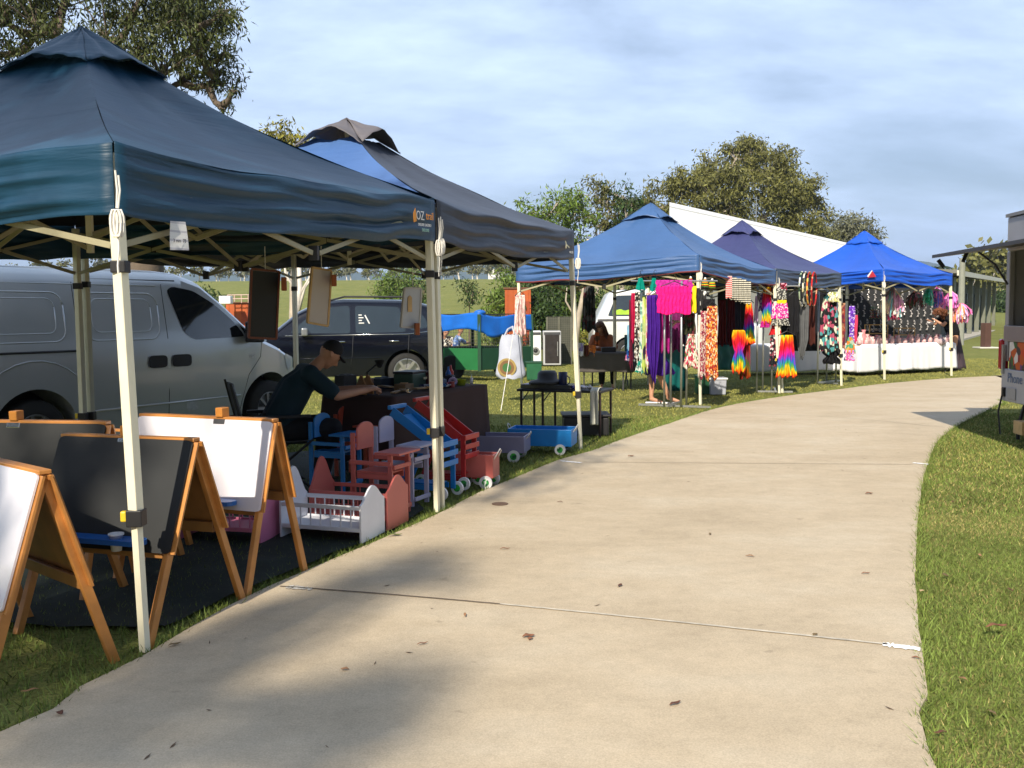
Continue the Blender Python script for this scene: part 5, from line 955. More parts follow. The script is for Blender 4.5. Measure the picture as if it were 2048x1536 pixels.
for i in range(5):
    x = 1454+i*9.5; gm(('red and white striped knitted bag, leftmost of the striped row','black and cream striped knitted bag beside the red one','black and cream striped knitted bag in the middle of the row','black and cream striped knitted bag, second from the right end','black and cream striped knitted bag at the right end of the row')[i],'bag',x-2,552+i*2.5,x+10,596+i*3,15.2,MP('red_white_stripes',[(.6,.03,.05),(.75,.6,.55)],34,'stripes') if i == 0 else MP('black_cream_stripes',[(.03,.03,.03),(.62,.6,.5)],30,'stripes'),'top',2,.02,group='striped knitted bags on a string',name='knitted_bag')
RBM = MP('rainbow_cloth', RB, 1, 'rainbow', stretch=(1,1,1.3)); RBD = MP('dark_rainbow_cloth', [(.25,.01,.01),(.3,.08,.0),(.05,.12,.02),(.2,.02,.05),(.3,.02,.01)], 1, 'rainbow', stretch=(1,1,1.2))
gm('rainbow tie dye dress on the pointed hanger left of the navy canopy rack','dress',1484,605,1512,688,15.9,RBM,'bell',3,.05,yaw=.4,hanger=True); gm('rainbow tie dye skirt swinging below and left of the rainbow dress','skirt',1464,660,1492,746,15.8,RBM,'twist',3,.05,yaw=-.4,seed=2.2); gm('dark red and green tie dye skirt behind the rainbow skirt','skirt',1480,672,1502,756,15.95,RBD,'skirt',3,.04)
gm('pale mauve pointed scarf beside the rack post','scarf',1508,592,1517,642,16.6,col('mauve',(.55,.42,.6)),'bell',2,.02); gm('purple patterned scarf behind the red rainbow top','scarf',1517,586,1529,622,17.0,MP('purple_print',[(.25,.1,.45),(.6,.55,.65),(.15,.05,.3)],30),'scarf',2,.02)
gm('red to blue rainbow top at the left end of the second rack','top',1524,574,1545,648,16.6,RBM,'dress',3,.03,hanger=True,seed=5); gm('magenta skirt hem below the red rainbow top','skirt',1520,642,1540,655,16.6,MAG,'skirt',2,.03)
DOTG = MP('grey_dots',[(.05,.05,.05),(.5,.5,.45),(.05,.05,.05)],60); gm('crochet dress bodice in black and cream above the yellow band','dress',1550,578,1574,600,16.5,DOTG,'skirt',2,.02,hanger=True); gm('yellow band of the crochet dress','dress',1551,600,1573,607,16.5,YEL,'top',2,.015); gm('pink and white dotted crochet skirt below the yellow band','skirt',1543,606,1578,637,16.5,MP('pink_dots',[(.75,.02,.28),(.75,.02,.28),(.8,.6,.65)],48),'skirt',3,.03); gm('black and cream dotted crochet hem below the pink skirt','skirt',1541,637,1580,651,16.5,DOTG,'skirt',3,.03,seed=3)
gm('bright red cloth bundle below the crochet dress','cloth',1538,648,1564,670,16.6,M('cloth_red',(.55,.01,.015),.8,.2,12),'bell',2,.05); gm('plain red headscarf above the crochet dress','scarf',1532,570,1556,588,16.7,M('cloth_red',(.55,.01,.015)),'twist',3,.03); gm('pink red flowered ties hanging from the navy valance','scarf',1554,566,1574,582,16.6,MP('pink_red',[(.5,.02,.08),(.7,.4,.5),(.2,.01,.03)],30),'twist',3,.03)
gm('black long sleeved top right of the crochet dress','top',1576,590,1600,668,16.7,BLK,'skirt',2,.03,hanger=True); gm('rainbow tie dye trousers, lowest on the second rack','trousers',1552,670,1596,754,16.3,RBM,'skirt',2,.04,pants=True,hanger=True,seed=7); gm('black shorts with white flowers left of the rainbow trousers','shorts',1539,674,1557,732,16.6,MP('black_floral',[(.015,.015,.02),(.65,.6,.62),(.015,.015,.02),(.25,.05,.08)],26),'skirt',2,.03)
gm('long grey scarf hanging right of the rainbow trousers','scarf',1594,604,1618,716,17.0,col('grey',(.10,.105,.11)),'point',3,.03); gm('dark brown long garment behind the hoops','dress',1614,612,1632,690,17.6,col('rust_brown',(.07,.02,.015)),'skirt',2,.03)
FB = MP('black_big_floral',[(.015,.015,.018),(.015,.015,.018),(.6,.62,.5),(.02,.02,.02),(.08,.3,.32),(.4,.08,.14)],15); gm('black dress with large white and teal flowers on the far rack','dress',1640,590,1680,706,17.9,FB,'dress',4,.04,hanger=True); gm('black fringed hem below the floral dress','skirt',1645,698,1682,728,17.95,BLK,'twist',5,.04)
gm('rust and brown print garment right of the floral dress','dress',1678,606,1692,700,18.2,MP('rust_print',[(.3,.05,.03),(.1,.05,.03),(.4,.2,.12),(.15,.02,.05)],20),'skirt',2,.03); gm('purple patterned long scarf beside the white table','scarf',1698,612,1711,684,18.6,MP('purple_print2',[(.18,.05,.5),(.6,.55,.75),(.1,.03,.3)],34),'scarf',2,.02); gm('red pink thin scarf right of the purple one','scarf',1709,630,1716,684,18.6,col('rose',(.55,.05,.12)),'scarf',1,.02)
gm('orange and green scarf end over the white table cloth','scarf',1690,674,1712,706,18.5,MP('orange_green',[(.7,.22,.04),(.1,.35,.2),(.8,.35,.1),(.4,.5,.4)],12),'bell',3,.03); gm('pink and violet scarf fringe, lowest at the white table corner','scarf',1688,700,1710,722,18.5,MP('pink_violet',[(.65,.08,.3),(.4,.3,.65),(.7,.5,.6)],30),'twist',3,.03); gm('yellow and white silk flowers at the top of the floral dress','flowers',1656,584,1678,604,17.8,MP('yellow_silk',[(.75,.7,.3),(.3,.35,.1),(.8,.8,.7)],18),'twist',4,.05)
# hula hoops
for i, (x, dd, c, lab) in enumerate(((1604,16.9,MP('hoop_green',[(.35,.45,.3),(.75,.75,.7),(.02,.05,.03)],12),'silver and green hula hoop, leftmost under the navy valance'),(1611,17.0,MP('hoop_cream',[(.6,.55,.3),(.05,.05,.04),(.7,.7,.6)],12),'cream and black hula hoop, second from the left'),(1619,17.1,MP('hoop_orange',[(.6,.12,.02),(.8,.5,.1),(.3,.03,.02)],12),'orange glittering hula hoop, third from the left'),(1628,17.2,MP('hoop_red',[(.5,.02,.02),(.3,.02,.02),(.6,.3,.2)],12),'red hula hoop, rightmost under the navy valance'))):
    cc_ = P(x, 578, dd); o = MB().tube([cc_+Vector((.13*math.cos(a),.27*math.cos(a),.30*math.sin(a))) for a in [2*PI*t/32 for t in range(33)]], .014, 8).build('hula_hoop', c, smooth=True); tag(o, lab, 'hula hoop', 'hula hoops on one hook')
# dark backdrops and rear goods inside the clothes stalls
def sheet(name, label, cat, pts, mat, amp=.02, group=None, solid=.004):
    a, b, c, d = [Vector(p) for p in pts]; n = (b-a).cross(d-a).normalized(); g = MB(); g.grid(lambda u, v: a.lerp(b,u).lerp(d.lerp(c,u),v)+n*(amp*math.sin(u*22+nz(v*3,1)*2)*(.4+.6*v)), 40, 10); o = g.build(name, mat, None, smooth=True, solid=solid); return tag(o, label, cat, group)
def wall4(x0,y0,x1,y1,d0,d1): return (P(x0,y0,d0),P(x1,y0,d1),P(x1,y1,d1),P(x0,y1,d0))
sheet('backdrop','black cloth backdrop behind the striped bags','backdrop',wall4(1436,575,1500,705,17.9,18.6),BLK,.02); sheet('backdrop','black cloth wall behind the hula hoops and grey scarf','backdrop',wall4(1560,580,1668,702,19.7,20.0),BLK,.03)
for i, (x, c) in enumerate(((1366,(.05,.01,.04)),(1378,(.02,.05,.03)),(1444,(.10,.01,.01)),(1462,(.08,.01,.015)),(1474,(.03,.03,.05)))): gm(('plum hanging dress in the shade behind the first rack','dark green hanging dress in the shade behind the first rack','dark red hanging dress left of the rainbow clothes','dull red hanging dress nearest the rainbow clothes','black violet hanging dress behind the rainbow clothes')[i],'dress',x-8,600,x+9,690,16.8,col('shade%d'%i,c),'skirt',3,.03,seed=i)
gm('dark patchwork dress hung by the tree under the mid blue canopy','dress',1164,560,1192,662,17.6,MP('patchwork',[(.03,.03,.03),(.12,.03,.04),(.02,.03,.03),(.1,.1,.1)],12),'dress',4,.03,hanger=True,name='garment'); gm('orange patterned small top hung left of the white ute','top',1188,665,1200,690,17.4,MP('small_orange',[(.4,.1,.03),(.1,.05,.03)],14),'skirt',2,.02)
sheet('tarpaulin','teal tarpaulin sagging behind the orange skirt','tarpaulin',wall4(1420,690,1490,740,17.4,17.9),M('teal_tarp',(.0,.10,.095),.6,.2,4),.03); sheet('tarpaulin','teal crate cover behind the four rack posts','tarpaulin',wall4(1326,692,1372,782,16.6,16.8),M('teal_tarp',(.0,.10,.095)),.01)
tub = thing('storage_tub','white lidded storage tub on the grass behind the orange skirt','tub',xy(P(1434,628,16.4),0)); MB().box(xy(P(1434,628,16.4),.14),(.26,.30,.26),taper=1.08).build('body', M('grey_tub',(.40,.42,.48),.5,.05,5), tub, bevel=.01); MB().box(xy(P(1434,628,16.4),.285),(.32,.36,.03)).build('lid', WHITE, tub, bevel=.008)
tub = thing('storage_crate','dark green crate on the grass beside the white tub','crate',xy(P(1408,628,16.5),0)); MB().box(xy(P(1408,628,16.5),.16),(.24,.3,.30),taper=1.08).build('body', M('dark_green_crate',(.01,.07,.03),.5,.1,5), tub, bevel=.01); MB().box(xy(P(1408,628,16.5),.32),(.28,.34,.02)).build('lid', M('dark_green_crate',(.01,.07,.03)), tub, bevel=.006)
# person behind the purple dress
px_, py_ = P(1300,628,14.75).x, 14.75; wl = thing('person','person with bare legs and sandals standing behind the purple dress','person',(px_,py_,0))
def w3(x, y, z): return (px_+x, py_+y, z)
figure(wl, dict(pelvis=w3(0,0,.88), chest=w3(.03,.0,1.22), neck=w3(.05,0,1.43), head=w3(.06,-.02,1.51), shL=w3(.0,.17,1.36), shR=w3(.06,-.17,1.36), elL=w3(.14,.2,1.12), elR=w3(.20,-.16,1.12), haL=w3(.30,.12,1.25), haR=w3(.36,-.05,1.25), hipL=w3(-.01,.09,.85), hipR=w3(.01,-.09,.85), knL=w3(.05,.10,.50), knR=w3(.13,-.06,.50), anL=w3(.03,.04,.11), anR=w3(.28,-.05,.13)), .95, .014, shirt=col('navy',(.02,.03,.08)), sleeve=.6, skirt=(PUR, .47, .23), hair=HAIRB, hairfn='long', face=(1,-.25,-.2))
for q_ in ((.06,.04),(.30,-.05)): MB().box(w3(q_[0],q_[1],.022),(.24,.09,.022),(0,0,-.2)).build('sandal', WHITE, wl, bevel=.008)
# dark table at the back of the first clothes stall
def clothtable(label, tl, a, b, wd, h, drop, mat, wav=40, legs=True, cl=None, sk=.02):
    a = Vector((a[0],a[1],0)); b = Vector((b[0],b[1],0)); n = Vector((-(b-a).y,(b-a).x,0)).normalized(); root = thing('trestle_table', tl, 'table', (a+b)/2, group='trestle tables under cloths')
    MB().beam((a+b)/2+n*wd/2-(b-a)/2+Vector((0,0,h-.03)), (a+b)/2+n*wd/2+(b-a)/2+Vector((0,0,h-.03)), wd-.04, .03).build('tabletop', WOODP, root)
    for t in (.08,.92):
        for o_ in (.06,wd-.06): MB().tube([a.lerp(b,t)+n*o_+Vector((0,0,.01)), a.lerp(b,t)+n*o_+Vector((0,0,h-.05))], .015, 6).build('leg', DGREY, root)
    g = MB(); c = (a+b)/2+n*wd/2; pts = [a,b,b+n*wd,a+n*wd]; per_ = [0,(b-a).length,(b-a).length+wd,2*(b-a).length+wd,2*(b-a).length+2*wd]
    def f(u, v):
        s = u*per_[-1]; i = max(j for j in range(4) if per_[j] <= s+1e-9); p = pts[i].lerp(pts[(i+1)%4], (s-per_[i])/(per_[i+1]-per_[i]))
        if v < .2: q_ = c.lerp(p, v/.2); return (q_.x,q_.y,h+.005)
        k = (v-.2)/.8; o_ = (p-c).normalized()*(.015+sk*k*(1+math.sin(s*wav/4+2*math.sin(s*5)))+.01*k*math.sin(s*wav)); q_ = p+o_; return (q_.x,q_.y,h+.004-(drop+.012*math.sin(s*7))*k)
    g.grid(f, 150, 16); tag(g.build('tablecloth', mat, smooth=True, solid=.003), label, 'tablecloth', 'cloths draped over stall tables')
    return root
q0, q1 = P(1158,628,17.6), P(1252,628,17.2); clothtable('charcoal cloth hanging from the small table under the mid blue canopy','small trestle table under the charcoal cloth by the seated woman',q0,q1,.55,.70,.36,M('charcoal_cloth',(.085,.075,.07),.9,.15,5),30)
WCL = M('white_table_cloth', (.78,.78,.82), .8, .03, 4)
q0, q1 = P(1722,628,20.75), P(1912,628,22.1); qd = (q1-q0).normalized(); qn = Vector((-qd.y,qd.x,0)); clothtable('bright white cloth on the sunny table below the royal blue canopy','long table below the royal blue canopy',q0,q1,.75,.69,.60,WCL,34,sk=.03)
p0, p1 = P(1500,628,21.2), P(1716,628,21.4); clothtable('white cloth in half shade on the table behind the rainbow clothes','long table behind the rainbow clothes rack',p0,p1,.75,.69,.60,WCL,30)
# folding camp stool table details : items on the small dark table
bx = P(1165,705,17.5)
gm('white and lilac gift bag on the charcoal cloth table','bag',1156,686,1168,712,17.5,MP('white_lilac',[(.65,.65,.75),(.3,.25,.5),(.7,.7,.75)],10),'top',1,.05,group='bags on the charcoal cloth table',name='gift_bag'); gm('brown slim gift bag between the white and the orange bags','bag',1168,690,1177,712,17.5,col('brown',(.12,.04,.03)),'top',1,.05,group='bags on the charcoal cloth table',name='gift_bag'); gm('orange patterned bag beside the seated woman','bag',1177,690,1192,714,17.5,MP('orange_bag',[(.7,.2,.03),(.5,.15,.05),(.75,.4,.2)],18),'top',1,.05,group='bags on the charcoal cloth table',name='gift_bag')
o = MB().box(xy(P(1217,628,17.6),.75),(.26,.2,.09)).build('cash_box', BLACK, bevel=.01); tag(o, 'black box on the charcoal cloth table right of the orange bag', 'box')
sx, sy = P(1206,628,18.3).x, 18.3; sw_ = thing('person','seated woman with long brown hair behind the charcoal cloth table','person',(sx,sy,0))
def s3(x, y, z): return (sx+x, sy+y, z)
figure(sw_, dict(pelvis=s3(.05,0,.46), chest=s3(0,-.03,.82), neck=s3(-.03,-.08,1.02), head=s3(-.05,-.12,1.09), shL=s3(.13,-.06,.95), shR=s3(-.18,-.08,.95), elL=s3(.22,-.2,.76), elR=s3(-.26,-.22,.78), haL=s3(.10,-.40,.76), haR=s3(-.14,-.42,.78), hipL=s3(.13,0,.46), hipR=s3(-.05,0,.46), knL=s3(.16,-.38,.48), knR=s3(-.06,-.4,.48), anL=s3(.16,-.36,.09), anR=s3(-.06,-.38,.09)), .95, .016, shirt=M('rust_top',(.30,.09,.03),.8,.3,9), sleeve=.9, pants=BLK, hair=HAIRB, hairfn='long', face=(-.2,-1,-.35))
ch = thing('camp_chair','green backed camp chair behind the seated woman','chair',(sx+.75,sy+.5,0)); MB().box((sx+.75,sy+.5,.42),(.5,.45,.03)).build('seat', DGREY, ch, bevel=.01); MB().box((sx+.75,sy+.72,.74),(.5,.03,.5),(R(-8),0,0)).build('backrest', M('dark_teal_chair',(.03,.09,.08),.8,.1,5), ch, bevel=.06)
for x in (-.24,.24):
    for y0, y1 in ((-.22,.22),(.22,-.22)): MB().tube([(sx+.75+x,sy+.5+y0,.01),(sx+.75+x,sy+.5+y1,.42)], .011, 6).build('leg', BLACK, ch)
# ---------------------------------------------------------------- tulle and hair accessories at the royal blue stall
TUL = {}
def tulle(label, px, py0, py1, d, wpx, cols, n=70, seed=0):
    rg = random.Random(seed+px); top = P(px,py0,d); H = (py1-py0)/FPX*d; Wd = wpx/FPX*d/2; g = MB()
    for i in range(n):
        g.cur = i%len(cols); a = rg.uniform(0,2*PI); r_ = Wd*rg.uniform(.3,1.1); l_ = H*rg.uniform(.55,1.05); w_ = rg.uniform(.012,.026); x0 = Vector((math.cos(a),math.sin(a),0)); pr = None; vs = []
        for t in range(6):
            s = t/5; c = top+x0*(r_*math.sin(s*PI*.6))+Vector((rg.uniform(-.012,.012),rg.uniform(-.012,.012),-l_*s)); tw = a+s*rg.uniform(1,4); q_ = Vector((math.cos(tw),math.sin(tw),0))*w_; vs += [c+q_, c-q_]
        g.add(vs, [(2*t,2*t+2,2*t+3,2*t+1) for t in range(5)])
    o = g.build('tulle_bundle', [M('tulle_%02d%02d%02d'%tuple(int(v*99) for v in c), c, .6, .1, 20) for c in cols]); return tag(o, label, 'ribbons', 'tulle bundles hung from the royal blue canopy')
tulle('pastel tulle bundle with teal and pale pink strips beside the front leg', 1786,574,632,20.6,44,[(.75,.72,.65),(.75,.35,.5),(.15,.45,.5),(.8,.6,.4),(.7,.7,.72)],90); tulle('light pink tulle bundle overlapping the pastel one', 1796,590,624,20.5,20,[(.8,.35,.6),(.85,.5,.7)],40)
tulle('deep maroon and white tulle bundle below the pastel one', 1788,612,640,20.6,24,[(.3,.01,.06),(.7,.6,.62),(.35,.02,.1)],40); tulle('dark red and green tulle bundle in the shade of the canopy', 1831,582,618,21.9,36,[(.12,.03,.03),(.06,.08,.03),(.2,.04,.04)],60)
tulle('emerald green tulle bundle near the right front leg', 1858,576,610,21.3,22,[(.02,.35,.2),(.05,.5,.4),(.3,.6,.5)],50); tulle('blue and pink tulle bundle right of the emerald one', 1876,572,614,21.3,24,[(.1,.1,.55),(.75,.15,.4),(.6,.3,.6)],60)
tulle('bright pink and violet tulle bundle beside the last canopy leg', 1902,582,618,21.4,30,[(.8,.12,.45),(.55,.2,.6),(.85,.3,.6)],60); tulle('pink white and orange tulle bundle, rightmost and lowest', 1922,606,646,21.4,40,[(.85,.15,.4),(.8,.75,.75),(.85,.3,.1),(.7,.4,.7)],80)
gm('pink tulle hem hanging at the rightmost bundle','ribbons',1926,620,1936,644,21.5,col('pale_violet',(.6,.5,.7)),'twist',2,.03,group='tulle bundles hung from the royal blue canopy',name='tulle_bundle')
dsc = thing('display_screen','black mesh display screen behind the white cloth table','screen',xy(P(1790,628,23.2),0)); a, b = P(1686,572,23.2), P(1884,572,23.6); H_ = 1.75
g = MB(); 
for i in range(25): x = a.lerp(b, i/24); g.tube([(x.x,x.y,.05),(x.x,x.y,a.z)], .006, 4)
g.build('mesh_panel', BLACK, dsc); g = MB(); g.add([a,b,(b.x,b.y,.1),(a.x,a.y,.1)], [(0,1,2,3)]); g.build('cloth_panel', M('screen_cloth',(.028,.030,.032),.9,.1,5), dsc, solid=.004)
SILVER_T = M('silver_trinket',(.55,.52,.5),.3,.3,30,metal=.4); lab = 'thin strand of silver hair ornaments hung on the black display screen'
rg = random.Random(5)
def strand():
    g = MB(); g.tube([(0,0,0),(0,0,-.30)], .003, 4)
    for i in range(5): z = -.03-.06*i; g.ball((rg.uniform(-.02,.02),-.01,z), .016, 6, (1.2,.4,.7)); g.box((rg.uniform(-.02,.02),-.012,z-.02), (.05,.006,.012), (0,rg.uniform(-.8,.8),0))
    return g
st0 = strand().build('trinket_strand', SILVER_T); tag(st0, lab, 'ornament', 'silver ornament strands on the black screen'); st0.location = a.lerp(b,.04)+Vector((0,-.06,-.05))
for i in range(41):
    o = st0.copy(); COL.objects.link(o); r_, c_ = divmod(i, 14); o.location = a.lerp(b, .04+.068*c_+.03*r_)+Vector((0,-.06,-.05-.36*r_-.06*rg.random())); o.rotation_euler = (0,0,rg.uniform(-.3,.3)); 
st1 = strand().build('trinket_strand', MP('red_beads',[(.35,.03,.03),(.4,.3,.1),(.05,.15,.05)],30)); tag(st1, 'strand of small red and green beads hung low on the black screen', 'ornament', 'bead strands on the black screen'); st1.location = P(1742,612,22.9)
for i in range(5): o = st1.copy(); COL.objects.link(o); o.location = P(1746+7*i,612,22.9)
# racks and jars on the white table
WR = M('light_wood_rack',(.50,.30,.10),.6,.2,10)
def wrack(label, px, d, wd, h, tilt):
    c = P(px,688,d); c.z = .70; root = thing('display_rack', label, 'display rack', c, R(8), 'wooden display racks on the white table')
    for x in (-wd/2,wd/2):
        for y in (-.1,.1): MB().box((x,y,h/2), (.018,.018,h)).build('post', WR, root, local=True)
    for z in (.015,h*.5,h-.01):
        for y in (-.1,.1): MB().box((0,y,z), (wd-.02,.014,.018)).build('rail', WR, root, local=True)
    for z in (h*.25,h*.72):
        for i in range(7): MB().ball((-wd*.42+wd*.14*i,0,z), .026, 8, (1,1.6,1.1)).build('trinket', MP('rack_goods',[(.25,.2,.12),(.6,.55,.5),(.1,.05,.05),(.3,.3,.3)],40), root, local=True, smooth=True)
wrack('light wooden rack of small goods behind the front canopy leg', 1752, 21.7, .44, .42, 0); wrack('second light wooden rack of goods, tilted right of the leg', 1808, 22.1, .40, .33, 0)
JM_ = [M('pink_jar',(.7,.42,.42),.5,.3,30), M('white_jar',(.72,.66,.64),.5,.25,30), M('rose_jar',(.62,.22,.24),.5,.3,30)]; LJ = ['small pink filled jar in the row on the white cloth table','small white filled jar in the row on the white cloth table','small rose red filled jar in the row on the white cloth table']
pro = []
for i in range(3):
    g = MB(); g.lathe([(.001,0),(.04,0),(.05,.03),(.046,.08),(.02,.10),(.032,.13),(.001,.125)], (0,0,0), 14); o = g.build('gift_jar', JM_[i], smooth=True); tag(o, LJ[i], 'jar', 'small jars in a row on the white table'); pro.append(o)
rg = random.Random(3)
for i in range(44):
    s = rg.uniform(.02,.97); o_ = rg.uniform(.05,.3); p = q0.lerp(q1, (i+.5)/45)+qn*(.06+.10*(i%3)); o = pro[i] if i < 3 else pro[i%3].copy()
    if i >= 3: COL.objects.link(o)
    o.location = (p.x,p.y,.695); o.scale = (1,1,rg.uniform(.8,1.5))
for i, (px, h) in enumerate(((1722,.26),(1728,.32),(1735,.22))): p = P(px,628,20.95); o = MB().lathe([(.001,0),(.06,0),(.07,h*.5),(.03,h*.8),(.05,h),(.001,h*.95)], (p.x,p.y,.695), 14).build('gift_bag', JM_[(i+1)%3], smooth=True); tag(o, ('white gift pouch at the left end of the sunny white table','tall pink gift pouch second from the left on the sunny table','short white pouch third from the left on the sunny table')[i], 'gift bag', 'gift pouches on the sunny table')
o = MB().ball(P(1881,684,21.9), .10, 12, (1.4,1,.8)).build('basket', M('grey_pink_basket',(.45,.35,.36),.8,.4,30,bump=1), smooth=True); tag(o, 'round pinkish basket of goods at the right end of the white table', 'basket')
# curly haired woman leaning over the table end
cx_, cy_ = P(1907,628,22.5).x, 22.5; cwm = thing('person','woman with curly reddish hair leaning left over the white table end','person',(cx_,cy_,0))
def c3(x, y, z): return (cx_+x, cy_+y, z)
figure(cwm, dict(pelvis=c3(.02,.05,.90), chest=c3(-.10,.0,1.18), neck=c3(-.24,-.05,1.32), head=c3(-.30,-.08,1.38), shL=c3(-.18,-.22,1.26), shR=c3(-.18,.13,1.27), elL=c3(-.36,-.28,1.08), elR=c3(-.40,.10,1.10), haL=c3(-.52,-.20,1.20), haR=c3(-.56,.02,1.18), hipL=c3(.02,-.05,.87), hipR=c3(.02,.14,.87), knL=c3(.03,-.05,.48), knR=c3(.06,.14,.48), anL=c3(.06,-.05,.09), anR=c3(.1,.15,.09)), .97, .016, shirt=BLK, sleeve=.5, skirt=(M('plum_grey_skirt',(.05,.035,.045),.9,.1,5), .06, .26), hair=M('auburn_hair',(.16,.055,.02),.6,.5,30), hairfn='curly', face=(-1,-.35,-.4), shoes=BLACK)
o = MB().lathe([(.001,0),(.07,0),(.09,.06),(.085,.06),(.001,.02)], c3(-.58,-.1,1.10), 16).build('bowl', JM_[1], smooth=True); tag(o, 'small pale bowl held by the curly haired woman', 'bowl')
# ---------------------------------------------------------------- folding camp table with bits, and hanging bags
ta, tb_ = P(1032,628,11.1), P(1203,628,10.7); TZ = .53; tu = Vector((tb_.x-ta.x,tb_.y-ta.y,0)); tL = tu.length; tu.normalize(); tw = Vector((-tu.y,tu.x,0)); b0 = xy(ta,0)
ft = thing('folding_table', 'low black folding table on the grass beside the third canopy leg', 'table', b0+tu*tL/2)
rzt = math.atan2(tu.y,tu.x); MB().box(b0+tu*tL/2+tw*.25+Vector((0,0,TZ)), (tL,.5,.028), (0,0,rzt)).build('tabletop', BLACK, ft, bevel=.006)
for s in (.04,.30,.97):
    for o_ in (.04,.46):
        p = b0+tu*tL*s+tw*o_; MB().tube([p+Vector((0,0,.005)), p+Vector((0,0,TZ-.015))], .014, 8).build('leg', M('rusty_black_tube',(.035,.02,.02),.6,.2,9), ft); 
        if o_ < .2: MB().tube([p+Vector((0,0,TZ-.14)), p+tu*.09*(1 if s < .9 else -1)+Vector((0,0,TZ-.02))], .007, 6).build('brace', DGREY, ft)
def onf(s, o_, z=0): p = b0+tu*tL*s+tw*o_; return Vector((p.x,p.y,TZ+.015+z))
item('glass_case','flat dark glass topped case on the low folding table','case', MB().box(onf(.33,.2,.028),(.62,.32,.05),(0,0,rzt)), M('dark_case',(.05,.055,.055),.15,.2,9,spec=.8), bevel=.004)
g = MB(); g.lathe([(.001,0),(.22,0),(.21,.03),(.12,.05),(.115,.12),(.09,.15),(.001,.155)], onf(.30,.2,.056), 24); item('felt_hat','black brimmed hat lying on the glass topped case','hat', g, BLACK, smooth=True)
mg = thing('mug','dark navy tall cup on the low folding table','cup', onf(.52,.10)); MB().lathe([(.001,0),(.048,0),(.052,.20),(.046,.20),(.042,.02),(.001,.02)], onf(.52,.10), 20).build('body', M('navy_mug',(.006,.01,.05),.3,.05,5), mg, smooth=True); MB().tube([onf(.52,.10,.05)+tu*.05, onf(.52,.1,.08)+tu*.085, onf(.52,.1,.13)+tu*.085, onf(.52,.1,.16)+tu*.05], .007, 6).build('handle', M('navy_mug',(.006,.01,.05)), mg)
rg = random.Random(9)
for i, (s, c, lab) in enumerate(((.62,(.25,.02,.18),'shiny magenta trinket on the low folding table'),(.68,(.05,.05,.2),'dark blue trinket beside the magenta one'),(.76,(.5,.5,.55),'crumpled silver wrapper on the low folding table'),(.83,(.4,.38,.36),'pale patterned scrap at the end of the low folding table'),(.92,(.6,.42,.05),'yellow trinket at the right end of the low folding table'))):
    g = MB(); 
    for k in range(9): g.ball(onf(s+rg.uniform(-.03,.03),.1+rg.uniform(-.05,.08),.02+rg.uniform(0,.02)), rg.uniform(.01,.022), 6)
    item('trinket', lab, 'trinket', g, M('trinket%d'%i, c, .25, .2, 9, metal=.3), smooth=True)
g = MB(); tp = onf(.93,-.02,.012)
g.grid(lambda u, v: tp+tu*((u-.5)*.095)+(tw*(-.02-.012*math.sin(u*9)) if v > .12 else tw*(.12-v))+Vector((0,0,.02*(v < .12)-(max(v-.1,0))*.44)), 8, 24); item('hand_towel','pale grey striped towel hanging over the end of the low folding table','towel', g, MP('towel_stripes',[(.50,.50,.44),(.42,.42,.36),(.52,.52,.46)],2,'voronoi',stretch=(20,20,.2)), smooth=True, solid=.006)
bc = xy(P(1172,628,10.9),0); bb = thing('storage_box','black lidded box on the grass under the right end of the low folding table','box',bc); MB().box(bc+Vector((0,.15,.12)),(.52,.4,.22)).build('body', BLACK, bb, bevel=.02); MB().box(bc+Vector((0,.15,.245)),(.56,.44,.03)).build('lid', M('black_lid',(.012,.012,.014),.4,.1,5), bb, bevel=.01)
MB().tube([xy(P(1000,628,13.8),.01), P(1040,585,15.7)], .006, 5).build('guy_line', ROPE); tag(bpy.data.objects['guy_line'], 'thin white guy line slanting down left of the white plastic bag', 'rope')
# white carrier bag and pink garment on the far leg of the mid blue canopy
bg = thing('carrier_bag','white plastic carrier bag with a green and yellow round print hanging from the canopy leg','bag',P(1021,668,15.3)); ct = P(1021,712,15.3); BW_ = .24
def bagf(u, v):
    a = 2*PI*u; w_ = (.55+.45*v**.7)*BW_*(1 if v < .93 else 1-(v-.93)*3); return (ct.x+w_*math.cos(a)*(1+.05*math.sin(v*9)), ct.y+.10*(.4+.8*v)*math.sin(a)*(1+.2*nz(u*6,v*5)), ct.z+.34-.70*v+.01*math.sin(a*6))
PLAS = M('white_plastic_bag', (.44,.47,.57), .4, .08, 6, bump=.4, bscale=14); g = MB().grid(bagf, 36, 20); g.build('bag_body', PLAS, bg, smooth=True)
for s in (-.10,.10): MB().tube([ct+Vector((s*.9,0,.33)), ct+Vector((s*.4,0,.43)), ct+Vector((.04,.1,.47))], .016, 6).build('handle', PLAS, bg)
for r_, c, zz in ((.15,(.36,.26,.09),.004),(.115,(.20,.11,.05),.008),(.07,(.05,.16,.05),.012)): MB().lathe([(.001,-.001),(r_,-.001),(r_,.001),(.001,.001)], ct+Vector((-.06,-.115-zz,-.18)), 28, Matrix.Rotation(PI/2,3,'X')).build('round_print', M('print_%d'%int(r_*1000), c, .5, .15, 9), bg)
gm('pale pink patterned dress hanging beside the canopy leg above the white bag','dress',1028,590,1052,672,15.6,MP('pale_pink_print',[(.7,.5,.47),(.72,.62,.58),(.6,.35,.35),(.75,.6,.55)],30),'skirt',3,.05,hanger=True,group=None)
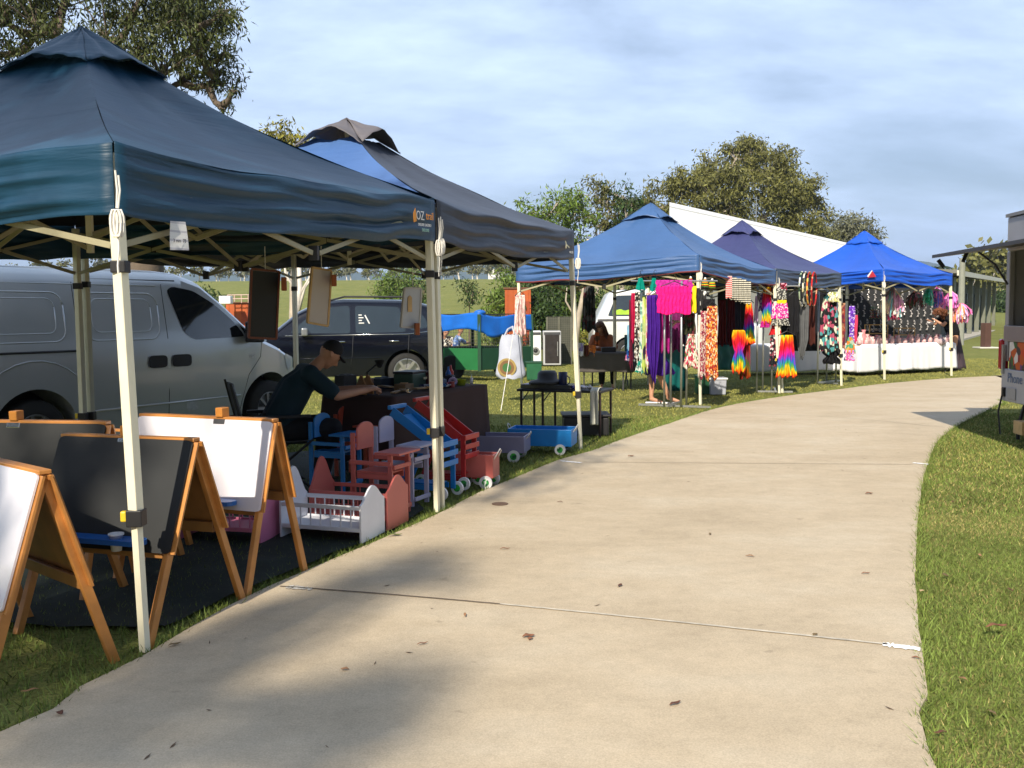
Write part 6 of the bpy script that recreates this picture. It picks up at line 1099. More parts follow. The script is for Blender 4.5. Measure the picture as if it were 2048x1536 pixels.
# ---------------------------------------------------------------- green trailer with tarp and cage
GT = M('green_trailer_paint', (.02,.16,.05), .5, .12, 3); GTD = M('dark_green_frame', (.012,.06,.03), .6, .1, 5); TARPB = M('blue_tarpaulin', (.01,.13,.55), .45, .2, 3, bump=.8, bscale=5)
gtc = xy(P(958,628,20.0),0); e1 = xy(P(838,628,21.0),0); e2 = xy(P(1063,628,21.1),0); gt = thing('cage_trailer','green cage trailer with a blue tarpaulin over its top, beyond the navy car','trailer',gtc)
e3 = e1+e2-gtc
def wallq(g, a, b, z0, z1, th=.03): g.beam(Vector((a.x,a.y,(z0+z1)/2)), Vector((b.x,b.y,(z0+z1)/2)), th, z1-z0)
g = MB(); wallq(g, gtc, e1, .24, .70); o = g.build('side_panel', GT, gt); wallq(g := MB(), gtc, e2, .24, .70); g.build('end_panel', GTD, gt); wallq(g := MB(), e1, e3, .24, .70); g.build('end_panel', GTD, gt); wallq(g := MB(), e2, e3, .24, .70); g.build('side_panel', GT, gt)
for c in (gtc, e1, e2, e3): MB().box(c+Vector((0,0,.82)), (.07,.07,1.2)).build('corner_post', GTD, gt)
for a, b in ((gtc,e1),(gtc,e2),(e2,e3)):
    g = MB(); n_ = int((b-a).length/.07)
    for i in range(1,n_): p = a.lerp(b,i/n_); g.tube([p+Vector((0,0,.7)), p+Vector((0,0,1.42))], .004, 4, cap=False)
    for z in np.linspace(.74,1.4,10): g.tube([a+Vector((0,0,z)), b+Vector((0,0,z))], .004, 4, cap=False)
    g.build('wire_mesh', DGREY, gt)
g = MB()
def tpf(u, v):
    pts = [e1,gtc,e2]; s = u*2; i = min(int(s),1); p = pts[i].lerp(pts[i+1], s-i); o_ = (p-(e1+e2)/2); o_.z = 0; o_ = o_.normalized()*(.02+.03*abs(math.sin(u*23))*v); dr = .36+.05*math.sin(u*14)+(.06 if u > .55 else 0)*math.sin((u-.5)*9); return (p.x+o_.x, p.y+o_.y, 1.43+.025*math.sin(u*17)-.05*math.sin(max(u-.5,0)*2*PI)-dr*v)
g.grid(tpf, 60, 8); tp_ = g.build('side_flap', TARPB, None, smooth=True, solid=.004); tp_.name = 'tarpaulin'; tag(tp_, 'bright blue tarpaulin wrapped round the top of the green cage trailer', 'tarpaulin')
g = MB(); g.grid(lambda u, v: gtc.lerp(e1,u).lerp(e2.lerp(e3,u),v)+Vector((0,0,1.43-.05*math.sin(u*PI)*math.sin(v*PI))), 12, 12); g.build('top_sheet', TARPB, tp_, smooth=True) 
MB().ball(P(960,628,20.1)+Vector((0,0,.03)), .10, 8, (1.3,1,.6)).build('knot', TARPB, tp_, smooth=True)
for c in (gtc.lerp(e1,.45), e2.lerp(e3,.45)): MB().lathe([(.001,-.08),(.26,-.08),(.28,0),(.26,.08),(.001,.08)], c+Vector((0,0,.27)), 24, Matrix.Rotation(PI/2,3,'X')).build('wheel', TYRE, gt)
bn = xy(P(1067,628,20.3),0); bnr = thing('green_bin','dark green crate standing on the grass right of the cage trailer','crate',bn); MB().box(bn+Vector((0,0,.20)),(.30,.35,.36),taper=1.1).build('body', M('bin_green',(.015,.11,.05),.6,.15,6), bnr, bevel=.01); MB().box(bn+Vector((0,0,.39)),(.36,.41,.03)).build('lid', GTD, bnr, bevel=.006)
kx, ky = P(913,628,22.6).x, 22.6; kid = thing('person','child in a blue plaid shirt looking over the green cage trailer','person',(kx,ky,0))
def k3(x, y, z): return (kx+x, ky+y, z)
PLD = MP('blue_plaid',[(.08,.16,.4),(.4,.5,.65),(.05,.1,.3),(.2,.3,.55)],16,'voronoi'); figure(kid, dict(pelvis=k3(-.05,0,.55), chest=k3(.0,-.05,.78), neck=k3(.06,-.08,.93), head=k3(.08,-.1,.99), shL=k3(.0,.10,.88), shR=k3(.05,-.20,.87), elL=k3(.2,.05,.75), elR=k3(.22,-.22,.74), haL=k3(.36,0,.74), haR=k3(.40,-.2,.76), hipL=k3(-.05,.06,.52), hipR=k3(-.05,-.06,.52), knL=k3(-.04,.06,.30), knR=k3(-.04,-.06,.30), anL=k3(-.06,.06,.07), anR=k3(-.06,-.06,.07)), .72, .016, shirt=PLD, sleeve=.9, pants=col('denim',(.05,.07,.14)), hair=BLOND, face=(.8,-.6,-.2), shoes=BLACK)
kx2, ky2 = P(884,628,22.8).x, 22.8; pp2 = thing('person','person in black and white print crouching behind the trailer left of the child','person',(kx2,ky2,0))
def k4(x, y, z): return (kx2+x, ky2+y, z)
figure(pp2, dict(pelvis=k4(0,0,.42), chest=k4(.03,-.08,.70), neck=k4(.06,-.14,.88), head=k4(.08,-.16,.94), shL=k4(-.15,-.10,.84), shR=k4(.22,-.12,.84), elL=k4(-.2,-.25,.62), elR=k4(.27,-.25,.64), haL=k4(-.05,-.42,.62), haR=k4(.15,-.42,.64), hipL=k4(-.09,0,.42), hipR=k4(.09,0,.42), knL=k4(-.14,-.35,.46), knR=k4(.14,-.35,.46), anL=k4(-.14,-.15,.08), anR=k4(.14,-.15,.08)), .9, .018, shirt=BWP, sleeve=.6, pants=BLK, hair=HAIRB, face=(.3,-1,-.2), shoes=BLACK)
# machines, cages and sheds behind
def boxthing(name, label, cat, px0, py0, px1, d, parts, depth=.6, zb=0.0, group=None):
    a, b = P(px0,628,d), P(px1,628,d); c = xy((a+b)/2, zb+ground_z(0,d)); W = (b-a).length; zt = P(px0,py0,d).z; H = zt-c.z; root = thing(name, label, cat, c+Vector((0,depth/2,0)), group=group)
    parts(root, c, W, H, depth); return root
def appliance(col_m, door_m, rnd):
    def f(root, c, W, H, D):
        MB().box(c+Vector((0,D/2,H/2+.02)), (W,D,H-.04)).build('body', col_m, root, bevel=.02); 
        if rnd: MB().lathe([(W*.20,-.02),(W*.34,-.02),(W*.34,.02),(W*.20,.02),(W*.20,-.02)], c+Vector((0,-.02,H*.45)), 24, Matrix.Rotation(PI/2,3,'X')).build('door_ring', STEEL, root); MB().lathe([(.001,-.01),(W*.21,-.01),(.001,.01)], c+Vector((0,-.02,H*.45)), 20, Matrix.Rotation(PI/2,3,'X')).build('door', BLACK, root)
        else: MB().box(c+Vector((0,-.006,H*.5)), (W*.8,.02,H*.8)).build('door', door_m, root, bevel=.005); MB().box(c+Vector((W*.3,-.03,H*.5)), (.02,.02,H*.4)).build('handle', STEEL, root)
        MB().box(c+Vector((0,-.006,H*.93)), (W*.9,.02,H*.07)).build('control_panel', DGREY, root)
    return f
boxthing('washing_machine','white washing machine on the grass behind the pink hanging dress','washing machine',1060,662,1082,25.5,appliance(WHITE,BLACK,True)); boxthing('drinks_fridge','grey cabinet with a dark open front beside the washing machine','cabinet',1086,662,1122,25.5,appliance(M('cabinet_grey',(.45,.46,.48),.4,.05,5),M('dark_door',(.03,.025,.025),.4,.3,9),False),.55)
def cage(root, c, W, H, D):
    for x in (-W/2,0,W/2): MB().box(c+Vector((x,0,H/2)), (.05,.05,H)).build('post', M('weathered_post',(.12,.12,.09),.8,.2,5), root)
    g = MB(); 
    for i in range(int(W/.06)): x = -W/2+.06*i; g.tube([c+Vector((x,0,.05)), c+Vector((x,0,H))], .006, 4)
    for z in np.linspace(.05,H,22): g.tube([c+Vector((-W/2,0,z)), c+Vector((W/2,0,z))], .006, 4)
    g.build('wire_mesh', M('weathered_wire',(.13,.13,.10),.8,.2,5), root); MB().add([c+Vector((-W/2,.02,.02)),c+Vector((W/2,.02,.02)),c+Vector((W/2,.02,H)),c+Vector((-W/2,.02,H))],[(0,1,2,3)]).build('shade_cloth', M('shade_cloth',(.09,.095,.075),.9,.2,5), root, solid=.004)
boxthing('wire_cage','weathered grey green cage panel on the grass right of the cabinet','cage',1094,634,1142,26.5,cage); 
RUST = M('orange_shed_paint', (.42,.09,.02), .6, .2, 2); 
def shed(root, c, W, H, D):
    MB().box(c+Vector((0,D/2,H/2)), (W,D,H)).build('wall', RUST, root, bevel=.01); MB().box(c+Vector((0,D/2,H+.03)), (W+.12,D+.1,.06)).build('roof', M('brown_roof',(.15,.06,.03),.6,.1,4), root)
    for i in range(5): MB().box(c+Vector((-W/2+W*(i+.5)/5,-.012,H/2)), (.03,.02,H*.96)).build('rib', RUST, root)
    MB().box(c+Vector((W*.2,-.02,H*.42)), (.5,.02,H*.75)).build('door', M('rust_door',(.3,.05,.015),.6,.2,4), root)
boxthing('portable_shed','orange red portable shed in front of the bushes','shed',1010,578,1062,38,shed,1.3); boxthing('portable_shed','low orange red shed beyond the silver van bonnet','shed',452,607,512,42,shed,2.0)
o = MB().box(P(452,600,41), (.5,.4,.34)).build('cooler_box', WHITE, bevel=.03); o.location.z -= .0; tag(o, 'white box on top of the low orange shed beyond the van', 'box')
g = MB()
for x in (-.6,-.3,0,.3,.6): g.tube([(x,0,0),(x,0,.35)], .02, 5)
g.tube([(-.6,0,.35),(.6,0,.35)], .02, 5); g.tube([(-.6,0,.18),(.6,0,.18)], .02, 5); o = g.build('rack_frame', M('pale_pink_frame',(.6,.42,.38),.5,.1,5)); o.location = P(483,606,41.5); tag(o, 'pale open frame standing on the low orange shed', 'frame')
# ---------------------------------------------------------------- buildings on the right
HW = M('white_wall_sheeting', (.80,.79,.76), .5, .04, 1.5); ra, rb_ = P(1338,628,32.4), P(1800,628,64); ra, rb_ = xy(ra,0), xy(rb_,0); rd_ = (rb_-ra).normalized(); rn = Vector((-rd_.y,rd_.x,0)); rk = Vector((ra.x,ra.y,0)).normalized()
BW3 = M('cream_wall_sheeting', (.55,.53,.47), .6, .05, 2); hall = thing('white_hall','long white metal hall rising behind the blue canopies','building',(ra+rb_)/2); g = MB(); ZT = 5.05
for k, (z0, z1, off) in enumerate(((0,ZT-.42,0),(ZT-.41,ZT,-.10))):
    g = MB(); a_, b_, e_ = (2.95 if k == 0 else 2.98), (ZT-.02 if k == 0 else ZT+.03), (5.5 if k == 0 else .45); pl = [(ra-rk*e_, a_ if k == 0 else ZT-.15), (rb_-rk*e_, a_ if k == 0 else ZT-.15), (rb_, b_), (ra, b_)]; g.add([q+Vector((0,0,z)) for q, z in pl]+[q+Vector((0,0,z+.06)) for q, z in pl], [(0,3,2,1),(4,5,6,7),(0,1,5,4),(1,2,6,5),(2,3,7,6),(3,0,4,7)]); g.build(('roof','ridge_cap')[k], HW, hall)
g = MB(); p = [ra-rk*5, rb_-rk*5, rb_+rk*3, ra+rk*3]; g.add([q for q in p]+[q+Vector((0,0,2.9)) for q in p], [(0,3,2,1),(4,5,6,7),(0,1,5,4),(1,2,6,5),(2,3,7,6),(3,0,4,7)]); g.build('wall', BW3, hall)
MB().tube([ra-rk*5.5+Vector((0,0,2.93)), rb_-rk*5.5+Vector((0,0,2.93))], .05, 6).build('gutter', M('gutter_grey',(.45,.45,.42),.5,.05,5), hall)
ap = ra.lerp(rb_,.27)+rn*.5; g = MB(); g.tube([ap+Vector((0,0,ZT)), ap+Vector((0,0,ZT+1.3))], .02, 5); 
for z, l in ((1.2,.7),(.9,.5)): g.tube([ap+rd_*-l*.7+Vector((0,0,ZT+z)), ap+rd_*l*.7+Vector((0,0,ZT+z))], .015, 4)
g.build('antenna', STEEL, hall)
va, vb = xy(P(1890,628,44),0), xy(P(1992,628,74),0); vd = (vb-va).normalized(); vn = Vector((-vd.y,vd.x,0)); vl = (vb-va).length; vk = Vector((va.x,va.y,0)).normalized()
BW2 = M('grey_green_wall', (.06,.068,.06), .8, .1, 3); VB = thing('verandah_building','low grey building with a verandah of square posts behind the royal blue canopy','building',(va+vb)/2)
g = MB(); p = [va+vn*.7, vb+vn*.7+vd*3, vb+vn*4+vd*3, va+vn*4]; g.add([q+Vector((0,0,.05)) for q in p]+[q+Vector((0,0,3.05)) for q in p], [(0,3,2,1),(4,5,6,7),(0,1,5,4),(1,2,6,5),(2,3,7,6),(3,0,4,7)]); g.build('wall', BW2, VB)
g = MB(); q_ = [(va-vn*.5,3.12),(vb-vn*.5+vd*2,3.70),(vb+vn*4+vd*2,4.1),(va+vn*4,3.5)]; g.add([a+Vector((0,0,z)) for a, z in q_]+[a+Vector((0,0,z+.16)) for a, z in q_], [(0,3,2,1),(4,5,6,7),(0,1,5,4),(1,2,6,5),(2,3,7,6),(3,0,4,7)]); g.build('roof', M('grey_roof_sheet',(.16,.16,.14),.5,.08,2), VB)
g = MB(); g.beam(va-vn*.5+Vector((0,0,3.14)), vb-vn*.5+vd*2+Vector((0,0,3.72)), .08, .24); g.build('fascia', M('fascia_cream',(.6,.58,.5),.5,.05,4), VB)
for i in range(7): s = .08+.14*i; MB().box(va.lerp(vb,s)+Vector((0,0,(3.0+.5*s)/2+.05)), (.9 if i == 0 else .24,.24,3.0+.5*s-.1),(0,0,math.atan2(vd.y,vd.x))).build('post', M('post_grey_green',(.17,.18,.14),.7,.1,4), VB)
for i in range(14): s = .25+.055*i; MB().box(va.lerp(vb,s)+vn*.68+Vector((0,0,1.4)), (.5,.06,2.2),(0,0,math.atan2(vd.y,vd.x))).build('window', M('dark_window',(.02,.028,.035),.15,.1,3,spec=.7), VB)
g = MB(); g.beam(va+vn*1-vd*0+Vector((0,0,.04)), vb+vn*1+vd*6+Vector((0,0,.04)), 3.4, .10); g.build('slab', M('slab_concrete',(.42,.40,.35),.9,.1,3), VB)
bo = xy(P(1973,628,35.5),0); bl = thing('bollard','short brown timber bollard on a pale footing in the lawn','bollard',bo); MB().box(bo+Vector((0,0,.5)),(.26,.26,.9),(0,0,.3)).build('post', M('brown_post',(.09,.045,.035),.8,.1,4), bl, bevel=.015); MB().box(bo+Vector((0,0,.03)),(.7,.6,.05)).build('footing', M('pale_footing',(.6,.58,.52),.9,.05,4), bl, bevel=.01)
up_ = xy(P(1922,628,39),0); MB().tube([up_, up_+Vector((0,0,3.55))], [.14,.11], 10).build('utility_post', M('grey_post',(.25,.26,.22),.8,.1,4)); tag(bpy.data.objects['utility_post'], 'plain grey post rising in front of the verandah roof', 'post')
hx = P(995,628,250); zz = ground_z(hx.x,250); hs = thing('farm_house','tiny white roofed house on the far hill crest','house',(hx.x,250,zz)); MB().box((hx.x,250,zz+.9),(4.6,3,2.0)).build('wall', WHITE, hs); MB().prism([(-2.6,0),(2.6,0),(1.6,1.1),(-1.6,1.1)], 3.4, Matrix.Translation((hx.x,250,zz+1.9))).build('roof', M('white_roof',(.7,.7,.68),.5,.05,4), hs)
# ---------------------------------------------------------------- trees
BARK = M('pale_gum_bark', (.42,.36,.29), .85, .35, 3, bump=.6); BARKD = M('grey_bark', (.13,.10,.075), .9, .3, 4, bump=.6)
def lm(n, c, tr=.0): return M('leaves_'+n, c, .55, .3, .35, attr=True, spec=.3)
LG1 = lm('gum_dark',(.055,.068,.018)); LG2 = lm('gum_olive',(.125,.125,.035)); LG3 = lm('bright_green',(.10,.155,.022)); LG4 = lm('yellow_green',(.19,.18,.03)); LG5 = lm('deep_green',(.035,.065,.014)); LG6 = lm('grey_green',(.12,.125,.075))
def tree(label, base, clumps, mat, tr=.25, leaf=.12, per=900, bark=BARK, fork=None, name='gum_tree', group=None, sub=7, droop=.6, cr=None, aspect=.28, limbs=True, keep=None, spread=.34):
    base = Vector(base); root = thing(name, label, 'tree', base, group=group); wt_ = {tuple(c[:3]): (c[4] if len(c) > 4 else 1) for c in clumps}; cs = [(Vector(c[:3]), c[3]) for c in clumps]; wq = [wt_[tuple(c[:3])] for c in clumps]; mean = sum((c for c, r in cs), Vector())/len(cs)
    zmin = min(c.z for c, r in cs); fk = Vector(fork) if fork else base.lerp(Vector((mean.x,mean.y,zmin)), .75); g = MB(); n = 7
    pts = [base.lerp(fk, i/n)+Vector((nz(i*.7,base.x),nz(i*.7,base.y),0))*tr*(i/n)*1.2 for i in range(n+1)]; pts[0] = base-Vector((0,0,.2)); g.tube(pts, [tr*(1.25-.6*i/n) for i in range(n+1)], 10); P_ = []
    rg = random.Random(int(abs(base.x*100))+len(cs)); mids = []
    for (c, r), wg in sorted(zip(cs, wq), key=lambda q: (q[0][0]-fk).length):
        st = min([pts[-1]]+mids, key=lambda m_: (m_-c).length+(.0 if m_ is pts[-1] else .3*(m_-fk).length)); k = 6; r0 = tr*(.5 if st is pts[-1] else .24); L_ = (c-st).length
        q_ = [st.lerp(c, i/k)+Vector((nz(i*.5,c.x,1),nz(i*.5,c.y,2),nz(i*.5,c.z,3)))*L_*.10*math.sin(PI*i/k)+Vector((0,0,-.08*L_*math.sin(PI*i/k))) for i in range(k+1)]; 
        if limbs: g.tube(q_, [r0*(1-.8*i/k)+.006 for i in range(k+1)], 6)
        mids += [q_[3], q_[4]]
        for j in range(sub):
            v = Vector((rg.gauss(0,1),rg.gauss(0,1),rg.gauss(0,.8))).normalized()*r*rg.uniform(.35,1.0); e = c+v
            if limbs: g.tube([q_[-2], q_[-2].lerp(e,.5)+Vector((0,0,.08*r)), e], [r0*.18+.005, r0*.1+.004, .004], 4, cap=False)
            m_ = int(wg*per*r*r/sub*rg.uniform(.5,1.5)*(1/1.0)); a = RNG.normal(size=(max(m_,3),3))*r*spread*np.array([1,1,.8])+np.array(e); P_.append(a)
    tk = g.build('trunk', bark, root, smooth=True); pts_ = np.concatenate(P_)
    if keep is not None: pts_ = pts_[keep(pts_)]
    leafmesh('crown', pts_, leaf, mat, root, droop=droop, aspect=aspect, off=tuple(base)); return root
def cl(lst): return [(*P(px,py,d), r) for px,py,d,r in lst]
tree('large dark gum tree at the top left, its leafy branches hanging over the teal canopy', (-7.0,18.0,0), cl([(-90,60,17,.9),(-20,20,17.5,.9),(60,40,17,.85),(20,110,18,.6),(130,0,18,.9),(110,80,17,.5),(200,60,17.2,.8),(180,130,18,.5),(270,20,17.5,.9),(260,110,17,.6),(340,60,18,.8),(330,130,17.3,.6),(400,10,17.5,.7),(390,95,17,.5),(435,60,17.8,.45),(450,20,17,.35),(390,145,18,.45),(440,140,17.5,.45),(450,110,17.2,.22),(455,205,17.4,.16),(466,180,17.2,.12),(448,222,17.3,.1),(300,-80,17,1.2),(150,-100,18,1.3),(420,-90,18,1.0),(-10,-90,18,1.2),(-60,120,18,.7),(445,165,17.6,.3),(365,20,17,.7)]), LG1, .32, .115, 2300, bark=BARKD, fork=tuple(P(305,225,17.8)), aspect=.24, droop=.9, sub=10, spread=.25)
tree('yellow green tree top seen over the dark grey canopy', xy(P(588,628,38),0), cl([(545,282,38,.7),(575,270,38,.55),(600,280,38,.6),(625,290,38,.6),(560,312,38,.7),(610,315,38,.8),(645,325,38,.8),(585,345,38,1.0),(530,300,38,.4),(640,370,38,1),(560,390,38,.9)]), LG4, .2, .26, 420, sub=6)
for i, (lst, mat, lab, bpx) in enumerate((
  ([(1085,420,42,1.0),(1115,405,42,.9),(1140,400,42,.8),(1150,430,42,.9),(1110,450,42,1.0),(1080,445,41,.7),(1145,465,42,.9),(1120,480,42,.8),(1070,425,42,.5),(1160,410,42,.5)], LG3, 'bright green rounded tree right of the dark grey canopy', 1130),
  ([(1190,390,44,.9),(1215,400,44,.8),(1185,430,44,.8),(1205,450,44,.7),(1180,490,44,.9),(1170,520,44,.9),(1200,500,43,.7),(1225,430,44,.6),(1190,540,44,.8)], LG2, 'slender pale trunked gum beside the bright green tree', 1183),
  ([(1245,390,44,.8),(1262,400,44,.7),(1235,420,44,.8),(1250,450,44,.8),(1225,470,44,.7),(1255,425,43,.6),(1240,500,44,.8),(1272,415,44,.4),(1215,380,44,.4)], LG5, 'dark green open tree immediately left of the mid blue canopy peak', 1238))):
    tree(lab, xy(P(bpx,628,43),0), cl(lst), mat, .17, .22, 560, sub=9, spread=.22, group='trees behind the bushes')
tree('huge olive gum tree towering behind the white hall', xy(P(1490,628,66),0), cl([(1310,425,64,1.3),(1345,385,64,1.5),(1385,360,64,1.5),(1360,430,63,1.4),(1420,400,63,1.8),(1440,340,64,1.7),(1475,310,65,1.5),(1505,300,66,1.2),(1498,290,66,.6),(1530,330,64,1.6),(1560,330,66,1.4),(1490,370,62,2.0),(1550,380,63,2.0),(1590,375,65,1.7),(1520,430,62,2.1),(1455,430,62,1.8),(1600,430,64,1.8),(1625,410,66,1.3),(1635,455,65,1.4),(1575,465,63,1.6),(1400,445,62,1.3),(1290,400,62,.7),(1280,412,62,.6),(1575,350,65,.9),(1415,370,65,.9),(1508,285,66,.4)]), LG2, .55, .30, 760, fork=tuple(P(1492,470,65)), group=None, sub=13, spread=.19)
tree('small grey green round tree right of the huge gum', xy(P(1700,628,88),0), cl([(1672,470,88,1.3),(1690,455,88,1.4),(1715,455,88,1.4),(1738,475,88,1.2),(1700,485,88,1.8),(1745,500,88,1.2)]), LG6, .3, .4, 420)
BU = [(1005,600,40,.8,LG3),(1030,560,43,1.1,LG3),(1075,590,41,1.3,LG5),(1110,560,43,1.2,LG3),(1130,600,40,1.3,LG5),(1160,610,40,1.0,LG3),(1095,620,39,1.1,LG5),(1050,625,41,1.0,LG3),(1230,600,40,1.2,LG5),(1270,610,41,1.2,LG2)]
BL = ['bushy green shrub at the left end of the hedge, left of the orange shed','tall green shrub behind the orange shed','deep green shrub right of the orange shed','tall light green shrub near the bright tree','deep green round shrub above the wire cage','light green shrub at the pale leaning trunk','low deep green shrub behind the washing machine','low light shrub behind the blue tarpaulin','dark shrub behind the white ute window','olive shrub hidden behind the clothes rack']
for (px,py,d,r,mt_), lab in zip(BU, BL):
    c = P(px,py,d); tree(lab, (c.x,c.y,0), [(c.x+random.uniform(-r,r)*.7, c.y+random.uniform(-.5,.5), z_, r*.7) for z_ in np.linspace(.5,max(c.z,1.2),5) for _ in range(2)], mt_, .08, .2, 900, name='shrub', bark=BARKD, group='shrubs in the hedge behind the stalls', sub=5)
c = P(1150,650,38); tree('low yellow green shrub in front of the hedge', (c.x,c.y,0), [(c.x+i*.7-1.0,c.y,.5,.5) for i in range(4)], LG4, .05, .16, 900, name='shrub', group='shrubs in the hedge behind the stalls', sub=4)
g = MB(); a = xy(P(1150,628,36),0); tk = thing('dead_tree','bare pale leaning trunk with thin limbs in front of the hedge','tree',a); g.tube([a, a+Vector((.12,0,1.2)), a+Vector((.4,0,2.6)), a+Vector((.5,0,4.2))], [.13,.11,.08,.05], 8); g.build('trunk', BARK, tk, smooth=True)
for q_ in ([(.3,0,2.2),(-.3,0,2.9),(-.4,0,3.6)],[(.1,0,1.1),(-.35,0,1.9),(-.3,0,2.4)],[(.4,0,2.6),(.9,0,3.1),(1.0,0,3.8)]): MB().tube([a+Vector(v) for v in q_], [.05,.035,.015], 6).build('branch', BARK, tk, smooth=True)
tree('small dark leafed sapling in the paddock behind the white card board', xy(P(838,628,33),0), cl([(835,568,33,.45),(848,580,33,.4),(825,580,33,.35),(842,598,33,.35)]), LG5, .05, .18, 900, name='sapling', bark=BARKD); tree('thin sapling standing behind the blue tarpaulin in the paddock', xy(P(938,628,36),0), cl([(930,580,36,.42),(945,585,36,.4),(937,600,36,.35),(936,570,36,.25),(948,600,36,.2)]), LG5, .035, .15, 900, name='sapling', bark=BARKD)
tree('wide green bush on the grassy slope beyond the navy car', (P(795,628,75).x,75,ground_z(-9,75)), cl([(765,590,75,1.0),(785,572,75,1.2),(805,560,75,1.1),(820,580,75,1.1),(795,595,75,1.2),(830,600,75,.9)]), LG3, .12, .3, 600, name='shrub'); tree('low dark bush on the slope above the van bonnet', (P(415,628,60).x,60,ground_z(-19,60)), cl([(412,588,60,.8),(425,598,60,.7)]), LG5, .08, .3, 600, name='shrub')
a = xy(P(592,628,30),0); wt = thing('dead_tree','bare white trunked tree standing behind the navy car','tree',a); MB().tube([a, a+Vector((0,0,1.5)), a+Vector((.15,0,2.3)), a+Vector((.1,.1,3.6))], [.12,.10,.08,.05], 8).build('trunk', M('white_bark',(.65,.6,.55),.8,.2,4), wt, smooth=True)
for q_ in ([(.1,0,2.0),(.45,0,2.6),(.6,0,3.4)],[(.1,0,2.1),(-.3,0,2.7),(-.35,0,3.5)],[(.1,0,1.6),(.3,0,2.3),(.7,0,2.8)]): MB().tube([a+Vector(v) for v in q_], [.06,.04,.02], 6).build('branch', M('white_bark',(.65,.6,.55)), wt, smooth=True)
# far row on the crest
protos = []
for k, (mt_, hh) in enumerate(((LG6,7.0),(LG2,8.0),(LG6,6.0))):
    rg = random.Random(40+k); t_ = tree(('far grey green gum with a pale trunk in the row along the hill crest','far olive gum in the row along the hill crest','far small grey tree in the row along the hill crest')[k], (0,0,0), [(rg.uniform(-1.8,1.8),rg.uniform(-1.2,1.2),hh*rg.uniform(.45,.95),rg.uniform(.8,1.5)) for _ in range(9)], mt_, .22, .75, 34, name='distant_gum', group='gum trees along the hill crest', sub=5, droop=.2, aspect=.6, bark=M('white_bark',(.65,.6,.55)))
    protos.append(t_)
rg = random.Random(77); first = [True]*3
for i in range(62):
    d = rg.uniform(215,300); px = -40+1100*(i+rg.random())/62; x = (px-1024)/FPX*d
    if 380 < px < 420 and rg.random() < .5: continue
    k = i%3; loc = (x, d, ground_z(x,d)-.2); o = protos[k]
    if first[k]: first[k] = False; o.location = loc
    else: o = dup(o, loc, rg.uniform(0,6))
    s_ = rg.uniform(.6,1.05); o.scale = (s_,s_,s_)
for i, (px, d, s_) in enumerate(((1885,120,.7),(1935,130,.9),(1958,110,1.0),(1980,115,1.2),(2003,120,1.15),(2020,112,1.0),(1900,135,.8),(2035,125,1.2),(1965,150,1.3))):
    o = dup(protos[1], ((px-1024)/FPX*d, d, 0), i*1.3, label='tree in the wooded row past the verandah building at the right'); o['group'] = 'trees past the verandah building'; o.scale = (s_,s_,s_)
for px, py, d, r in ((1990,632,100,2.0),(1960,636,104,1.6),(2012,628,98,2.2)): c = P(px,628,d); tree(('dense bush under the trees beyond the slab end','low bush left of the slab end','bush at the trailer edge beyond the building')[(1990,1960,2012).index(px)], (c.x,c.y,0), [(c.x+random.uniform(-r,r),c.y,random.uniform(.6,2.4),r*.6) for _ in range(7)], LG5, .1, .4, 260, name='shrub', sub=4)
# palm by the hall
a = xy(P(1872,628,70),0); pm_ = thing('palm_tree','small palm with drooping fronds beside the royal blue canopy top','tree',a); MB().tube([a, a+Vector((0,0,4.4))], [.18,.12], 8).build('trunk', BARKD, pm_, smooth=True); g = MB()
for i in range(13):
    an = 2*PI*i/13+.2; l_ = 1.5; pr = [a+Vector((math.cos(an)*l_*t, math.sin(an)*l_*t, 4.4+.45*math.sin(t*PI*.8)-.75*t*t)) for t in np.linspace(0,1,7)]; sd_ = Vector((-math.sin(an),math.cos(an),0)); vs = []
    for t, p in enumerate(pr): w_ = .14*math.sin(PI*(t+.6)/7.2); vs += [p+sd_*w_-Vector((0,0,w_*.6)), p, p-sd_*w_-Vector((0,0,w_*.6))]
    g.add(vs, [f for t in range(6) for f in ((3*t,3*t+1,3*t+4,3*t+3),(3*t+1,3*t+2,3*t+5,3*t+4))])
g.build('fronds', LG5, pm_)
# the gum behind the viewer whose shade falls on the nearest stall and the path
def upsun(T, H): T = Vector(T); k = (H-T.z)/(-LDIR.z); return T-LDIR*k
SH = []
for px, py, r in ((880,1140,.20),(810,1145,.26),(740,1160,.22),(560,1235,.20),(480,1270,.2),(800,1345,.12),(780,1375,.18),(740,1400,.26),(700,1435,.26),(650,1480,.30),(420,1345,.12),(330,1385,.18),(230,1430,.22),(280,1500,.24),(130,1490,.24)):
    p = G(px,py); SH.append((*upsun((p.x,p.y,0), 15.5+2*math.sin(px)), r*.9, 2.6))
for i in range(6):
    for j in range(6):
        q_ = V1[0].lerp(V1[1],(j+.2)/5.4).lerp(V1[3].lerp(V1[2],(j+.2)/5.4),(i+.1)/5.4); p = upsun((q_.x,q_.y,2.7), 9.5+1.5*math.sin(i*3+j*2)); SH.append((*p, .50))
for px, py in ((30,1380),(120,1420),(-150,1350),(60,1250),(180,1290),(340,1230),(420,1150),(560,1100),(250,1120),(120,1150)): p = G(px,py); SH.append((*upsun((p.x,p.y,.1), 11+math.sin(py)), .38))
for s in np.linspace(0,1,9):
    for z_ in (.5,1.2,1.8): q_ = xy(wr.lerp(wf,s*1.15-.15),z_); SH.append((*upsun(q_, 13+math.sin(s*9)), .42))
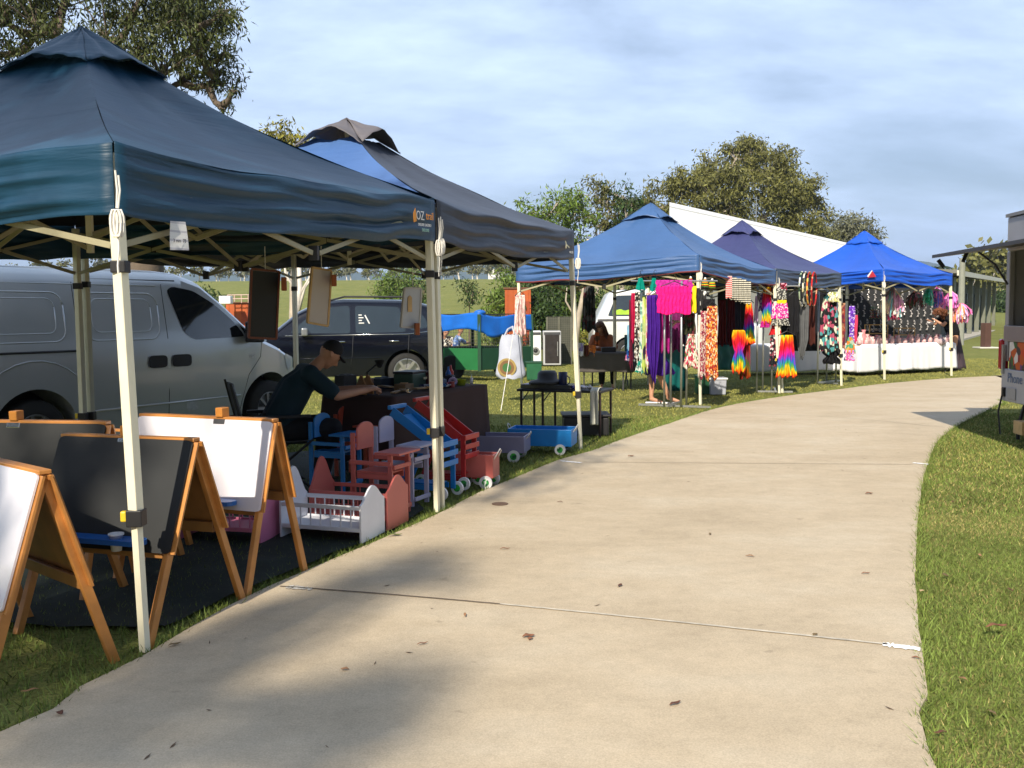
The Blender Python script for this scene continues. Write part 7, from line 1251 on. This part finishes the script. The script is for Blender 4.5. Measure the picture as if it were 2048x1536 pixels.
LIT = [(tuple(A.lerp(tA,.3)),.16),(tuple(A.lerp(tA,.45)),.16),(tuple(A.lerp(tA,.6)),.16),(tuple(A.lerp(tA,.75)),.16),(tuple(A.lerp(tA,.9)),.16),(tuple(A+Vector((0,0,.05))),.12),(tuple(P(520,875,4.9)),.20),(tuple(P(450,880,4.95)),.18),(tuple(P(540,930,4.85)),.15),(tuple(P(500,960,4.85)),.14),(tuple(P(380,870,5.1)),.12),(tuple(P(30,1000,3.9)),.28),(tuple(P(10,1130,3.8)),.26),(tuple(P(40,1060,3.8)),.2),(tuple(P(430,660,9.9)),.2),(tuple(B.lerp(tB,.3)),.2),(tuple(B.lerp(tB,.6)),.2),(tuple(B.lerp(tB,.85)),.2),(tuple(P(200,1180,4.0)),.08),(tuple(P(330,1180,4.1)),.1)]
def keep(pts):
    k = np.ones(len(pts), bool); L_ = np.array(LDIR)
    for c, r in LIT: v = pts-np.array(c); t = v@L_; dd = np.linalg.norm(v-t[:,None]*L_, axis=1); k &= dd > r
    return k
tree('gum tree standing behind the viewpoint, shading the nearest stall', (-9.5,-13.5,0), SH, LG1, .42, .15, 1300, bark=BARK, fork=(-8.8,-11.5,7.5), limbs=True, sub=6, keep=keep, spread=.42)

# trees across the lawn behind the viewpoint (unseen, added to close off the low sky and deepen the shade)
rg = random.Random(21)
for i, (x, y, h, lab) in enumerate(((-26,-14,11,'added unseen broad gum tree behind the viewpoint at the far left'),(-17,-25,13,'added unseen tall gum tree behind the viewpoint, left of the shading gum'),(-3,-29,12,'added unseen dense gum tree directly behind the viewpoint'),(10,-25,12,'added unseen gum tree behind the viewpoint, right of the dense one'),(21,-16,11,'added unseen broad gum tree behind the viewpoint to the right'),(29,-3,10,'added unseen gum tree far to the right of the viewpoint'),(-30,2,10,'added unseen gum tree far to the left beyond the silver van'))):
    tree(lab, (x,y,0), [(x+rg.uniform(-5,5), y+rg.uniform(-3,3), h*rg.uniform(.15,.92), rg.uniform(1.8,2.8)) for _ in range(16)], LG1, .4, .55, 55, group='added unseen gum trees behind the viewpoint', sub=7, aspect=.6, spread=.4)

rg = random.Random(14); dr = [(.12,.05,.03),(.30,.16,.08),(.16,.11,.05)]
for i, (px, py) in enumerate(((1905,1010),(1960,1120),(1890,1160),(2020,1190),(1925,1370),(1985,1440),(1880,1480),(1900,925),(1950,960),(120,1440),(60,1395),(350,1300),(1240,1180),(690,1350),(1420,1075),(1350,1420),(930,1240),(1630,1280),(1120,1010),(1500,1120))):
    onlawn = px > 1860 or px < 200
    leaf(px, py, rg.uniform(.03,.06), rg.uniform(.010,.022), rg.uniform(0,6), ('dry gum leaf on the lawn' if onlawn else 'dry gum leaf on the path')+(' near the bottom edge' if py > 1400 else ' close to the grass edge' if py < 1030 else ' in the near foreground' if py > 1250 else ' at middle distance')+(' far right' if px > 1940 else ' right' if px > 1450 else ' left' if px < 800 else ' centre'), M('gum_leaf%d'%(i%3), dr[i%3], .8, .3, 20), z=.02 if onlawn else PZ)
# ---------------------------------------------------------------- haze
def haze():
    m = bpy.data.materials.new('haze'); m.use_nodes = True; t = m.node_tree; t.nodes.clear(); o = t.nodes.new('ShaderNodeOutputMaterial'); v = t.nodes.new('ShaderNodeVolumePrincipled'); v.inputs['Color'].default_value = (.62,.76,1,1); v.inputs['Density'].default_value = HAZE; v.inputs['Anisotropy'].default_value = .3
    t.links.new(v.outputs[0], o.inputs['Volume']); g = MB(); g.box((200,1300,95), (4600,3500,212)); ob = g.build('haze', m); tag(ob, kind='stuff')
HAZE = .00030
haze()
